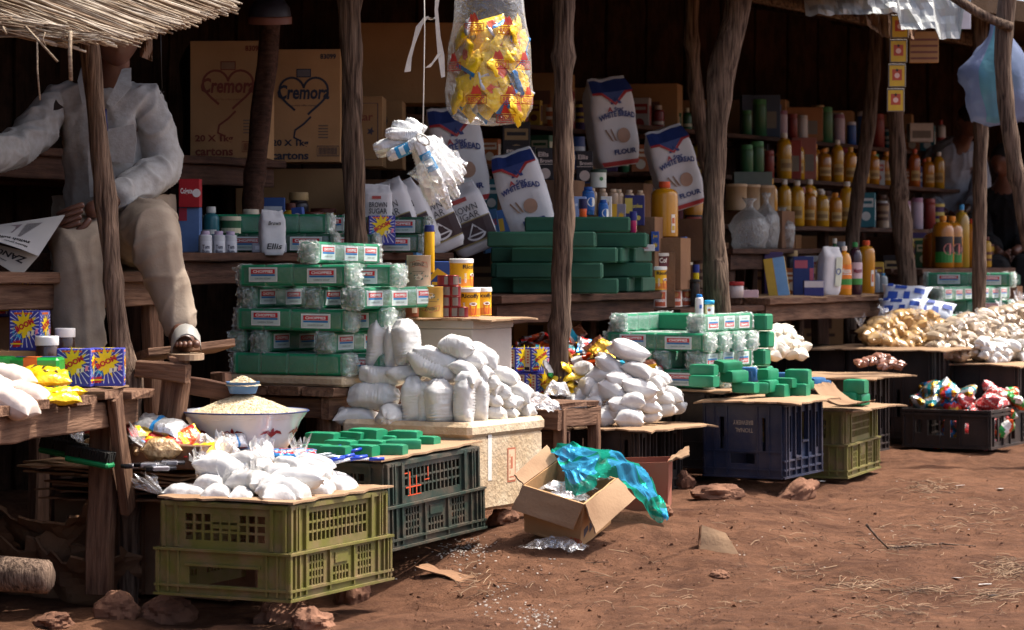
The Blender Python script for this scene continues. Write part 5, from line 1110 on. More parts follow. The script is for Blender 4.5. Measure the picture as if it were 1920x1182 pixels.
for k in range(6): pb.poly(fB,[(.02+.04*k,.03+.004*k),(.05+.04*k,.05+.004*k),(.03+.04*k,.12),(.01+.04*k,.10)],0,.001)
fA=lambda u,v,h: c00+(c10-c00).normalized()*u+ez_*v+(c10-c00).cross(ez_).normalized()*(h+.004)
pb.text(fA,'LTD',.195,.028,.014,1,.001,width=.042,bold=.03); new('print',pb.mesh('print',[ink('#3a3b4a'),ink('#b5442c')]),ob,ob.matrix_basis.inverted())
for k in range(5): 
    me=crumple(220+k,.16,.14,.035,M_film,amp=.022); p=q(-W_*.55+.035*math.sin(k*2.1),.06+.03*k,H_*.60+.004*k); solo('film_wad',me,'wad of clear film stuffed in the torn carton','film',TR(p,YAW+k,R(10*k-15),R(8)),'film wads in the torn carton')
me=crumple(230,.20,.12,.03,M_film,amp=.02); solo('film_scrap',me,'scrap of clear film on the dirt against the torn carton','film',TR(gpt(1040,1028)+Vector((0,-.04,.0)),R(-20)))
rc=root_('red_carton','reddish carton half covered by the checked plastic sheet','carton',loc2w(.02,2.1,.05))
B2=gpt(1128,1000); e1=Vector((.80,-.10,.03)).normalized(); e2=Vector((.10,.9,0)).normalized(); B2=posY(1122,9.05,gz((1122-960)*9.05/F,9.05)-.01)
M_redc=mat('red_print_carton','#9a5a40',rough=.8,col2='#84402f',scale=4,dust=.4)
z3=Vector((.02,0,1)); W2,D2,H2=.235,.26,.165
for i,(a,b_) in enumerate([((0,0),(W2,0)),((W2,0),(W2,D2)),((W2,D2),(0,D2)),((0,D2),(0,0))]):
    p=B2+e1*a[0]+e2*a[1]; p2=B2+e1*b_[0]+e2*b_[1]; wall(rc,'side',p,p2,p2+z3*H2,p+z3*H2,M_redc,seed=10+i)
p=B2+e1*W2+z3*H2; p2=B2+e1*W2+e2*D2+z3*H2; wall(rc,'flap',p,p2,p2+Vector((.06,.02,.03)),p+Vector((.07,0,.02)),M_card,seed=15,amp=.012)
# checked plastic sheet, thin and crumpled, lying over both cartons and hanging to the ground
top=[(1034,852,8.72),(1044,836,8.76),(1074,838,8.78),(1106,846,8.80),(1150,856,8.88),(1194,874,8.96),(1222,905,8.98),(1242,945,8.94),(1250,982,8.86)]
bot=[(1062,915,8.54),(1082,934,8.50),(1104,924,8.52),(1124,905,8.56),(1146,896,8.62),(1168,912,8.70),(1192,940,8.76),(1216,966,8.79),(1240,990,8.80)]
def lerp3(L,t):
    t*=len(L)-1; a=int(min(t,len(L)-2)); u=t-a; return atY(*L[a])*(1-u)+atY(*L[a+1])*u
NI,NW=64,30; P=[]
def ridge(x,y,s): return 1-2*abs(noise.noise(Vector((x,y,s))))
for i in range(NI+1):
    row=[]
    for j in range(NW+1):
        u=i/NI; v=j/NW; p=lerp3(top,u)*(1-v)+lerp3(bot,u)*v
        hgt=.030*math.sin(v*math.pi)+.034*ridge(u*4+v*1.2,v*1.3,1)+.014*ridge(u*8-v*2.5,v*2.6,4)+.003*noise.noise(Vector((u*30,v*16,7)))
        row.append(p+Vector((.10,-.62,.75))*(hgt-.02)+Vector((.02*noise.noise(Vector((u*9,v*6,2))),0,0)))
    P.append(row)
mb=MB(); mb.grid(P,0,False); me=mb.mesh('plastic_sheet',[film('blue_sheet',.80,'#3a93bb',.3,.25,30,.8),film('green_sheet',.80,'#1b8a74',.3,.25,30,.8)])
me.polygons.foreach_set('material_index',[1 if (j<3 or j>24 or 11<j<14 or (i//6)%5==4) else 0 for i in range(NI) for j in range(NW)])
solo('plastic_sheet',me,'crumpled blue and green checked plastic sheet draped over two cartons','plastic sheet',None)
# ================================================================== shaded goods behind the poles
# ---- printed cartons at the back
def cremora(pm,fr,rt,tp,lf,w_=.30,h=.46):
    K=0
    pm.text(fr,'Cremora',0,.055,.060,K,.002,width=.215,bold=.03,shear=.1)
    heart=[]
    for i in range(40):
        t=-2.35+4.9*i/39; heart.append((.0062*16*math.sin(t)**3, .04+.0062*(13*math.cos(t)-5*math.cos(2*t)-2*math.cos(3*t)-math.cos(4*t))))
    pm.ring(fr,heart,.009,K,.0012,closed=False); pm.ring(fr,[(.03,-.045),(.0,-.075),(-.035,-.10),(-.04,-.13),(-.01,-.145)],.008,K,.0013,closed=False)
    pm.rect(fr,-.03,.115,.03,.150,K,.0014); pm.rect(fr,-.026,.119,.026,.146,1,.0018); pm.text(fr,'top of the coffee creamers',0,.0,.010,K,.002,width=.11,bold=0)
    pm.text(fr,'20 X 1kg',-.055,-.155,.034,K,.002,width=.15,bold=.03); pm.text(fr,'cartons',-.055,-.205,.030,K,.002,width=.15,bold=.03); pm.text(fr,'83099',.10,.20,.022,K,.002,width=.065,bold=.03)
    pm.ring(fr,[(.055,-.205),(.145,-.205),(.145,-.165),(.055,-.165)],.003,K,.0013)
    for k in range(14): pm.rect(fr,.062+.0055*k,-.20,.0645+.0055*k,-.17,K,.0014)
    for k in range(5): pm.rect(fr,.06,-.085-.012*k,.10,-.079-.012*k,2,.0014)
KC=carton(.30,.22,.46,M_cardbrown,cremora,[ink('#2e3446'),ink('#6d6a70'),ink('#7d6a58')]); KC2=carton(.30,.22,.46,M_cardbrown,cremora,[ink('#7a3a2a'),ink('#8a6a50'),ink('#7d6a58')])
def bk(px,lx,z): return posY(px,Yx(px,lx),z)
spawn(KC,'carton','brown carton with dark blue heart emblem and creamer lettering','carton',TR(bk(576,-1.93,1.352),R(-3))); spawn(KC2,'carton','dim brown carton with a reddish heart emblem, behind a pole','carton',TR(bk(436,-1.95,1.352),R(-3)))
plainc=carton(.50,.30,.36,M_cardbrown)
spawn(carton(.16,.2,.30,M_cardbrown,lambda pm,fr,rt,tp,lf:(pm.ring(fr,[(-.07,-.12),(.06,-.12),(.06,.12),(-.07,.12)],.004,0,.001),star(fr,pm,.03,.0,.02,.009,5,0,.001),pm.text(fr,'star',0,.06,.03,1,.001,width=.08)),[ink('#4a4350'),ink('#8a4a38')]),'carton','narrow carton with a small dark star','carton',TR(bk(686,-2.0,1.352),R(-2)))
spawn(carton(.16,.2,.30,M_cardbrown,lambda pm,fr,rt,tp,lf:pm.disc(fr,-.03,.06,.045,0,.001),[ink('#3a3a4c')]),'carton','narrow carton with a dark round print','carton',TR(bk(724,-2.1,1.352),R(-2)))
spawn(plainc,'carton','large plain carton resting on the two narrow cartons','carton',TR(bk(770,-2.15,1.655),R(-2)))
spawn(carton(.5,.3,.30,M_cardbrown),'carton','plain carton under the dim heart emblem carton','carton',TR(bk(560,-2.25,1.04),R(-3)))
# ---- paper bags
M_paper=mat('white_paper_bag','#d8d6d6',rough=.7,var=.05,scale=6,bump=.35,bscale=14,objvar=.03)
def paperbag(W,D,H,deco,mats,seed):
    def prof(t,a):
        c,s_=math.cos(a),math.sin(a); k_=min(1/max(abs(c),abs(s_)),1.22)
        tp=1-sm(t,.80,1.0); bt=.85+.15*sm(t,0,.10); bul=1+.07*math.sin(t*math.pi)+.035*noise.noise(Vector((c*2+seed,s_*2,t*4)))+.03*(max(0,1-3*abs(noise.noise(Vector((c*1.5-t*3,s_*1.5+seed,t*5)))))**2)
        return Vector((c*k_*W/2*bt*bul*(1-.10*(1-tp)),s_*k_*D/2*bt*bul*(.12+.88*tp),t*H+.012*sm(t,.75,1)*noise.noise(Vector((c*2.5,s_*2.5,seed*3.)))))
    mb=MB(); n=36; P=[]
    for i in range(31):
        t=i/30; P.append([prof(t,2*math.pi*j/n) for j in range(n)])
    mb.grid(P,0,True,True,True); pm=MB()
    def f(u,v,h):
        t=max(0,min(1,v/H+.5)); x=max(-.49,min(.49,u/W))*1.0; a=-math.pi/2+math.atan2(x*1.9,.95)*1.0
        p=prof(t,a); nr=Vector((p.x*.3,p.y,0)).normalized(); p=p+nr*(h+.0055); p.x=u*(prof(t,0).x/(W/2)); return p
    deco(pm,f,W,H); return [('bag',mb.mesh('bag',[M_paper]),None,[('print',pm.mesh('print',list(mats)),None)])]
def d_brown(pm,f,W,H):
    pm.rect(f,-W*.49,-H*.34,W*.49,-H*.04,0,.001,12,6); pm.rect(f,-W*.49,-H*.04,W*.49,-H*.025,1,.001,12,1); pm.rect(f,-W*.49,-H*.36,W*.49,-H*.34,1,.001,12,1)
    pm.text(f,'BROWN',0,H*.14,H*.095,2,.0015,width=W*.62,bold=.0); pm.text(f,'SUGAR',0,H*.03,H*.095,2,.0015,width=W*.60,bold=0); pm.rect(f,-W*.16,H*.25,W*.16,H*.31,3,.0012,4,1)
    pm.ring(f,[(W*.08,-H*.10),(W*.26,-H*.25),(-W*.08,-H*.25)],W*.06,4,.002); pm.ring(f,[(W*.08+W*.19*math.cos(a/9*3.14+3.14),-H*.25+H*.07*math.sin(a/9*3.14+3.14)) for a in range(10)],W*.045,4,.002,closed=False)
KSU=paperbag(.18,.12,.29,d_brown,[ink('#3d2a2b'),ink('#9a8a5a'),ink('#3a3a40'),ink('#b04a44'),ink('#d9d6d6')],1)
for k,(px,py,lx,rz,tilt) in enumerate([(790,468,-1.34,-8,-24),(835,470,-1.32,5,-24),(900,470,-1.34,0,-22),(758,470,-1.37,-15,-20)]):
    p=atX(px,py,lx); p.z=.985; spawn(KSU,'sugar_bag','leaning white paper bag of brown sugar with a dark brown band','bag',Matrix.Translation(p)@Matrix.Rotation(R(rz),4,'Z')@Matrix.Rotation(R(tilt),4,'Y'),'leaning paper bags of brown sugar')
KSU2=paperbag(.11,.08,.19,lambda pm,f,W,H:(pm.text(f,'BROWN',.0,H*.08,H*.11,0,.0015,width=W*.6),pm.text(f,'SUGAR',.0,-H*.05,H*.11,0,.0015,width=W*.6),pm.rect(f,-W*.2,H*.2,W*.1,H*.26,1,.0012,4,1)),[ink('#3a3a40'),ink('#b04a44')],2)
spawn(KSU2,'sugar_bag','upright white paper sugar bag behind the thick bark pole','bag',TR(bk(706,-1.42,1.06),R(10)))
def d_flour(pm,f,W,H):
    pm.rect(f,-W*.5,H*.34,W*.5,H*.47,0,.001,14,2); pm.poly(f,[(-W*.28,H*.34),(W*.28,H*.34),(0,H*.22)],0,.001)
    pm.ring(f,[(-W*.49,H*.335),(-W*.28,H*.325),(0,H*.20),(W*.28,H*.325),(W*.49,H*.335)],H*.03,1,.0012,closed=False)
    pm.poly(f,[(-W*.11,H*.20),(-W*.02,H*.40),(W*.05,H*.40),(W*.14,H*.20),(W*.07,H*.20),(W*.01,H*.27),(-W*.05,H*.20)],2,.0016)
    pm.text(f,'A',-W*.14,H*.145,H*.055,1,.0018,bold=.04); pm.text(f,'Star',W*.06,H*.142,H*.05,2,.0018,bold=.03); pm.text(f,'WHITE BREAD',0,H*.045,H*.065,2,.0018,width=W*.82,bold=.04,arc=.7)
    pm.disc(f,W*.10,-H*.16,W*.15,3,.0012,16,H*.085)
    for k in(-1,0): pm.poly(f,[(-W*.2+k*W*.12,-H*.08),(-W*.17+k*W*.12,-H*.07),(-W*.06+k*W*.08,-H*.22),(-W*.12+k*W*.08,-H*.20)],4,.0014)
    pm.text(f,'FLOUR',W*.10,-H*.34,H*.06,2,.0018,width=W*.52,bold=.04); pm.rect(f,-W*.49,-H*.49,W*.49,-H*.44,1,.001,12,1)
KFL=paperbag(.215,.13,.42,d_flour,[ink('#2e3f78'),ink('#b03a3c'),ink('#34427a'),ink('#b08a72'),ink('#8a6d58')],3)
for k,(px,py,lx,rz,tilt,s) in enumerate([(1005,442,-1.16,-5,-17,.86),(872,382,-1.62,12,-10,1.0),(1155,312,-1.6,25,-8,1.0),(1285,390,-1.25,15,-17,.92)]):
    p=atX(px,py,lx); o=spawn(KFL,'flour_bag',['big white bread flour bag leaning beside the dark green soap bars','bread flour bag half hidden behind the hanging white bundle','dim flour bag high behind the knotty pole','flour bag leaning behind the yellow juice jug'][k],'bag',Matrix.Translation(p)@Matrix.Rotation(R(rz),4,'Z')@Matrix.Rotation(R(tilt),4,'Y')@Matrix.Diagonal((s,s,s,1)),'white bread flour bags')
# crates and cartons holding the upper goods up
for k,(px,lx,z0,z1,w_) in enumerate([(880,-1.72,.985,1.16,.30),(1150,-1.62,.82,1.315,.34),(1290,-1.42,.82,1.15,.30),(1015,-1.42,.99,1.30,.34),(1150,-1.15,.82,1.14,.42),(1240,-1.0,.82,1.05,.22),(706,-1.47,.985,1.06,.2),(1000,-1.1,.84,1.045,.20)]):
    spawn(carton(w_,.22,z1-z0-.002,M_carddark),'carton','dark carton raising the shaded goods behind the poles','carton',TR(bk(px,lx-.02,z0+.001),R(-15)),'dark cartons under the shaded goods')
# ---- soap bars on the shaded bench, shade put into their green
kD=soap_bar(wrapped=False,m=M_soapshade,L=.43,W=.066,H=.062,nseg=1); kDs=soap_bar(wrapped=False,m=M_soapshade,L=.26,W=.066,H=.062,nseg=1)
GK='dark green bars on the shaded bench'; LK='bare shade-darkened green soap bar in the back rows on the shaded bench'
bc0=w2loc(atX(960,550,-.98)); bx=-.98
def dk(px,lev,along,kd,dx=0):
    l_=w2loc(bk(px,-.93,0)); p=bk(px,-.93,.848+.0625*lev); spawn(kd,'soap_bar','bare shade-darkened green soap bar in the %s course on the shaded bench'%CN[lev],'soap',TR(p,R(-6+rs.uniform(-3,3))+(math.pi/2+YAW*.4 if along=='y' else 0)),GK)
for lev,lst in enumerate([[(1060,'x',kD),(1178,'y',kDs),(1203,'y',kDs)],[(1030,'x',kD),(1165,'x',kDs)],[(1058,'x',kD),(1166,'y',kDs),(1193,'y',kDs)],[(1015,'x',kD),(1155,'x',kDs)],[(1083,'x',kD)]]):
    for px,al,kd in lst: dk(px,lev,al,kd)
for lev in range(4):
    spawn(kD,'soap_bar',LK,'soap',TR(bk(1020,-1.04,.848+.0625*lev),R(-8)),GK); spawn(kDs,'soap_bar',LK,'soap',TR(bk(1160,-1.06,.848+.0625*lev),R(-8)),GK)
# ---- generic small goods helpers
def gbox(px,lx,z,w_,h,d,col,label,deco=(),rz=0,cat='box',name='grocery_box',group=None,tilt=0):
    mats=[]; 
    def dc(pm,fr,rt,tp,lf):
        for it in deco:
            k=len(mats); mats.append(ink(it[-1]))
            if it[0]=='r': pm.rect(fr,it[1]*w_,it[2]*h,it[3]*w_,it[4]*h,k,.0008+.0004*k)
            if it[0]=='t': pm.text(fr,it[1],it[2]*w_,it[3]*h,it[4]*h,k,.001+.0005*k,width=it[5]*w_,bold=.03,rot=R(it[6]) if len(it)>7 else 0)
            if it[0]=='d': pm.disc(fr,it[1]*w_,it[2]*h,it[3]*w_,k,.0008+.0004*k,14)
            if it[0]=='s': star(fr,pm,it[1]*w_,it[2]*h,it[3]*w_,it[3]*w_*.5,9,k,.0008+.0004*k)
    kd=carton(w_,d,h,ink(col),dc if deco else None,mats,name='box')
    if deco:
        me=kd[0][3][0][1]
        me.materials.clear()
        for m in mats: me.materials.append(m)
    return spawn(kd,name,label,cat,Matrix.Translation(bk(px,lx,z))@Matrix.Rotation(R(rz),4,'Z')@Matrix.Rotation(R(tilt),4,'Y'),group)
def gbot(px,lx,z,r,h,col,cap,label,group=None,cat='bottle',name='bottle',neck=.35,sh=.68,caph=.08,lab=None,lm=None,rough=.25,sx=1,sy=1,rz=0):
    return spawn(bottle(r,h,mat('pl_%s'%col,col,rough=rough,coat=.3,objvar=.12,var=.08,scale=10),ink(cap,.4),neck,sh,caph,lab,[ink(c) for c in lm] if lm else None,sx,sy),name,label,cat,TR(bk(px,lx,z),R(rz)),group)
# black paper packs with pale script
for k,(px,z) in enumerate([(963,1.302),(988,1.302),(1022,1.302),(1096,1.142+.19)]):
    gbox(px,-1.42,1.302,.075,.14,.05,'#231a1c','dark brown pack with pale script and a cup picture',[('t','Ellis',-.1,.30,.15,.6,'#d9c2b4'),('t','Brown',.08,.10,.13,.75,'#d9c2b4'),('r',-.5,-.02,.5,.0,'#6a4a42'),('d',0,-.30,.32,'#8a5a4c'),('d',.03,-.28,.22,'#cbb4a8')],group='dark script packs',name='coffee_pack')
# items on the shaded middle shelf (top of the dark carton at 1.14)
Z1=1.141
gbot(1103,-1.03,Z1+.0,.026,.118,'#1c5ea8','#1c4f98','blue powder bottle with a white oval label',cat='bottle',neck=.6,sh=.8,caph=.1,lab=(-.02,.045,.02,.09,[('d',.015,.055,.02,1,1)]),lm=['#1c5ea8','#e8e4d8'])
for k,px in enumerate((1130,1180)):
    for j in range(3): gbot(px-20+20*j,-1.06,Z1+.0,.022,.115,'#b29678','#c2a88c','tan milk drink bottle in a shrink wrapped block',group='tan drink bottles in shrink wrap',neck=.5,sh=.75,rough=.4)
spawn(tin(.034,.075,ink('#cfd2c4'),lambda pm,f:pm.disc(f,.012,.0,.009,0,.001,10),[ink('#3f7a45')],lid=ink('#1f3a2a')),'tub','pale tub with a dark green lid','tub',TR(bk(1122,-1.1,1.262)))
gbox(1112,-.98,1.03,.11,.115,.05,'#8fa3cf','pale blue packet with rounded white figures',[('d',-.35,.2,.07,'#dfe6f2'),('d',-.12,.2,.07,'#dfe6f2'),('d',.12,.2,.07,'#dfe6f2'),('d',.35,.2,.07,'#dfe6f2')]) if 0 else None
ZB=.848+.0625*4.5+.002   # top of the dark green bars
for a in [(1088,.05,.115,.03,'#8fa3cf','pale blue wrapped tissue pack',[('d',-.3,.2,.12,'#dfe6f2'),('d',.0,.2,.12,'#dfe6f2'),('d',.3,.2,.12,'#dfe6f2')]),
          (1137,.045,.12,.04,'#d9d4cb','white slim medicine box above the soap bars',[('t','cal',0,.25,.12,.5,'#8a5a4a')]),
          (1160,.06,.09,.04,'#8a8290','grey and yellow small box above the soap bars',[('s',.2,-.05,.28,'#e0ac2a'),('r',-.5,-.5,-.1,.5,'#8a8290')]),
          (1190,.085,.13,.04,'#2b2a6a','dark purple box with yellow lettering',[('t','Sunlee',.1,.15,.14,.6,'#d8bf5a'),('r',-.48,-.1,-.1,.4,'#23264f'),('d',.2,-.25,.12,'#c9a84a')])]:
    gbox(a[0],-1.0,ZB-.03,a[1],a[2],a[3],a[4],a[5],a[6],rz=-5)
gbot(1093,-.93,ZB-.028,.016,.10,'#d9581f','#1d2250','orange roll on bottle with a navy cap',neck=.95,sh=.62,caph=.38); gbot(1131,-.94,ZB-.028,.021,.10,'#1c5ea8','#1c4f98','second blue powder bottle above the soap bars',neck=.6,sh=.8,caph=.1,lab=(-.015,.04,.012,.075,[('d',.012,.045,.018,1,1)]),lm=['#1c5ea8','#e8e4d8'])
gbot(1188,-.94,ZB-.06,.014,.08,'#c9b79a','#2a8fb0','little cream bottle with a light blue cap',neck=.9,sh=.7,caph=.25)
gbot(1187,-.88,.848+.0625*3.5,.014,.09,'#b0245c','#2a2f7a','magenta roll on bottle with a blue cap',neck=.95,sh=.62,caph=.4)
# yellow juice jug
gbot(1246,-1.0,1.052,.060,.245,'#c98a14','#d8542a','big yellow juice jug with an orange cap',neck=.36,sh=.74,caph=.10,lab=(.028,.048,.02,.10,[('r',.031,.03,.045,.05,1),('r',.031,.06,.045,.085,2)]),lm=['#e8dcc8','#d0a83a','#c86a3a'])
for k,(px,col) in enumerate([(1306,'#c98a14'),(1300,'#c07f18'),(1318,'#b8801c')]):
    gbot(px,-1.45,1.04+.0*k,.05,.26,col,'#2f7a4a','yellow cordial bottle behind the leaning flour bag','cordial bottles by the bent pole',lab=(-.05,.05,.05,.13,[('r',-.04,.06,.04,.075,1),('r',-.04,.10,.04,.12,2)]),lm=['#2a1f1a','#c9a04a','#a8483a'])
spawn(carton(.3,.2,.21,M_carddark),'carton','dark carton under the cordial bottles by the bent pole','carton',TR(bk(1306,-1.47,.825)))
# shelf goods beside the second soap stack (z ~ .78)
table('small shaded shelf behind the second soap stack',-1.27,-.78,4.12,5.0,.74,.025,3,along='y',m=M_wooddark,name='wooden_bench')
ZS=.745
for k,(px,dz,col,w2,a) in enumerate([(1233,.0,'#d9c9bb','Frisco',0),(1262,.0,'#d8cdbf','Frisco',.01),(1283,.0,'#cfc2b2','Frisco',0)]):
    spawn(tin(.040,.075,ink(col),lambda pm,f,a=a:(pm.rect(f,-.02,-.033,.03,.03,0,.0006,8,1),pm.text(f,'Frisco',.002,-.005,.018,1,.0014,width=.05,bold=.04),pm.disc(f,.005,.016,.011,2,.0012)),[ink('#b9502c'),ink('#efe6da'),ink('#c98a4a')]),'coffee_tin','rust and white coffee tin in clear wrap','tin',TR(bk(px,-.98,ZS),R(10)),'wrapped rust coloured coffee tins')
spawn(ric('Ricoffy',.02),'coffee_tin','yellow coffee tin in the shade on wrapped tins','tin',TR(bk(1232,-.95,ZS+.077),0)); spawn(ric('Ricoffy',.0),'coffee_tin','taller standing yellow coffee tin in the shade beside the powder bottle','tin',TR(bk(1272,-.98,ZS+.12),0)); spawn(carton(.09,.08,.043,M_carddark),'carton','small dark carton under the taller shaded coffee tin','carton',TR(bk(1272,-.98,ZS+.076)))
spawn(tin(.034,.09,ink('#c4562a'),lambda pm,f:pm.text(f,'Fris',.01,-.01,.02,0,.0012,width=.03,bold=.04),[ink('#efe6da')]),'coffee_tin','rust red tin between two yellow coffee tins','tin',TR(bk(1253,-.96,ZS+.077),0))
spawn(tin(.038,.055,ink('#5a1f22'),lambda pm,f:pm.text(f,'Cof',.012,0,.022,0,.0012,width=.036,bold=.03),[ink('#e8ddd0')],lid=ink('#cfc7bb')),'coffee_tin','dark maroon tin on top of the shaded yellow tin','tin',TR(bk(1238,-.97,ZS+.178),0))
gbox(1212,-.9,ZS+.245,.07,.028,.04,'#e0d4d4','tiny white box with red print',[('t','Sweet',-.1,0,.3,.4,'#b04a50')]); gbox(1228,-.93,ZS+.245,.034,.085,.03,'#2a4fa0','narrow blue box with a yellow flower print',[('s',0,-.2,.4,'#e3b52c'),('t','Jet',0,.25,.2,.6,'#e08a9a')])
spawn(carton(.2,.1,.24,M_carddark),'carton','dark carton supporting small boxes behind the maroon tin','carton',TR(bk(1222,-1.02,ZS)))
gbot(1282,-1.05,ZS+.19,.023,.12,'#1c66b0','#1f5aa0','blue and white powder bottle above the coffee tins',neck=.6,sh=.8,caph=.12,lab=(-.012,.045,.0,.085,[('d',.014,.04,.022,1,1)]),lm=['#1c66b0','#e4e6e8']); spawn(carton(.1,.08,.185,M_carddark),'carton','dark carton under the blue powder bottle','carton',TR(bk(1282,-1.06,ZS)))
gbot(1305,-.98,ZS+.10,.014,.085,'#d8bf1c','#243a8a','yellow roll on bottle with a blue cap',neck=.95,sh=.6,caph=.4); gbot(1303,-.92,ZS,.022,.12,'#2a2a2e','#232326','black round deodorant tin',neck=.95,sh=.9)
# lotion bottle and cream jar on the second stack
ztop=.447+4*.0715-.002
gbot(1311,-.36,ztop,.0165,.085,'#e9e9ea','#1f7fd0','white lotion bottle with a bright blue cap on the soap stack',neck=.6,sh=.80,caph=.12,lab=(-.002,.012,.01,.05,[('r',.0,.03,.01,.045,1)]),lm=['#d5d8dc','#2a66b8'])
spawn([('glass',(lambda m_:(m_.lathe([(.017,0),(.0195,.004),(.0195,.040),(.017,.046)],20,0),m_.mesh('glass',[ink('#ded6a0',.3)]))[1])(MB()),None,[('label',(lambda m_:(m_.rect(cylmap(.0198,.02),-.010,-.014,.022,.016,0,.0005,6,1),m_.disc(cylmap(.0198,.02),-.002,.003,.006,1,.0012),m_.mesh('label',[ink('#e6eef2'),ink('#8a5238')]))[2])(MB()),None)]),('lid',(lambda m_:(m_.lathe([(.0205,.046),(.0205,.060),(.018,.062)],20,0),m_.mesh('lid',[ink('#2aa3d8',.35)]))[1])(MB()),None)],'cream_jar','pale yellow cream jar with a light blue lid on the soap stack','jar',TR(bk(1330,-.345,ztop)))
# pinkish bottle, red lidded tub
gbot(1356,-.90,.742,.018,.13,'#c9a0a4','#d8cfca','slim pink bottle beside the bent pole foot',neck=.7,sh=.68,caph=.2,rough=.35)
spawn(jar(.04,.075,mat('clear_tub','#b9aaa4',rough=.2,coat=.4),ink('#9c2a2c')),'tub','clear tub with a red lid','tub',TR(bk(1378,-.9,.777))); gbox(1405,-.9,.777,.08,.035,.05,'#d6b4b8','small pink box beside the red lidded tub')
# ---- shaded left goods behind the tall soap stack
ZL=.982
gbox(357,-1.44,ZL+.16,.075,.10,.05,'#b3202a','red toothpaste box with white lettering',[('t','Colgate',-.12,.05,.26,.58,'#efe9e6'),('d',.36,.0,.2,'#3a8fc8')],rz=-4); gbox(357,-1.45,ZL,.075,.16,.05,'#5a78a8','blue toothpaste carton under the red one',[('r',-.48,.2,-.1,.48,'#a03040')],rz=-4)
for k,(px) in enumerate((385,410,432)):
    gbot(px,-1.35,ZL-.03,.024,.105,'#cfd0d4','#b9a8c0','white lotion bottle with grey lettering and a lilac cap','shaded lotion bottles',neck=.55,sh=.82,caph=.10,lab=(-.015,.03,.02,.07,[('t','Tum',.005,.05,.014,1,.024),('t','Bum',.005,.034,.012,1,.024)]),lm=['#cfd0d4','#4a4a58'],rough=.35)
KEL=paperbag(.085,.06,.16,lambda pm,f,W,H:(pm.text(f,'Ellis',.0,-H*.30,H*.13,0,.0015,width=W*.62,shear=.2),pm.text(f,'Brown',.0,H*.22,H*.09,0,.0015,width=W*.5,shear=.2)),[ink('#26262a')],5)
spawn(KEL,'creamer_bag','pale grey paper pouch with black script, behind the soap stack','bag',TR(bk(510,-1.27,ZL-.01),R(20)))
kW=soap_bar(nl=2,seed=50,m=M_soapshade)
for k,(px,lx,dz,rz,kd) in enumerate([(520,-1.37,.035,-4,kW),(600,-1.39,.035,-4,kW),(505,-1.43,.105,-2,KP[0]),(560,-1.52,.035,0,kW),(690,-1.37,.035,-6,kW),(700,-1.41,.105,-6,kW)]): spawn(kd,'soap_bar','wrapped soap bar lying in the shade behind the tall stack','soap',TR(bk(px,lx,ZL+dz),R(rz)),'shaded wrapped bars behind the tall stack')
spawn(soap_bar(nl=1,seed=51,L=.12),'soap_bar','short wrapped soap block in the shade beside the bark pole','soap',TR(bk(622,-1.37,ZL+.108),R(-8)))
gbox(563,-1.40,ZL+.07,.042,.10,.04,'#2c4f9c','small blue box with a red and white oval',[('d',0,.1,.42,'#e6e0e0'),('t','Omo',0,.1,.2,.6,'#b8303a')],rz=-8,tilt=-6)
gbox(505,-1.29,ZL+.0,.12,.035,.06,'#9a9da8','flat grey packet in the shade',[('r',-.4,-.2,.1,.2,'#c9ccd4')])
spawn(KBOOM,'washing_powder_box','shaded washing powder box against the thick bark pole','box',TR(bk(715,-1.27,ZL+.03),R(8))); 
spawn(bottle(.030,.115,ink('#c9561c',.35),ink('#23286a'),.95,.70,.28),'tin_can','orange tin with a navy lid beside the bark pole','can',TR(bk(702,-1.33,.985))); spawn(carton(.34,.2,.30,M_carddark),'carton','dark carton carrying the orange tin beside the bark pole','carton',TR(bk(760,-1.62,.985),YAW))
gbox(765,-1.31,.92,.10,.10,.06,'#5b8fc0','light blue box with an orange badge behind the tan tin',[('s',.05,.15,.3,'#d98a2a')],rz=-20); gbox(722,-1.32,.982,.06,.05,.04,'#7a7f9c','small box with a yellow picture',[('s',.1,.1,.3,'#e0b02a')])
me=crumple(240,.2,.15,.05,mat('white_cloth','#d8d5d0',rough=.7),amp=.02); solo('plastic_bag','x' and me,'loose white plastic bag lying behind the soap stack','bag',TR(bk(742,-1.05,.82),YAW))
for k,(px,lx,col,dec) in enumerate([(925,-1.40,'#4a7fb8',[('t','BAKERS',0,.2,.15,.8,'#c8404a'),('d',.0,-.2,.3,'#d8d2c8')]),(945,-1.42,'#3f6aa8',[('r',-.3,0,.2,.3,'#d9b03a'),('d',.2,-.2,.2,'#cfa88a'),('r',-.4,-.4,.0,-.2,'#c8ccd8')])]): gbox(px,lx,.985,.08,.18,.05,col,['blue biscuit box with red lettering leaning by the flour bag','blue biscuit box with a yellow print by the flour bag'][k],dec,rz=10,tilt=-10)
spawn(paperbag(.34,.2,.19,lambda pm,f,W,H:(pm.rect(f,-W*.49,H*.05,W*.49,H*.35,0,.001,10,2),pm.poly(f,[(-W*.2,-H*.3),(0,H*.0),(W*.25,-H*.3)],1,.0012),pm.text(f,'Mealie',0,-H*.22,H*.16,2,.0018,width=W*.5,shear=.2)),[ink('#5a2230'),ink('#b8454a'),ink('#e3dcd8')],7),'meal_bag','squat white meal bag with a maroon band behind the sugar','bag',TR(bk(775,-1.89,.985),R(-8)))
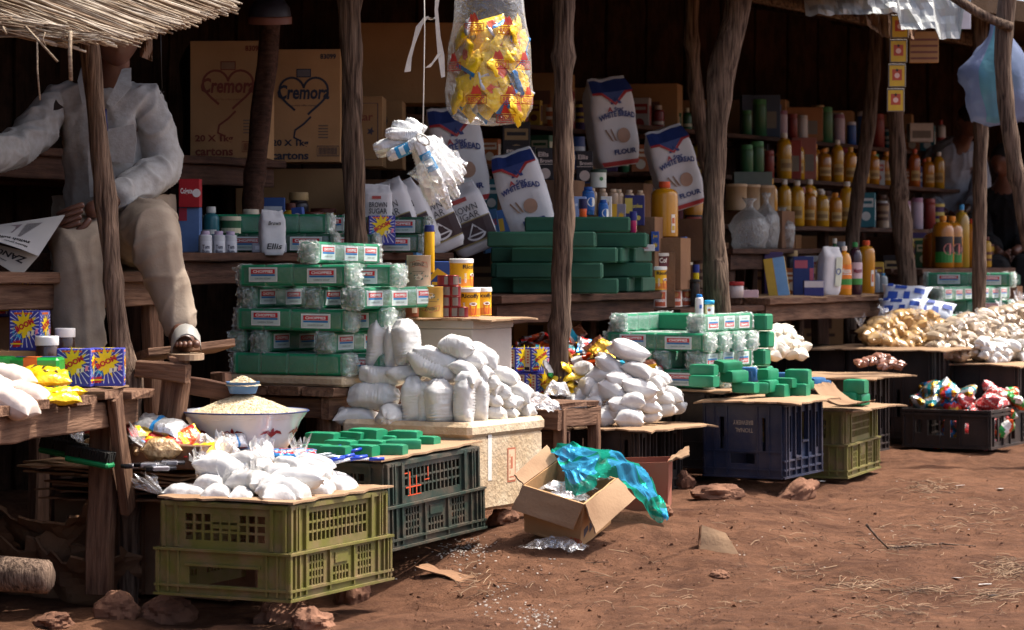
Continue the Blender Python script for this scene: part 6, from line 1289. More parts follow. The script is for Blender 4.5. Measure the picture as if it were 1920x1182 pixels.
# ---- right hand shaded table (z .775)
ZR=.777
gbox(1462,-.95,ZR,.10,.185,.06,'#c9a53c','tilted oat box with a light blue front',[('r',-.05,-.5,.5,.5,'#7fb0dc'),('r',.05,.15,.4,.35,'#c23a3c'),('d',.2,-.28,.22,'#d9a060')],rz=-8,tilt=-9); gbox(1506,-.95,ZR,.10,.19,.06,'#23366f','navy cereal box with a red banner',[('r',-.42,.2,.2,.4,'#b8596a'),('r',.3,-.4,.48,.2,'#3a7fc0')],rz=-4); gbox(1525,-.84,ZR,.095,.075,.05,'#2a2f72','low navy and white box in front of the cereal box',[('r',-.48,.05,.48,.46,'#c9c4c6')])
KEW=paperbag(.10,.075,.235,lambda pm,f,W,H:(pm.rect(f,W*.05,-H*.3,W*.4,H*.3,0,.001,4,6),pm.ring(f,[(W*.2+W*.12*math.cos(a*.8),H*.0+H*.06*math.sin(a*.8)) for a in range(7)],W*.05,1,.0018)),[ink('#c9cdb8'),ink('#2f4f90')],6)
spawn(KEW,'sugar_bag','white paper bag with a blue curl print on the shaded table','bag',TR(bk(1553,-.86,ZR),R(25),0,R(4)))
MZ=['#e07a24','#3f8a3a','#e9e2d4','#c9403a']
gbot(1583,-.82,ZR,.036,.24,'#d08a1e','#e8dccb','orange squash bottle with a green banded label',neck=.32,sh=.62,lab=(-.03,.045,.03,.15,[('r',-.03,.05,.045,.08,1),('t','Mazoe',.008,.12,.026,2,.05,.1),('r',-.03,.10,.045,.104,2)]),lm=MZ)
gbot(1603,-.84,ZR,.036,.26,'#3a1f2a','#2f8a4a','dark berry squash bottle with a green cap',neck=.32,sh=.66,lab=(-.02,.045,.05,.16,[('r',-.02,.05,.045,.08,1),('t','Mazoe',.012,.12,.024,3,.046,.1)]),lm=['#c9b0b4','#3f8a3a','#e9e2d4','#7a1f3a'])
gbot(1624,-.90,ZR,.045,.27,'#c9881a','#d8542a','yellow juice jug with an orange cap on the shaded table',neck=.36,sh=.76,lab=(.02,.04,.04,.12,[('r',.024,.06,.036,.1,1)]),lm=['#d8d2c8','#c86a3a'])
gbot(1565,-1.0,ZR,.028,.28,'#2a5a38','#d8d2c0','green glass bottle behind the paper bag',neck=.35,sh=.6)
for k,(px,h,c,cp) in enumerate([(1640,.12,'#9aa0a8','#b8bcc4'),(1655,.10,'#a8b0b4','#3a8fc0'),(1575,.20,'#3a3a30','#2f6a4a'),(1540,.2,'#b8a890','#d8cfc0')]): gbot(px,-1.02,ZR,.028,h,c,cp,'dim clear bottle at the back of the shaded table','dim bottles at the back of the shaded table')
solo('cardboard_sheet',sheet(.52,1.45,M_card,16,.006,.006,rag=.03,droop=.02),'cardboard sheet over the shaded table under the squash bottles','cardboard',TR(loc2w(-1.05,5.85,.779),YAW))
# shelf with the clear bags above it
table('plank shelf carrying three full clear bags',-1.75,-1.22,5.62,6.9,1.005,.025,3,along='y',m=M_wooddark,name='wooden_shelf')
M_clear=film('full_clear_bag',.42,'#cfcfcb',.2,1.0,45,.7)
for k,(px,w_,h) in enumerate([(1405,.19,.25),(1437,.16,.28),(1467,.15,.21)]):
    mb=MB(); P=[]
    for i in range(12):
        t=i/11; r_=w_/2*(.80+.20*math.sin(t*math.pi))*(1-sm(t,.55,.86)*.84+.30*sm(t,.88,1))
        P.append([(r_*math.cos(6.283*j/20)*(1+.30*noise.noise(Vector((math.cos(6.283*j/20)*3+k*5,math.sin(6.283*j/20)*3,t*6)))+.15*sm(t,.6,1)*math.sin(j*1.9)),r_*.8*math.sin(6.283*j/20),h*t+.01*noise.noise(Vector((j*.5,t*6,k)))) for j in range(20)])
    mb.grid(P,0,True,True,True); solo('clear_bag',mb.mesh('clear_bag',[M_clear]),'full cloudy bag with a pinched top on the plank shelf','bag',TR(bk(px,-1.30,1.006),k),'full cloudy bags on the plank shelf')
for k,px in enumerate((1380,1405,1432)): spawn(tin(.055,.13,mat('tan_tub','#a07f56',rough=.4,objvar=.1),lid=ink('#b99a74')),'tub','tan tub behind the full cloudy bags','tub',TR(bk(px,-1.45,1.20)),'tan tubs'); 
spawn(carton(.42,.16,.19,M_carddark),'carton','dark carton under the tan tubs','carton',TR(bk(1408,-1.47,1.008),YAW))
# ---- far shelves of bottles
FS=root_('stepped_shelf','dark stepped plank shelf full of juice bottles','shelf',loc2w(-2.0,6,0))
for lx,z in((-1.62,1.13),(-1.88,1.40),(-2.12,1.65)):
    plank(FS,'shelf_board',loc2w(lx,6.0,z-.012),loc2w(lx,11.5,z-.012),.24,.024,EX3,M_wooddark)
    for ly in (6.2,7.8,9.6,11.3): plank(FS,'post',loc2w(lx-.06,ly,0),loc2w(lx-.06,ly,z-.025),.06,.05,EX3,M_wooddark)
JC=[('#c98a1c','#d9a02c'),('#b9781a','#d88a2a'),('#c9941f','#e0d8c8'),('#a8561c','#c8502a')]; rj=random.Random(31)
def jb(px,lx,z,c,h=.23,r=.042):
    lab=(-r*.9,r*.9,h*.18,h*.45,[('r',-r*.8,h*.24,r*.8,h*.34,1)]); gbot(px,lx,z,r,h,c[0],c[1],'juice bottle in the rows on the stepped shelf','juice bottles on the stepped shelf',lab=lab,lm=['#c9b070','#a8823a'],n_=None) if 0 else spawn(JK[c[0]],'juice_bottle','juice bottle in the rows on the dark stepped shelf','bottle',TR(bk(px,lx,z),rj.uniform(-.3,.3),0,0,(r/.042,r/.042,h/.23)),'juice bottles on the stepped shelf')
JK={c[0]:bottle(.042,.23,mat('juice_%s'%c[0],c[0],rough=.2,coat=.4,objvar=.15,var=.1),ink(c[1],.4),.36,.66,.09,(-.035,.035,.04,.10,[('r',-.03,.055,.03,.08,1)]),[ink('#b99a5a'),ink('#8a6a3a')]) for c in JC}
MISC=[('#7a2a24','#8a3a30'),('#d0cdc8','#c8c4bc'),('#2f5a9c','#c8ccd4'),('#3a6a44','#4a8a50'),('#b9a8b4','#9a6a80')]
MK={c[0]:bottle(.04,.20,ink(c[0],.35),ink(c[1]),.8,.85,.12) for c in MISC}
for lx,z,x0,x1,pat in((-1.56,1.13,1445,1590,'j'),(-1.66,1.13,1450,1600,'j'),(-1.60,1.13,1655,1745,'m'),(-1.56,1.13,1600,1650,'m'),(-1.84,1.40,1400,1455,'m'),(-1.84,1.40,1470,1640,'j'),(-1.92,1.40,1480,1770,'j'),(-1.84,1.40,1715,1770,'j'),(-2.08,1.65,1400,1500,'m'),(-2.08,1.65,1505,1650,'x')):
    px=x0
    while px<x1:
        if pat=='j' and rj.random()<.9: jb(px,lx,z,rj.choice(JC[:3] if px<1700 else JC),rj.uniform(.18,.27),rj.uniform(.036,.046))
        else:
            c=rj.choice(MISC); s=rj.uniform(.7,1.2); spawn(MK[c[0]],'grocery_tub',{'#7a2a24':'dark red','#d0cdc8':'whitish','#2f5a9c':'blue','#3a6a44':'green','#b9a8b4':'mauve'}[c[0]]+' tub among the bottles on the dark stepped shelf','tub',TR(bk(px,lx,z),0,0,0,(s,s,s)),'tubs on the stepped shelf')
        px+=rj.uniform(19,26)
for px,w_,h,lx,z,c in((1490,.32,.20,-2.15,1.652,'#a06a3a'),(1425,.22,.24,-2.1,1.652,'#3f4c60'),(1480,.12,.22,-1.86,1.402,'#8a2f22'),(1505,.14,.24,-1.84,1.402,'#9a5a4a'),(1410,.2,.16,-1.6,1.25,'#6a7468'),(1725,.15,.12,-1.95,1.70,'#cfc7bb')): gbox(px,lx,z,w_,h,.14,c,{'#a06a3a':'orange brown block of packs on the top shelf','#3f4c60':'slate blue block of packs on the top shelf','#8a2f22':'dark red bucket like box among bottles','#9a5a4a':'rosy box among bottles on the shelf','#6a7468':'grey green box behind the tan tubs','#cfc7bb':'pale box above the juice bottles'}[c],[('r',-.4,-.3,.4,.1,'#7a7468')])
spawn(carton(.22,.16,.12,M_carddark),'carton','dark carton under the grey green box','carton',TR(bk(1410,-1.61,1.128)))
# big orange juice bottles on the far table
for k,(px,lx,c,cap,h) in enumerate([(1768,-1.0,'#b9741c','#d98a2a',.29),(1785,-1.02,'#b9781c','#d98a2a',.29),(1803,-1.05,'#b08a2a','#3a8fc0',.36),(1822,-1.05,'#b9741c','#c8482a',.28),(1750,-1.12,'#a85a1a','#d0ccc4',.22)]):
    gbot(px,lx,.902,.062 if k!=2 else .045,h,c,cap,['large orange juice bottle with a black and green label','large orange juice bottle with a black and green label','tall juice bottle with a light blue cap on the far table','orange juice bottle with a red cap on the far table','dim orange bottle behind the large labelled ones'][k],'large labelled juice bottles' if k<2 else None,neck=.28,sh=.68,caph=.08,lab=(-.055,.055,.03,.175,[('r',-.055,.03,.055,.09,1),('d',.025,.105,.032,2,1),('d',.038,.105,.028,0,2)]) if k<2 else None,lm=['#241a16','#2a7a2a','#c8746a'] if k<2 else None)
# far wrapped soap pile
GF='far wrapped soap pile'
for lev,(al) in enumerate(('x','y','x','x')[:4] if 0 else ('y','x','y','x')):
    lst=[(1812,-.62),(1800,-.75)] if al=='x' else [(1782,-.62),(1850,-.60)]
    for px,lx in lst: spawn(KA[lev%3] if al=='x' else KB[lev%3],'soap_bar','wrapped soap bar in the open pile behind the greyish brown packets','soap',TR(bk(px+lev*2,lx,.63+.0715*lev),R(-18) if al=='x' else R(60)),GF)
spawn(kDs,'soap_bar','bare soap end at the far side of the open pile','soap',TR(bk(1896,-.85,.83),R(70))); spawn(carton(.1,.2,.20,M_carddark),'carton','dark carton under the bare soap end','carton',TR(bk(1896,-.86,.595),R(-20)))

# ---- crowded small groceries filling the dim shelves behind the poles
BS=root_('back_shelf','dark two step shelf crowded with small groceries behind the poles','shelf',loc2w(-2.2,3.2,0))
for lx,z in((-1.95,1.16),(-2.15,1.40),(-2.32,1.62)):
    plank(BS,'shelf_board',loc2w(lx,4.2,z-.012),loc2w(lx,8.0,z-.012),.22,.024,EX3,M_wooddark)
    for ly in (4.3,6.0,7.9): plank(BS,'post',loc2w(lx-.06,ly,0),loc2w(lx-.06,ly,z-.025),.05,.05,EX3,M_wooddark)
rg=random.Random(55)
PAL=[('red','#8c2a2c','#d8c8b8'),('blue','#2c4f8c','#c8d0d8'),('yellow','#b8922c','#5a2a1c'),('white','#b8b4ae','#a03a34'),('green','#3a6a48','#d8d0b0'),('orange','#b0602c','#e0d0b8'),('purple','#4a3560','#d0b858'),('tan','#9a7c5c','#5a3a28'),('black','#2a2426','#b89a6a'),('teal','#2f6f78','#d8d8d0')]
KG=[]
for nm,c1,c2 in PAL:
    w_,h_,d_=rg.uniform(.06,.10),rg.uniform(.10,.17),.05
    kd=carton(w_,d_,h_,ink(c1),lambda pm,fr,rt,tp,lf:(pm.rect(fr,-w_*.42,h_*.08,w_*.42,h_*.34,0,.0008),pm.disc(fr,0,-h_*.18,w_*.26,0,.0008,12),pm.rect(fr,-w_*.3,-h_*.44,w_*.3,-h_*.38,1,.0012),pm.rect(fr,-w_*.34,h_*.18,w_*.34,h_*.26,1,.0014),pm.rect(rt,-d_*.4,-h_*.3,d_*.4,h_*.3,0,.0008)),[ink(c2),ink(c1)],name='box')
    KG.append((nm+' box','grocery_box','box',kd,w_))
    r_,h2=rg.uniform(.026,.036),rg.uniform(.10,.15)
    KG.append((nm+' tin','grocery_tin','tin',tin(r_,h2,ink(c1,.35),lambda pm,f:(pm.rect(f,-r_*1.4,-h2*.2,r_*1.4,h2*.2,0,.0006,8,1),pm.rect(f,-r_*.9,-h2*.06,r_*.9,h2*.06,1,.0012,6,1)),[ink(c2),ink(c1)],lid=ink(c2) if rg.random()<.5 else None),r_*2))
    r3,h3=rg.uniform(.022,.034),rg.uniform(.14,.20)
    KG.append((nm+' bottle','grocery_bottle','bottle',bottle(r3,h3,ink(c1,.3),ink(c2),rg.choice((.35,.5,.8)),rg.uniform(.65,.8),.12,(-r3*1.2,r3*1.2,h3*.2,h3*.5,[('r',-r3,h3*.28,r3,h3*.4,1)]),[ink(c2),ink(c1)]),r3*2))
def crowd(lx,z,x0,x1,where,n=None):
    px=x0
    while px<x1:
        nm,on,cat,kd,w_=rg.choice(KG); Y=Yx(px,lx); s_=rg.uniform(1.0,1.4); wp=w_*s_*F/Y
        spawn(kd,on,'small '+nm+' '+where,cat,TR(bk(px+wp/2,lx+rg.uniform(-.03,.03),z),R(rg.uniform(-25,10)),0,0,s_),nm+' goods '+where); px+=wp*1.08
W1='on the dark shelf behind the poles'
for lx,z,x0,x1 in((-1.92,1.162,905,1330),(-2.0,1.162,900,1340),(-2.12,1.402,905,1335),(-2.30,1.622,960,1330)): crowd(lx,z,x0,x1,W1)
W2='crowded on the shaded bench top'
for lx,z,x0,x1 in((-1.34,.817,1020,1330),(-1.50,.817,1000,1330)): crowd(lx,z,x0,x1,W2)
W3='crowded on the far stepped shelf'
for lx,z,x0,x1 in((-1.70,1.132,1420,1770),(-1.95,1.402,1400,1770),(-2.16,1.652,1400,1770),(-1.53,1.132,1590,1660)): crowd(lx,z,x0,x1,W3)
W4='at the back of the shaded squash table'
for lx,z,x0,x1 in((-1.12,.777,1440,1680),(-1.25,.777,1430,1690)): crowd(lx,z,x0,x1,W4)
W5='on the far juice table'
for lx,z,x0,x1 in((-1.25,.902,1690,1850),(-1.40,.902,1680,1860)): crowd(lx,z,x0,x1,W5)
W6='in the shade behind the tall soap stack'
for lx,z,x0,x1 in((-1.55,.982,380,700),(-1.72,.982,390,740)): crowd(lx,z,x0,x1,W6)

for k,(px,lx,w_,h_) in enumerate([(905,-2.40,.42,1.15),(1000,-2.42,.5,1.12),(1110,-2.44,.46,1.14),(1225,-2.44,.5,1.13),(1320,-2.46,.44,1.12),(1430,-2.44,.5,1.1),(1540,-2.46,.5,1.1),(1650,-2.46,.5,1.1)]):
    n_=3; Y=Yx(px,lx)
    for q in range(n_): spawn(carton(w_*(1-.06*q),.24,h_/n_-.004,M_cardbrown if (k+q)%3 else M_carddark,lambda pm,fr,rt,tp,lf:(pm.rect(fr,-.10,-.04,.08,.06,0,.001),pm.rect(fr,-.08,-.09,.10,-.07,0,.001)),[ink('#5a4034')]),'carton','brown stock carton piled against the dark back wall','carton',TR(bk(px,lx,h_/n_*q),YAW*.5+rg.uniform(-.08,.08)),'stock cartons piled along the back wall')
for k,(px,lx,z,w_,h_) in enumerate([(1010,-2.35,1.64,.34,.26),(1105,-2.38,1.64,.30,.22),(1215,-2.38,1.64,.36,.28),(1300,-2.38,1.64,.28,.22),(1420,-2.30,1.90,.36,.24),(1540,-2.3,1.90,.4,.22),(1660,-2.3,1.9,.36,.25)]):
    spawn(carton(w_,.2,h_,M_cardbrown,lambda pm,fr,rt,tp,lf:pm.rect(fr,-.08,-.03,.08,.04,0,.001),[ink('#6a4a3a')]),'carton','brown stock carton standing on the top back shelf','carton',TR(bk(px,lx-.05,z if z<1.8 else 1.655),YAW*.4),'stock cartons on the top back shelf')
# ================================================================== people
def skin(name,nodes,edges,m,root_i=0,sub=2,crumple_=0,seed=0,freq=9):
    me=bpy.data.meshes.new(name); me.from_pydata([n[0] for n in nodes],edges,[]); me.update()
    ob=bpy.data.objects.new(name,me); COL.objects.link(ob); ob.modifiers.new('s','SKIN')
    for i,n in enumerate(nodes):
        r=n[1]; me.skin_vertices[0].data[i].radius=(r,r) if not hasattr(r,'__len__') else r; me.skin_vertices[0].data[i].use_root=(i==root_i)
    ss=ob.modifiers.new('u','SUBSURF'); ss.levels=sub; ss.render_levels=sub
    bpy.context.view_layer.update(); dg_=bpy.context.evaluated_depsgraph_get(); out=bpy.data.meshes.new_from_object(ob.evaluated_get(dg_))
    COL.objects.unlink(ob); bpy.data.objects.remove(ob); bpy.data.meshes.remove(me)
    if crumple_:
        nr=[v.normal.copy() for v in out.vertices]
        for v,n in zip(out.vertices,nr):
            p=v.co
            rg1=max(0,1-2.6*abs(noise.noise(Vector((p.x*freq*.9+seed+p.z*1.2,p.y*freq*.9,p.z*freq*.22)))))**2.2
            rg2=max(0,1-3.0*abs(noise.noise(Vector((p.x*freq*.5-p.z*freq*.7+seed*2,p.y*freq*.6,p.z*freq*.5)))))**2.5
            v.co=p+n*crumple_*(.95*rg1+.75*rg2-.35+.25*noise.noise(p*freq*.5)); continue
            a=noise.noise(Vector((p.x*freq+seed+p.z*2,p.y*freq,p.z*freq*.45))); c=noise.noise(Vector((p.x*freq*2.3,p.y*freq*2.3+seed,p.z*freq)))
            v.co=p+n*crumple_*(-abs(a)*2.4+.7+.6*c)
    out.materials.clear(); out.materials.append(m)
    out.polygons.foreach_set('use_smooth',[True]*len(out.polygons)); out.update(); out.name=name
    return out
M_skin=mat('dark_skin','#6b4738',rough=.45,col2='#56382b',scale=9,objvar=0,spec=.45,bump=.05,bscale=60)
M_hair=mat('black_hair','#120d0b',rough=.8,objvar=0,bump=.6,bscale=120)
def join(meshes,name,m):
    mb=MB()
    for me in meshes: mb.add([v.co[:] for v in me.vertices],[tuple(p.vertices) for p in me.polygons],0,True)
    return mb.mesh(name,[m])
def head_me(c,h,fwd,name='head'):
    # skull, jaw, nose, lips, brow and ears as one surface
    P=[]; n=26; N=22; f=Vector(fwd).normalized(); up=Vector((0,0,1)); up=(up-f*up.dot(f)).normalized(); sd_=f.cross(up)
    for i in range(N+1):
        th=math.pi*i/N; row=[]
        for j in range(2*n):
            ph=math.pi*j/n; x=math.sin(th)*math.sin(ph); y=math.sin(th)*math.cos(ph); z=math.cos(th)   # y forward
            rx,ry,rz=.36,.46,.5
            if z<0: rx*=1-.30*(-z)**1.3; ry*=1-.10*(-z)
            px_,py_,pz_=x*rx,y*ry,z*rz
            if y>0:
                g_=lambda cx,cz,s: math.exp(-((px_-cx)/s)**2-((pz_-cz)/s)**2)
                py_+=.085*math.exp(-(px_/.055)**2-((pz_+.07)/.09)**2)           # nose
                py_+=.035*math.exp(-(px_/.11)**2-((pz_+.225)/.030)**2)+.035*math.exp(-(px_/.10)**2-((pz_+.285)/.030)**2)-.02*math.exp(-(px_/.12)**2-((pz_+.255)/.012)**2)
                py_-=.05*(g_(.14,.03,.075)+g_(-.14,.03,.075)); py_+=.025*math.exp(-((pz_-.11)/.04)**2)*math.exp(-(px_/.25)**2); py_+=.03*math.exp(-(px_/.10)**2-((pz_+.42)/.06)**2)
                py_+=.022*(g_(.14,.03,.035)+g_(-.14,.03,.035))
            e=math.exp(-((py_+.02)/.05)**2-((pz_+.02)/.10)**2)*(abs(x)>.5); px_+=(1 if x>0 else -1)*.06*e
            row.append(Vector(c)+(sd_*px_+f*py_+up*pz_)*h)
        P.append(row)
    mb=MB(); mb.grid(P,0,True,True); return mb.mesh(name,[M_skin])
def hand_nodes(w,palm,tip,spread,r=.0095,curl=.0):
    # palm and five unequal, bent fingers
    w=Vector(w);palm=Vector(palm);tip=Vector(tip);sp=Vector(spread).normalized(); d=(tip-palm).normalized(); dn=d.cross(sp).normalized(); L=.085
    N=[(w,.027),(palm,(.036))]; E=[(0,1)]; out=[]
    for k,(o,l_) in enumerate([(-.030,.80),(-.010,.98),(.011,1.0),(.030,.88)]):
        b=palm+sp*o+d*.03; m1=b+d*L*l_*.42+dn*curl*.012; m2=b+d*L*l_*.75+dn*curl*.034; t=b+d*L*l_*.92+dn*curl*.058
        out.append([(b-d*.012,r*1.15),(b,r*1.1),(m1,r),(m2,r*.92),(t,r*.78)])
    b=palm-sp*.034-d*.012; out.append([(b+sp*.012,r*1.3),(b-sp*.012+d*.014,r*1.2),(b-sp*.026+d*.042+dn*curl*.01,r*1.05),(b-sp*.028+d*.065+dn*curl*.02,r*.85)])
    return N,E,out
def person(label,J,m_shirt,m_trou,armhands=True,feet=True,head_fwd=(.2,-1,-.25),hh=.235,crump=.0095):
    g=lambda k: atY(*J[k][:3]); base=g('pelvis'); root=root_('person',label,'person',(base.x,base.y,0)); inv=root.matrix_basis.inverted()
    # body: one skinned figure
    ks=['pelvis','belly','chest','neck','jaw']; nd=[(g('pelvis'),.12),(g('belly'),.11),(g('chest'),.125),(g('neck'),.055),(g('head')+Vector((0,.0,-.05)),.05)]; ed=[(0,1),(1,2),(2,3),(3,4)]
    meshes=[]
    for s in 'LR':
        b=len(nd); nd+=[(g('sh'+s),.058),(g('el'+s),.042),(g('wr'+s),.028)]; ed+=[(2,b),(b,b+1),(b+1,b+2)]
        if ('ha'+s) in J:
            wv=g('wr'+s); pl=g('ha'+s); tp=atY(*J['ti'+s][:3]); sp=J.get('sp'+s,(0,0,1)); N_,E_,fs=hand_nodes(wv,pl,tp,sp,curl=J.get('cu',1)); nd+=[(pl,.034)]; ed+=[(b+2,b+3)]
            for ch in fs:
                meshes.append(skin('f',ch,[(i,i+1) for i in range(len(ch)-1)],M_skin,0,2))
        b=len(nd); nd+=[(g('hi'+s),.085),(g('kn'+s),.058),(g('an'+s),.036)]; ed+=[(0,b),(b,b+1),(b+1,b+2)]
        if ('to'+s) in J:
            an=g('an'+s); to=g('to'+s); he=an+(an-to).normalized()*.035+Vector((0,0,-.055)); ball=an*.35+to*.65; ball.z=to.z+.008
            nd+=[(he,.03),(ball,.034)]; ed+=[(b+2,b+3),(b+2,b+4)]
            d=(to-an); d.z=0; d.normalize(); sd_=Vector((d.y,-d.x,0))*(1 if s=='L' else -1)
            for k,(o,l_,r) in enumerate([(-.028,.045,.015),(-.009,.042,.0105),(.006,.038,.010),(.019,.032,.0095),(.030,.026,.009)]):
                p0=ball+sd_*o+d*.012; meshes.append(skin('t',[(p0,r),(p0+d*l_*.6+Vector((0,0,.004)),r),(p0+d*l_+Vector((0,0,-.004)),r*.8)],[(0,1),(1,2)],M_skin,0,2))
    meshes.append(skin('b',nd,ed,M_skin,0,2)); meshes.append(head_me(g('head'),hh,head_fwd))
    bod=new('body',join(meshes,'body',M_skin),root,inv)
    # close cropped hair
    hc=g('head'); P=[]; f=Vector(head_fwd).normalized(); up=(Vector((0,0,1))-f*f.z).normalized(); sd_=f.cross(up)
    for i in range(9):
        th=1.35*i/8; P.append([hc+(sd_*math.sin(th)*math.sin(6.283*j/24)*.375+f*(math.sin(th)*math.cos(6.283*j/24)*.475-.03)+up*(math.cos(th)*.52+.012))*hh for j in range(24)])
    mb=MB(); mb.grid(P,0,True,True); new('hair',mb.mesh('hair',[M_hair]),root,inv)
    # shirt
    sh=[(g('pelvis')+Vector((0,-.02,.0)),.160),(g('belly'),.150),(g('chest'),.142),((g('chest')+g('neck'))/2+Vector((0,.01,.03)),.115),(g('neck')+Vector((0,0,-.015)),.068)]; e=[(0,1),(1,2),(2,3),(3,4)]
    for s in 'LR':
        b=len(sh); sh+=[(g('sh'+s),.068),(g('sh'+s)*.5+g('el'+s)*.5,.070),(g('el'+s),.066),(g('el'+s)*.45+g('wr'+s)*.55,.058),(g('el'+s)*.12+g('wr'+s)*.88,.054)]; e+=[(3,b),(b,b+1),(b+1,b+2),(b+2,b+3),(b+3,b+4)]
    so_=new('shirt',skin('shirt',sh,e,m_shirt,1,4,crump*1.3,3,14),root,inv)
    tr=[(g('pelvis'),.150)]; e=[]
    for s in 'LR':
        b=len(tr); k1=g('kn'+s);a1=g('an'+s); tr+=[(g('hi'+s),.118),(g('hi'+s)*.4+k1*.6,.108),(k1,.092),(k1*.55+a1*.45,J.get('shr'+s,.08)),(k1*.12+a1*.88,J.get('cuf'+s,.065)),(a1+Vector((0,0,.005)),J.get('cuf'+s,.065)*1.02)]; e+=[(0,b),(b,b+1),(b+1,b+2),(b+2,b+3),(b+3,b+4),(b+4,b+5)]
    new('trousers',skin('trousers',tr,e,m_trou,0,4,crump*1.15,9,11),root,inv)
    return root,inv,g
M_shirt=mat('grey_checked_shirt','#aaa8a5',rough=.9,col2='#98958f',scale=40,bump=.15,bscale=140,objvar=0,spec=.2)
M_khaki=mat('khaki_trousers','#9a8d7d',rough=.95,col2='#88796a',scale=12,bump=.12,bscale=120,objvar=0,spec=.15)
JM=dict(pelvis=(212,452,8.92),belly=(205,365,8.88),chest=(200,262,8.86),neck=(212,158,8.84),head=(218,60,8.78),
 shL=(276,192,8.84),elL=(312,318,8.80),wrL=(196,384,8.50),haL=(165,398,8.42),tiL=(110,412,8.38),spL=(.15,.3,1),
 shR=(112,190,8.84),elR=(38,278,8.66),wrR=(-40,300,8.40),haR=(-70,308,8.36),tiR=(-120,330,8.30),spR=(0,.3,1),
 hiL=(256,450,8.86),knL=(283,418,8.40),anL=(342,632,8.34),toL=(352,652,8.16),hiR=(168,452,8.86),knR=(146,452,8.40),anR=(150,690,8.40),toR=(152,715,8.24),shrL=.074,cufL=.054,shrR=.09,cufR=.082)
mr,inv,g=person('seated man in a pale grey shirt and khaki trousers holding a newspaper',JM,M_shirt,M_khaki)
# collar, placket, pocket, button, pen
def strip(root,inv,name,pts,w_,m,nd=(0,-1,0),T=.004):
    P=[[],[]]; nd=Vector(nd)
    for i,p in enumerate(pts):
        d=(Vector(pts[min(i+1,len(pts)-1)])-Vector(pts[max(i-1,0)])).normalized(); s_=d.cross(nd).normalized(); ww=w_ if not hasattr(w_,'__len__') else w_[i]
        P[0].append(Vector(p)-s_*ww/2); P[1].append(Vector(p)+s_*ww/2)
    mb=MB(); mb.grid(P,0,True); Q=[[q-nd*T for q in r] for r in P]; mb.grid(Q[::-1],0,True); mb.grid([Q[0],P[0]],0); mb.grid([P[1],Q[1]],0)
    mb.grid([[P[0][0],P[1][0]],[Q[0][0],Q[1][0]]],0,False)
    return new(name,mb.mesh(name,[m]),root,inv)
strip(mr,inv,'collar',[atY(237,128,8.78),atY(232,160,8.67),atY(205,198,8.645)],[.03,.05,.025],M_shirt); strip(mr,inv,'collar',[atY(160,125,8.80),atY(158,150,8.69),atY(160,195,8.655)],[.03,.045,.02],M_shirt)
strip(mr,inv,'placket',[atY(178,215,8.655),atY(172,290,8.65),atY(176,370,8.68)],.026,M_shirt)
strip(mr,inv,'pocket',[atY(225,238,8.70),atY(228,262,8.685),atY(226,305,8.69)],[.095,.098,.085],M_shirt)
mb=MB(); mb.tube([atY(197,205,8.66),atY(200,246,8.655)],.005,8); new('pen',mb.mesh('pen',[ink('#1c2760')]),mr,inv)
mb=MB(); f=flat(atY(107,197,8.675),(1,0,0),(0,0,1)); mb.poly(f,[(-.012,-.018),(.004,-.016),(.022,-.008),(.006,.004),(-.004,.018),(-.010,.004)],0,.0); new('tear',mb.mesh('tear',[ink('#241814')]),mr,inv)
# sandals
for s,ank,toe in(('L',g('anL'),g('toL')),('R',g('anR'),g('toR'))):
    d=(toe-ank); d.z=0; d.normalize(); sd_=Vector((d.y,-d.x,0)); mb=MB(); c=toe-d*.075; out=[]
    for i in range(24):
        a=6.283*i/24; u=math.cos(a)*.135; v=math.sin(a)*(.056 if math.cos(a)>-.2 else .040); out.append(c+d*u+sd_*v)
    zz=toe.z-.026; mb.grid([[Vector((q.x,q.y,zz-.012)) for q in out],[Vector((q.x,q.y,zz+.006)) for q in out]],0,False,True,True)
    so2=new('sandal',mb.mesh('sandal',[mat('pale_sandal','#9c8268',rough=.7,objvar=0)]),mr,inv)
    mid=toe-d*.045; pts=[mid+sd_*(.046*math.cos(t))+Vector((0,0,-.022+.060*math.sin(t))) for t in [math.pi*i/8 for i in range(9)]]
    strip(so2,Matrix.Identity(4),'strap',pts,.042,mat('grey_strap','#a7a39b',rough=.5,objvar=0),nd=tuple(d*-1),T=.003) if 0 else None
    P=[[p+d*o+Vector((0,0,(.0 if o>0 else .030)*(1 if 0<i<8 else .3))) for i,p in enumerate(pts)] for o in(.018,-.004,-.032)]; mb=MB(); mb.grid(P,0,True); mb.grid([[p+Vector((0,0,.004)) for p in r] for r in P],0,True); new('strap',mb.mesh('strap',[mat('grey_strap','#a7a39b',rough=.5,objvar=0)]),so2)
# newspaper
def page(root,corners,name,bow,m,deco,mats,n=10):
    a,b_,c,d=[Vector(q) for q in corners]
    def f(u,v,h):
        p=(a*(1-u)+b_*u)*(1-v)+(d*(1-u)+c*u)*v; nr=-(b_-a).cross(d-a).normalized(); return p+nr*(h+bow*math.sin(u*math.pi)*math.sin(v*2.2))
    mb=MB(); mb.grid([[f(i/n,j/n,0) for i in range(n+1)] for j in range(n+1)],0,True); mb.grid([[f(i/n,j/n,-.0015) for i in range(n+1)][::-1] for j in range(n+1)],0,True)
    o=new(name,mb.mesh(name,[m]),root,root.matrix_basis.inverted()); pm=MB(); deco(pm,f); new('print',pm.mesh('print',mats),o); return o
M_news=mat('newsprint','#b9b6b2',rough=.9,var=.04,objvar=0); np_=root_('newspaper','folded newspaper held over his knee by the seated man','newspaper',atY(60,450,8.3))
INK=[ink('#2a2626'),ink('#6d6868'),ink('#7a6a70')]
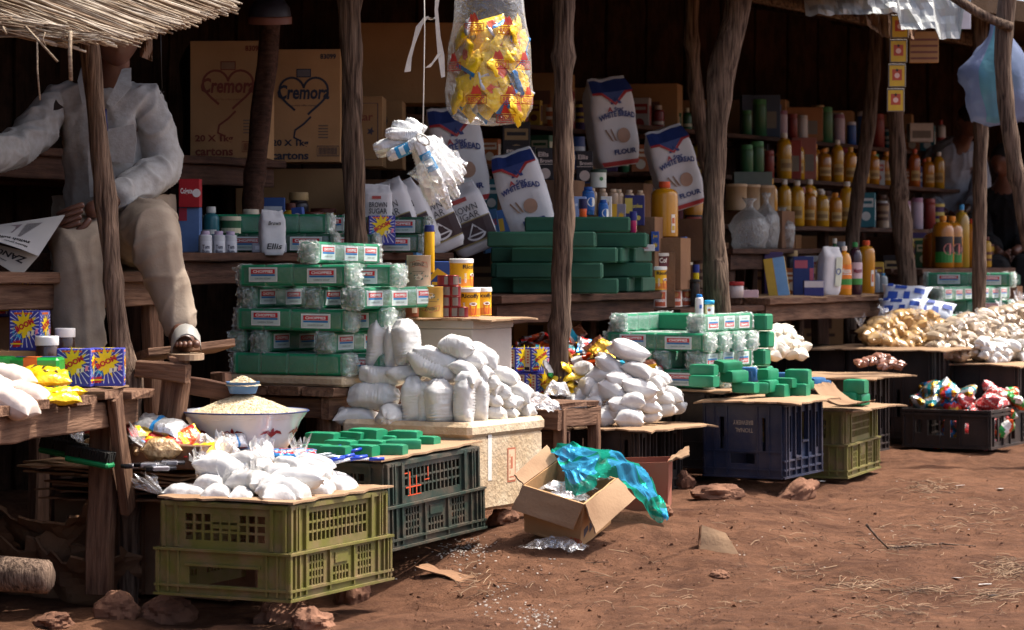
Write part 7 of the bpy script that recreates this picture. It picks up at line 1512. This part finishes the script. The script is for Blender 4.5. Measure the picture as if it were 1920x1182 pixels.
def dk1(pm,f):
    g2=lambda u,v,h: f(1-u,v,h)   # upside down print
    F2=lambda u,v,h: f(u,v,h)
    def T(s,u,v,hh,w_): 
        vv,ff,asp=text_geo(s,.03); pm.add([f(u-x/asp*w_,v+y*hh,.0012) for x,y in vv],ff,0)
    T('switch suffer',.62,.80,.085,.42); T('Massive power',.68,.90,.06,.30)
    for k in range(22): pm.add([f(.66,.18+.024*k,.001),f(.82-.006*k,.18+.024*k,.001),f(.82-.006*k,.192+.024*k,.001),f(.66,.192+.024*k,.001)],[(0,1,2,3)],1)
    pm.add([f(.2,.2,.001),f(.62,.2,.001),f(.58,.60,.001),f(.18,.56,.001)],[(0,1,2,3)],2)
page(np_,[atY(-70,432,8.36),atY(122,403,8.36),atY(72,480,8.22),atY(-70,440,8.20)],'sheet',.012,M_news,dk1,INK)
def dk2(pm,f):
    vv,ff,asp=text_geo('ZANU-PF',.03); pm.add([f(.50-x*.14/1,.42+y*.30,.0012) for x,y in vv],ff,0)
    vv,ff,asp=text_geo('news page',.02); pm.add([f(.46-x*.06,.74+y*.08,.0012) for x,y in vv],ff,0)
page(np_,[atY(-40,450,8.33),atY(74,478,8.27),atY(37,520,8.22),atY(-50,470,8.26)],'sheet',.006,mat('newsprint_tan','#b5aa9c',rough=.9,var=.04,objvar=0),dk2,INK)
# two people in the shade
M_wsh=mat('shade_greyed_shirt','#9a9ea8',rough=.85,objvar=0,bump=.1); M_dkc=mat('dark_shaded_cloth','#171516',rough=.95,objvar=0,bump=.2);  # shirt greyed and trousers blackened in colour to sink into the gloom
person('person in a whitish shirt bending forward in the deep shade',dict(pelvis=(1768,430,17.4),belly=(1774,370,17.4),chest=(1782,305,17.3),neck=(1806,262,17.2),head=(1818,228,17.1),shL=(1828,292,17.4),elL=(1842,360,17.3),wrL=(1808,395,17.1),shR=(1746,296,17.4),elR=(1730,365,17.3),wrR=(1770,398,17.1),haR=(1776,402,17.08),tiR=(1792,412,17.05),haL=(1802,400,17.08),tiL=(1788,412,17.05),hiL=(1790,435,17.35),knL=(1800,450,16.95),anL=(1800,580,16.95),hiR=(1748,435,17.35),knR=(1740,450,16.95),anR=(1740,580,16.95)),M_wsh,M_dkc,head_fwd=(.3,-.7,-.6),hh=.22)
person('person in dark clothes sitting behind the forked pole',dict(pelvis=(1898,500,17.0),belly=(1896,445,17.0),chest=(1892,390,16.95),neck=(1886,340,16.9),head=(1882,302,16.85),shL=(1934,375,17.0),elL=(1946,440,16.9),wrL=(1905,470,16.7),shR=(1850,378,17.0),elR=(1842,442,16.9),wrR=(1872,474,16.7),haR=(1878,478,16.68),tiR=(1892,488,16.65),haL=(1898,474,16.68),tiL=(1884,486,16.65),hiL=(1918,505,16.95),knL=(1926,505,16.5),anL=(1926,600,16.5),hiR=(1876,505,16.95),knR=(1866,505,16.5),anR=(1866,600,16.5)),M_dkc,M_dkc,head_fwd=(-.5,-.7,-.45),hh=.215)
def seat(px,Y,z,label):
    l_=w2loc(posY(px,Y,0)); table(label,l_.x-.22,l_.x+.2,l_.y-.3,l_.y+.3,z,.03,2,along='y',m=M_wooddark,name='wooden_bench')
seat(1896,17.0,.80,'low bench on which the person in dark clothes sits'); seat(1768,17.45,1.02,'low bench on which the bending person sits')
# ================================================================== hanging things
# bag of snack packets
hb=posY(918,9.3,0); zb0=atY(918,236,9.3).z; prof=[(.004,.0),(.09,.004),(.128,.022),(.150,.06),(.154,.12),(.149,.20),(.140,.28),(.126,.38),(.116,.45),(.095,.56),(.05,.66),(.018,.72)]
def pr(z):
    for (r0,z0),(r1,z1) in zip(prof,prof[1:]):
        if z<=z1: t=(z-z0)/(z1-z0); return r0+(r1-r0)*t
    return prof[-1][0]
mb=MB(); P=[]
for i in range(45):
    z=.72*(i/44)**1.15; P.append([(lambda a,q:(pr(z)*q*math.cos(a),pr(z)*q*.75*math.sin(a),z+.006*noise.noise(Vector((math.cos(a)*2,math.sin(a)*2,z*9)))))(6.283*j/44,1+.05*noise.noise(Vector((math.cos(6.283*j/44)*2.5,math.sin(6.283*j/44)*2.5,z*9)))+(.06*sm(z,.2,.6)*math.sin(j*2.6))) for j in range(44)])
mb.grid(P,0,True,True); dec=MB()
def fr_(u,v,h):
    r=pr(v)*1.03; a=-math.pi/2+u/max(r,.05); return Vector(((r+h+.004)*math.cos(a),(r+h+.004)*.76*math.sin(a),v))
EMB=[]
for u,v in [(-.055,.335),(.065,.325),(.03,.205),(.135,.205),(-.045,.085),(.075,.085),(.155,.085),(-.14,.2),(.06,.02)]:
    dec=MB(); w_,h_=.072,.026
    for k in range(2): dec.ring(fr_,[(u-w_/2,v-h_/2),(u,v-h_/2),(u+w_/2,v-h_/2),(u+w_/2,v+h_/2),(u,v+h_/2),(u-w_/2,v+h_/2)],.0035,0,.001)
    dec.text(fr_,"REDO'S",u,v,.017,0,.0015,width=.058,bold=.02)
    dec.poly(fr_,[(u-.020,v+.018),(u+.020,v+.018),(u+.014,v+.035),(u+.004,v+.052),(u-.002,v+.043),(u-.010,v+.048),(u-.014,v+.032)],0,.0012)
    EMB.append(dec.mesh('emblem',[mat('red_bag_print','#c4281c',rough=.4,objvar=0,alpha=.9)]))
hbag=spawn([('bag',mb.mesh('bag',[film('hanging_bag_film',.07,'#ffffff',.10,1.0,30,.4)]),None,[('emblem',e_,None) for e_ in EMB])],'hanging_bag','clear hanging bag printed with red emblems, full of yellow snacks','bag',Matrix.Translation((hb.x,hb.y,zb0)))
YS=[packet(.14,.10,.035,160+i,ms_,pt) for i,(ms_,pt) in enumerate([([F_y,F_bl,F_wh],lambda a,b_:1 if a<.1 else 0),([F_y,F_wh,F_bl],lambda a,b_:2 if (b_<.15) else 0),([F_y,F_si],lambda a,b_:1 if a>.85 else 0),([F_y,F_or,F_wh],lambda a,b_:1 if .3<a<.6 and .2<b_<.7 else 0)])]
rh=random.Random(17)
for k in range(60):
    z=.04+.29*((k+.5)/60); rmax=max(.0,pr(z)-.030); a=rh.uniform(0,6.283); r=rmax*math.sqrt(rh.random()) if k%3 else rmax
    if k%3==0: a=rh.uniform(math.pi*1.05,math.pi*1.95)
    solo('snack_packet',YS[k%4],'yellow snack packet inside the clear hanging bag','packet',TR((hb.x+r*math.cos(a),hb.y+r*.75*math.sin(a),zb0+z+.012),a+math.pi/2+rh.uniform(-.3,.3),R(82)+rh.uniform(-.3,.3),rh.uniform(-1.2,1.2),rh.uniform(.68,.88)),'yellow snack packets in the hanging bag')
# bundle of white candle packets
bp0=atY(792,262,8.9); M_cand=mat('white_candle_wrap','#e3e4e2',rough=.3,var=.06,scale=20,bump=.35,bscale=55,objvar=.03,coat=.4)
CS=[sack(.15,.017,70+i,M_cand,flatb=.8,wr=.0016,top=.6) for i in range(3)]
cl_=MB(); cl_.rect(cylmap(.0185,0,-math.pi/2),-.02,-.03,.02,.03,0,.001,8,3); cl_.rect(cylmap(.0185,0,-math.pi/2),-.012,-.008,.012,.012,1,.0018,6,1); CL=cl_.mesh('label',[ink('#2a86b8'),ink('#c8d8dc')])
for k,(x0,y0,x1,y1,Y,lab) in enumerate([(790,258,852,352,8.88,0),(798,258,866,345,8.92,0),(785,265,835,372,8.87,0),(780,268,812,385,8.93,0),(788,262,842,392,8.95,0),(805,258,870,330,8.96,0),(782,262,825,345,8.84,1),(790,258,722,250,8.90,0),(792,250,735,232,8.94,0),(790,262,700,278,8.92,0),(788,268,726,296,8.88,1),(796,248,760,226,8.96,0),(780,262,705,290,8.97,0),(795,262,858,372,8.99,0)]):
    a=atY(x0,y0,Y); b_=atY(x1,y1,Y+.02); d=(b_-a); M,L=beamM(a,b_,(0,-1,0)); Mz=M@Matrix.Rotation(R(90),4,'Y'); o=solo('candle_packet',CS[k%3],'white wrapped candle packet tied in the hanging bundle' if not lab else 'white candle packet with a blue label in the hanging bundle','packet',Mz@Matrix.Diagonal((1.2,1.15,L/.15,1)),'candle packets in the hanging bundle')
    if lab: new('label',CL,o,Matrix.Rotation(R(90),4,'Z') if 0 else Matrix.Rotation(R(180),4,'Z'))
me=crumple(250,.13,.17,.05,M_film,amp=.03); solo('film_wrap',me,'clear film sleeve around the hanging candle bundle','film',Matrix.Translation(atY(822,318,8.82))@Matrix.Rotation(R(40),4,'Y')@Matrix.Rotation(R(80),4,'X'))
M_str=mat('white_string','#d8d2c6',rough=.8,objvar=0)
mb=MB(); mb.tube([atY(795,-60,8.9),atY(796,60,8.9),atY(794,180,8.9),atY(793,258,8.88)],.0022,6); q_=[atY(793+14*math.cos(t)*.9,262+9*math.sin(t)+14*math.cos(t)*.4,8.83) for t in [i*.55 for i in range(13)]]; mb.tube(q_,.0035,6)
solo('string',mb.mesh('string',[M_str]),'thin white string holding the candle bundle','string',None)
for k,pts in enumerate([[(800,32),(786,50),(775,85),(768,110),(764,136)],[(798,34),(812,38),(817,33)],[(824,-40),(818,20),(822,70),(827,105),(831,146)],[(826,100),(812,118),(802,128)]]):
    root=mr; mb=MB(); P=[[],[]]
    for i,p in enumerate(pts): c=atY(p[0],p[1],8.92); wv=.008+.003*math.sin(i*2+k); P[0].append(c+Vector((-wv,.004*math.sin(i*3),0))); P[1].append(c+Vector((wv,-.004*math.sin(i*2),.003)))
    mb.grid(P,0,True); me=mb.mesh('ribbon',[M_str]); solo('ribbon',me,['knotted end of white plastic ribbon tied to the string','short bow end of white ribbon tied to the string','long white ribbon hanging beside the clear snack bag','forked white ribbon end beside the clear snack bag'][k],'ribbon',None)
# reed awning over the man
rm=MB(); rr=random.Random(41)
N=520
for k in range(N):
    t=(k+rr.random())/N; x1=215+225*t+rr.gauss(0,14); y1=84-72*t+rr.gauss(0,5)
    if t<.12: x1-=rr.uniform(0,120)
    L=rr.uniform(260,480); sl=rr.gauss(.335,.045); Y0=7.42+.55*t+rr.uniform(-.03,.03); a=atY(x1,y1,Y0); b_=atY(x1-L,y1-L*sl,Y0+.05); mid=(a+b_)/2+Vector((0,0,rr.uniform(-.012,.012))); r0=rr.choice((rr.uniform(.0014,.0028),rr.uniform(.0022,.0042)))
    rm.tube([a,mid,b_],[r0,r0,r0*.8],5,rr.randrange(3))
for k in range(60):
    t=rr.random(); x1=rr.uniform(-20,230); y1=48+.17*x1+rr.uniform(-20,5); Y0=7.40; a=atY(x1,y1,Y0); b_=atY(x1-rr.uniform(60,200),y1-rr.uniform(-5,40),Y0+.03); rm.tube([a,b_],[.002,.003],5,rr.randrange(3))
straws=[M_straw,mat('grey_reed','#b3a695',rough=.75,col2='#7f705f',scale=25,objvar=0),mat('brown_reed','#8a735c',rough=.8,col2='#5a4838',scale=25,objvar=0)]
ra=root_('reed_awning','frayed sunlit reed awning hanging over the seated man','awning',atY(200,40,7.6)); ri=ra.matrix_basis.inverted()
new('reed_layer',rm.mesh('reed_layer',straws),ra,ri)
for k,(p,w_) in enumerate([([(132,58),(131,100),(133,152)],5),([(48,50),(80,85),(108,116)],3),([(70,70),(70,130),(75,188)],2.2),([(5,50),(12,65)],3),([(85,60),(80,75),(86,86)],1.6)]):
    mb=MB(); mb.tube([atY(a,c,7.38) for a,c in p],w_*7.38/F*.8,6); new('loose_reed',mb.mesh('loose_reed',straws),ra,ri)
mb=MB(); P=[[atY(262+24*u,48+58*v+10*u*v,7.95+.03*math.sin(u*5+v*4)) for u in [i/6 for i in range(7)]] for v in [j/6 for j in range(7)]]; mb.grid(P,0,False); new('dry_leaf',mb.mesh('dry_leaf',[mat('dry_leaf','#6a5342',rough=.9,col2='#4a382c')]),ra,ri)
pl2=MB(); pl2.tube([atY(-40,-30,7.55),atY(240,-5,7.85),atY(470,-30,8.2)],.02,8); new('support_stick',pl2.mesh('support_stick',[M_bark]),ra,ri)
mb=MB(); mb.tube([atY(301,45,8.4),atY(302,110,8.4),atY(304,166,8.42)],.0016,6); mb.tube([atY(304,164,8.42),atY(301,176,8.42),atY(308,172,8.42)],.0022,6); solo('hanging_wire','' or mb.mesh('hanging_wire',[ink('#1a1614')]),'thin dark wire hanging above the shoulder of the man','wire',None)
# plastic roofing sheet over the far stall
def drape(label,name,cat,x0,x1,Y,ytop,ybot,m,seed,nu=40,nv=10,amp=.05):
    P=[]
    for j in range(nv+1):
        row=[]
        for i in range(nu+1):
            u=i/nu; px=x0+(x1-x0)*u; yb=ybot(u)+6*noise.noise(Vector((u*18,seed,0))); py=ytop+(yb-ytop)*j/nv; p=atY(px,py,Y); p.y+=amp*noise.noise(Vector((u*9+seed,j*.25,1)))+amp*.8*noise.noise(Vector((u*22+seed,j*.5,4)))-(.10*j/nv); row.append(p)
        P.append(row)
    mb=MB(); mb.grid(P,0,False); return solo(name,mb.mesh(name,[m]),label,cat,None)
drape('torn grey plastic sheeting hanging from the far eave','plastic_sheeting','plastic sheet',1505,1815,12.0,-70,lambda u:34-8*u+ (50 if .78<u<.95 else (30 if .55<u<.78 else 0)),mat('grey_plastic','#b4b6b2',rough=.35,var=.1,bump=.5,bscale=20,objvar=0,coat=.2),1)
drape('tan sacking sagging below the grey plastic at the far eave','sacking','sacking',1570,1720,12.25,-60,lambda u:20+58*math.sin(min(1,u*1.05)*math.pi*.62)**1.2*(1 if u<.93 else .7),mat('tan_sacking','#8a6a50',rough=.8,col2='#6d5340',bump=.2,objvar=0),5)
ss=root_('sachet_strip','hanging strip of yellow and red sachets on the dark pole','sachets',atY(1683,130,12.05)); si=ss.matrix_basis.inverted()
for k in range(4):
    yt=28+46*k; cx=1687-2.6*k; c=atY(cx,yt+22,12.05+.004*k); mb=MB(); mb.box((0,0,0),(.080,.006,.106),0,None,.002); f=flat((0,-.003,0),(1,0,0),(0,0,1)); mb.rect(f,-.034,-.048,.034,.045,1,.0006); mb.rect(f,-.022,-.022,.022,.028,2,.0012); mb.disc(f,0,0,.012,3,.0018); mb.disc(f,0,.024,.006,4,.0018); new('sachet',mb.mesh('sachet',[ink('#6a6258'),ink('#c9a22a'),ink('#b0492c'),ink('#d8b0a0'),ink('#3a1f18')]),ss,si@Matrix.Translation(c))
pin=MB(); pin.box((0,0,0),(.055,.004,.095),0,None,.001); solo('paper_tag',pin.mesh('paper_tag',[ink('#c4c2cc')]),'small white paper tag hanging under the far eave','tag',TR(atY(1809,35,12.0),R(5)))
spawn(carton(.14,.04,.15,M_cardbrown,lambda pm,fr,rt,tp,lf:[pm.rect(fr,-.065,-.06+.03*k,.065,-.05+.03*k,0,.001) for k in range(4)],[ink('#7a4a40')]),'printed_carton','pinkish printed carton panel hanging in the shade','carton',TR(atY(1732,118,12.9),R(-4)))
def hbagm(seed,ms_):
    mb=MB(); P=[]
    for i in range(16):
        t=i/15; w_=.035+.115*sm(t,0,.55)*(1-.25*sm(t,.75,1)); P.append([(w_*math.cos(6.283*j/28)*(1+.30*noise.noise(Vector((math.cos(6.283*j/28)*2+seed,math.sin(6.283*j/28)*2,t*3)))+.20*noise.noise(Vector((math.cos(6.283*j/28)*5+seed,math.sin(6.283*j/28)*5,t*5)))),w_*.6*math.sin(6.283*j/28)*(1+.2*noise.noise(Vector((j*.4,seed,t*3)))),-.46*t+.03*noise.noise(Vector((math.cos(6.283*j/28)*2,math.sin(6.283*j/28)*2,seed+t*4)))) for j in range(28)])
    mb.grid(P,0,True,True,True); me=mb.mesh('bag',ms_); me.polygons.foreach_set('material_index',[ (1 if (j%28)<12 and i<9 else 0)%len(ms_) if len(ms_)<3 else (1 if (j<9 and i<10) else (2 if 17<j<22 else 0)) for i in range(15) for j in range(28)]+[0,0]); return me
solo('plastic_carrier_bag',hbagm(3,[film('pale_blue_carrier',.85,'#7d86a2',.3,.4,20,.8),film('green_carrier',.85,'#557f78',.3,.4,20,.8),film('cyan_carrier',.85,'#628f9e',.3,.4,20,.8)]),'pale blue and green carrier bag hanging beside the forked pole','bag',TR(atY(1872,38,11.95)))
hc_=MB(); hc_.lathe([(.001,.10),(.05,.095),(.075,.06),(.08,.03),(.078,.0)],20,0,cap=False); hc_.lathe([(.082,.0),(.083,.025),(.079,.03),(.078,.0)],20,1,cap=False); solo('hat',hc_.mesh('hat',[ink('#2b2730'),ink('#7a4a3a')]),'dark cap with a brown band hanging on the dark brown pole','cap',TR(atY(506,45,9.9),0,R(8)))
mb=MB(); P=[[atY(335+55*u+8*math.sin(v*3),120+230*v-40*math.sin(u*3.1)*(1-v),10.6+.05*math.sin(u*9+v*2)) for u in [i/14 for i in range(15)]] for v in [j/14 for j in range(15)]]; mb.grid(P,0,True); solo('hanging_cloth',mb.mesh('hanging_cloth',[mat('black_cloth','#16120f',rough=.95,objvar=0,bump=.3,bscale=15)]),'black cloth hanging in the dark beside the dim carton','jacket',None)  # rippled black cloth shape beside the dim carton
# ================================================================== rocks, log, litter
for k,(px,py,r,sq,lab,rot) in enumerate([(215,1160,.055,(1.1,.9,.9),'pitted red rock under the table leg',0),(310,1168,.07,(1,1,.75),'dark rounded rock under the front olive crate',.5),(530,1168,.075,(1.1,.9,.7),'sunlit red rock under the near corner of the olive crate',1),(660,1128,.05,(1,1,1.2),'rough grey rock beneath the far corner of the olive crate',2),(780,1012,.06,(1.1,.9,.7),'red rock under the dark green crate',3),(640,1060,.05,(1,.9,.9),'dark rock between the two lattice crates',1.5),
  (1348,938,.062,(1.45,.8,.62),'loaf shaped pitted rock in front of the navy crate',.15),(1284,918,.045,(.9,.9,1),'small rock behind the checked plastic sheet',0),(1495,938,.070,(1.45,.7,.62),'slanting flat faced rock under the navy crate corner',.5),(1240,968,.04,(1,1,.7),'small dark stone by the plastic sheet end',1),(1350,1085,.03,(1,1,.6),'small half buried stone beside the brown one',0),(945,985,.05,(1,1,.7),'dark stone under the foam box',1),(585,1185,.06,(1,1,.7),'dark stone in the shadow of the olive crate',0.3),(100,1178,.05,(1,1,.6),'shaded stone near the fallen log',0)]):
    p=gpt(px,py); solo('rock',rock(r,k+1,M_rock,sq),lab,'rock',TR(p+Vector((0,r*.55,r*sq[2]*.40)),rot,R(10 if k==8 else 0),R(-22) if k==8 else 0))
lg=MB(); a=atY(-120,1068,7.55); b_=atY(96,1083,7.45); lg.tube([a,(a+b_)/2,b_*.96+a*.04,b_],[.055,.052,.048,.030],14,0,True,.15,3); solo('log',lg.mesh('log',[M_bark],50),'fallen pale log with a hacked end under the low table','log',None)
sc_=root_('cardboard_scrap','small folded scrap of cardboard standing in the dirt','cardboard',gpt(1350,1035)); gp=gpt(1345,1038)
wall(sc_,'fold',gp+Vector((-.055,.02,-.005)),gp+Vector((.07,-.01,-.005)),gp+Vector((.03,.04,.06)),gp+Vector((-.045,.05,.085)),M_card,T=.004,seed=30); wall(sc_,'fold',gp+Vector((-.055,.02,-.005)),gp+Vector((-.05,.11,-.005)),gp+Vector((-.048,.09,.07)),gp+Vector((-.045,.05,.085)),M_carddark,T=.004,seed=31)
mbk=sheet(.42,.06,M_carddark,61,.004,.02,14,4,rag=.015,bend=.03); solo('cardboard_strip',mbk,'long trampled cardboard strip running down the dirt bank','cardboard',TR(gpt(885,1095)+Vector((0,.05,.008)),R(-38),R(8),R(6)))
# straw, twigs, grains: loose litter on the ground
lt_=MB(); rl2=random.Random(77)
def straw(px,py,n,spx,spy,L=(.02,.08),r=.0009,dirn=None,up=.012):
    for k in range(n):
        a=rl2.gauss(px,spx);b2=rl2.gauss(py,spy)
        if b2<880: b2=880+rl2.random()*20
        p=gpt(a,b2); an=rl2.uniform(0,6.283) if dirn is None else rl2.gauss(dirn,.5); l_=rl2.uniform(*L); d=Vector((math.cos(an),math.sin(an),0)); q=p+d*l_; q.z=gz(q.x,q.y); m_=(p+q)/2+Vector((rl2.uniform(-.3,.3)*l_*.3,rl2.uniform(-.3,.3)*l_*.3,rl2.uniform(.0,up))); m_.z=max(m_.z,gz(m_.x,m_.y)+.003); p.z+=.002;q.z+=rl2.uniform(.001,.006)
        lt_.tube([p,m_,q],rl2.uniform(.6,1.4)*r,4,0 if rl2.random()<.6 else 1,False)
for a in [(1750,918,110,28,8),(1620,1098,90,40,6),(1740,1110,50,35,4),(1890,1070,170,26,12),(1860,1120,60,25,7),(1800,985,60,60,10),(1680,1150,70,60,12),(1500,1070,40,50,10),(1600,1020,30,70,10),(1870,960,40,40,8),(1480,1000,30,60,20),(1150,1100,30,90,30),(1700,1030,40,40,4),(880,1100,40,30,25),(1330,1150,30,80,20)]: straw(*a)
straw(1560,1130,160,240,45,(.008,.03),.0007); straw(1250,1080,120,200,60,(.006,.025),.0007)
tag(new('straw_litter',lt_.mesh('straw_litter',[mat('straw_bits','#a08468',rough=.9,col2='#7d644e',objvar=0),mat('straw_brown','#5f4434',rough=.9,objvar=0)])),'dry straw and grass roots scattered over the trodden dirt','litter',kind='stuff')
for k,pts in enumerate([[(1624,985),(1645,1010),(1665,1030)],[(1665,1030),(1720,1024),(1770,1022),(1830,1026)]]):
    mb=MB(); P=[]
    for i,(a,c) in enumerate(pts):
        q2=gpt(pts[-1][0] if k==0 else a,pts[-1][1] if k==0 else c); Y=q2.y; P.append(atY(a,c,Y)+Vector((0,0,.003)))
    mb.tube(P,[.005,.004,.003,.002][:len(P)],6); solo('twig',mb.mesh('twig',[M_bark]),['short dry stick poking up from the dirt','long thin dry root lying on the dirt'][k],'stick',None)
gr=MB()
def grains(px,py,n,sx,sy,s=(.003,.008)):
    for k in range(n):
        p=gpt(rl2.gauss(px,sx),rl2.gauss(py,sy))+Vector((0,0,.003)); r=rl2.uniform(*s); gr.box(p,(r,r*.5,r*.35),0,Matrix.Rotation(rl2.uniform(0,3.1),3,'Z'))
grains(875,1032,150,26,10); grains(830,1060,30,50,22); grains(1000,1160,70,22,10); grains(970,1075,25,60,25); grains(1600,1000,50,200,60,(.003,.007)); grains(930,1125,40,20,20)
tag(new('spilled_rice',gr.mesh('spilled_rice',[mat('white_grain','#d9cfc0',rough=.6,objvar=0)])),'white spilled grains and paper specks on the dirt bank','litter',kind='stuff')
pbm=MB()
for k in range(2600):
    px=rl2.uniform(760,1920); py=rl2.uniform(900,1185) if px>1300 else rl2.uniform(1000,1185); p=gpt(px,py); r=rl2.uniform(.0015,.0045) if k>260 else rl2.uniform(.005,.011); V=[p+Vector((rl2.uniform(-1,1),rl2.uniform(-1,1),rl2.uniform(-.4,1))).normalized()*r for i in range(5)]; pbm.add(V,[(0,1,2),(0,2,3),(0,3,4),(1,2,4),(2,3,4),(0,1,4)],0)
tag(new('pebbles',pbm.mesh('pebbles',[M_rock])),'small red pebbles and clods strewn over the dirt','pebbles',kind='stuff')
for k,(px,py) in enumerate([(1800,913),(1875,919),(1795,1088),(1847,1099),(1860,1120),(1540,905)]):
    solo('litter_scrap',sheet(.035,.018,[ink('#d8d4cc'),ink('#4a3a30')][k in(4,)],70+k,.001,.006,4,3,rag=.004),'little pale paper scrap on the dirt' if k!=4 else 'curled dark scrap on the dirt','paper',TR(gpt(px,py)+Vector((0,0,.006)),k),'pale paper scraps' if k!=4 else None)
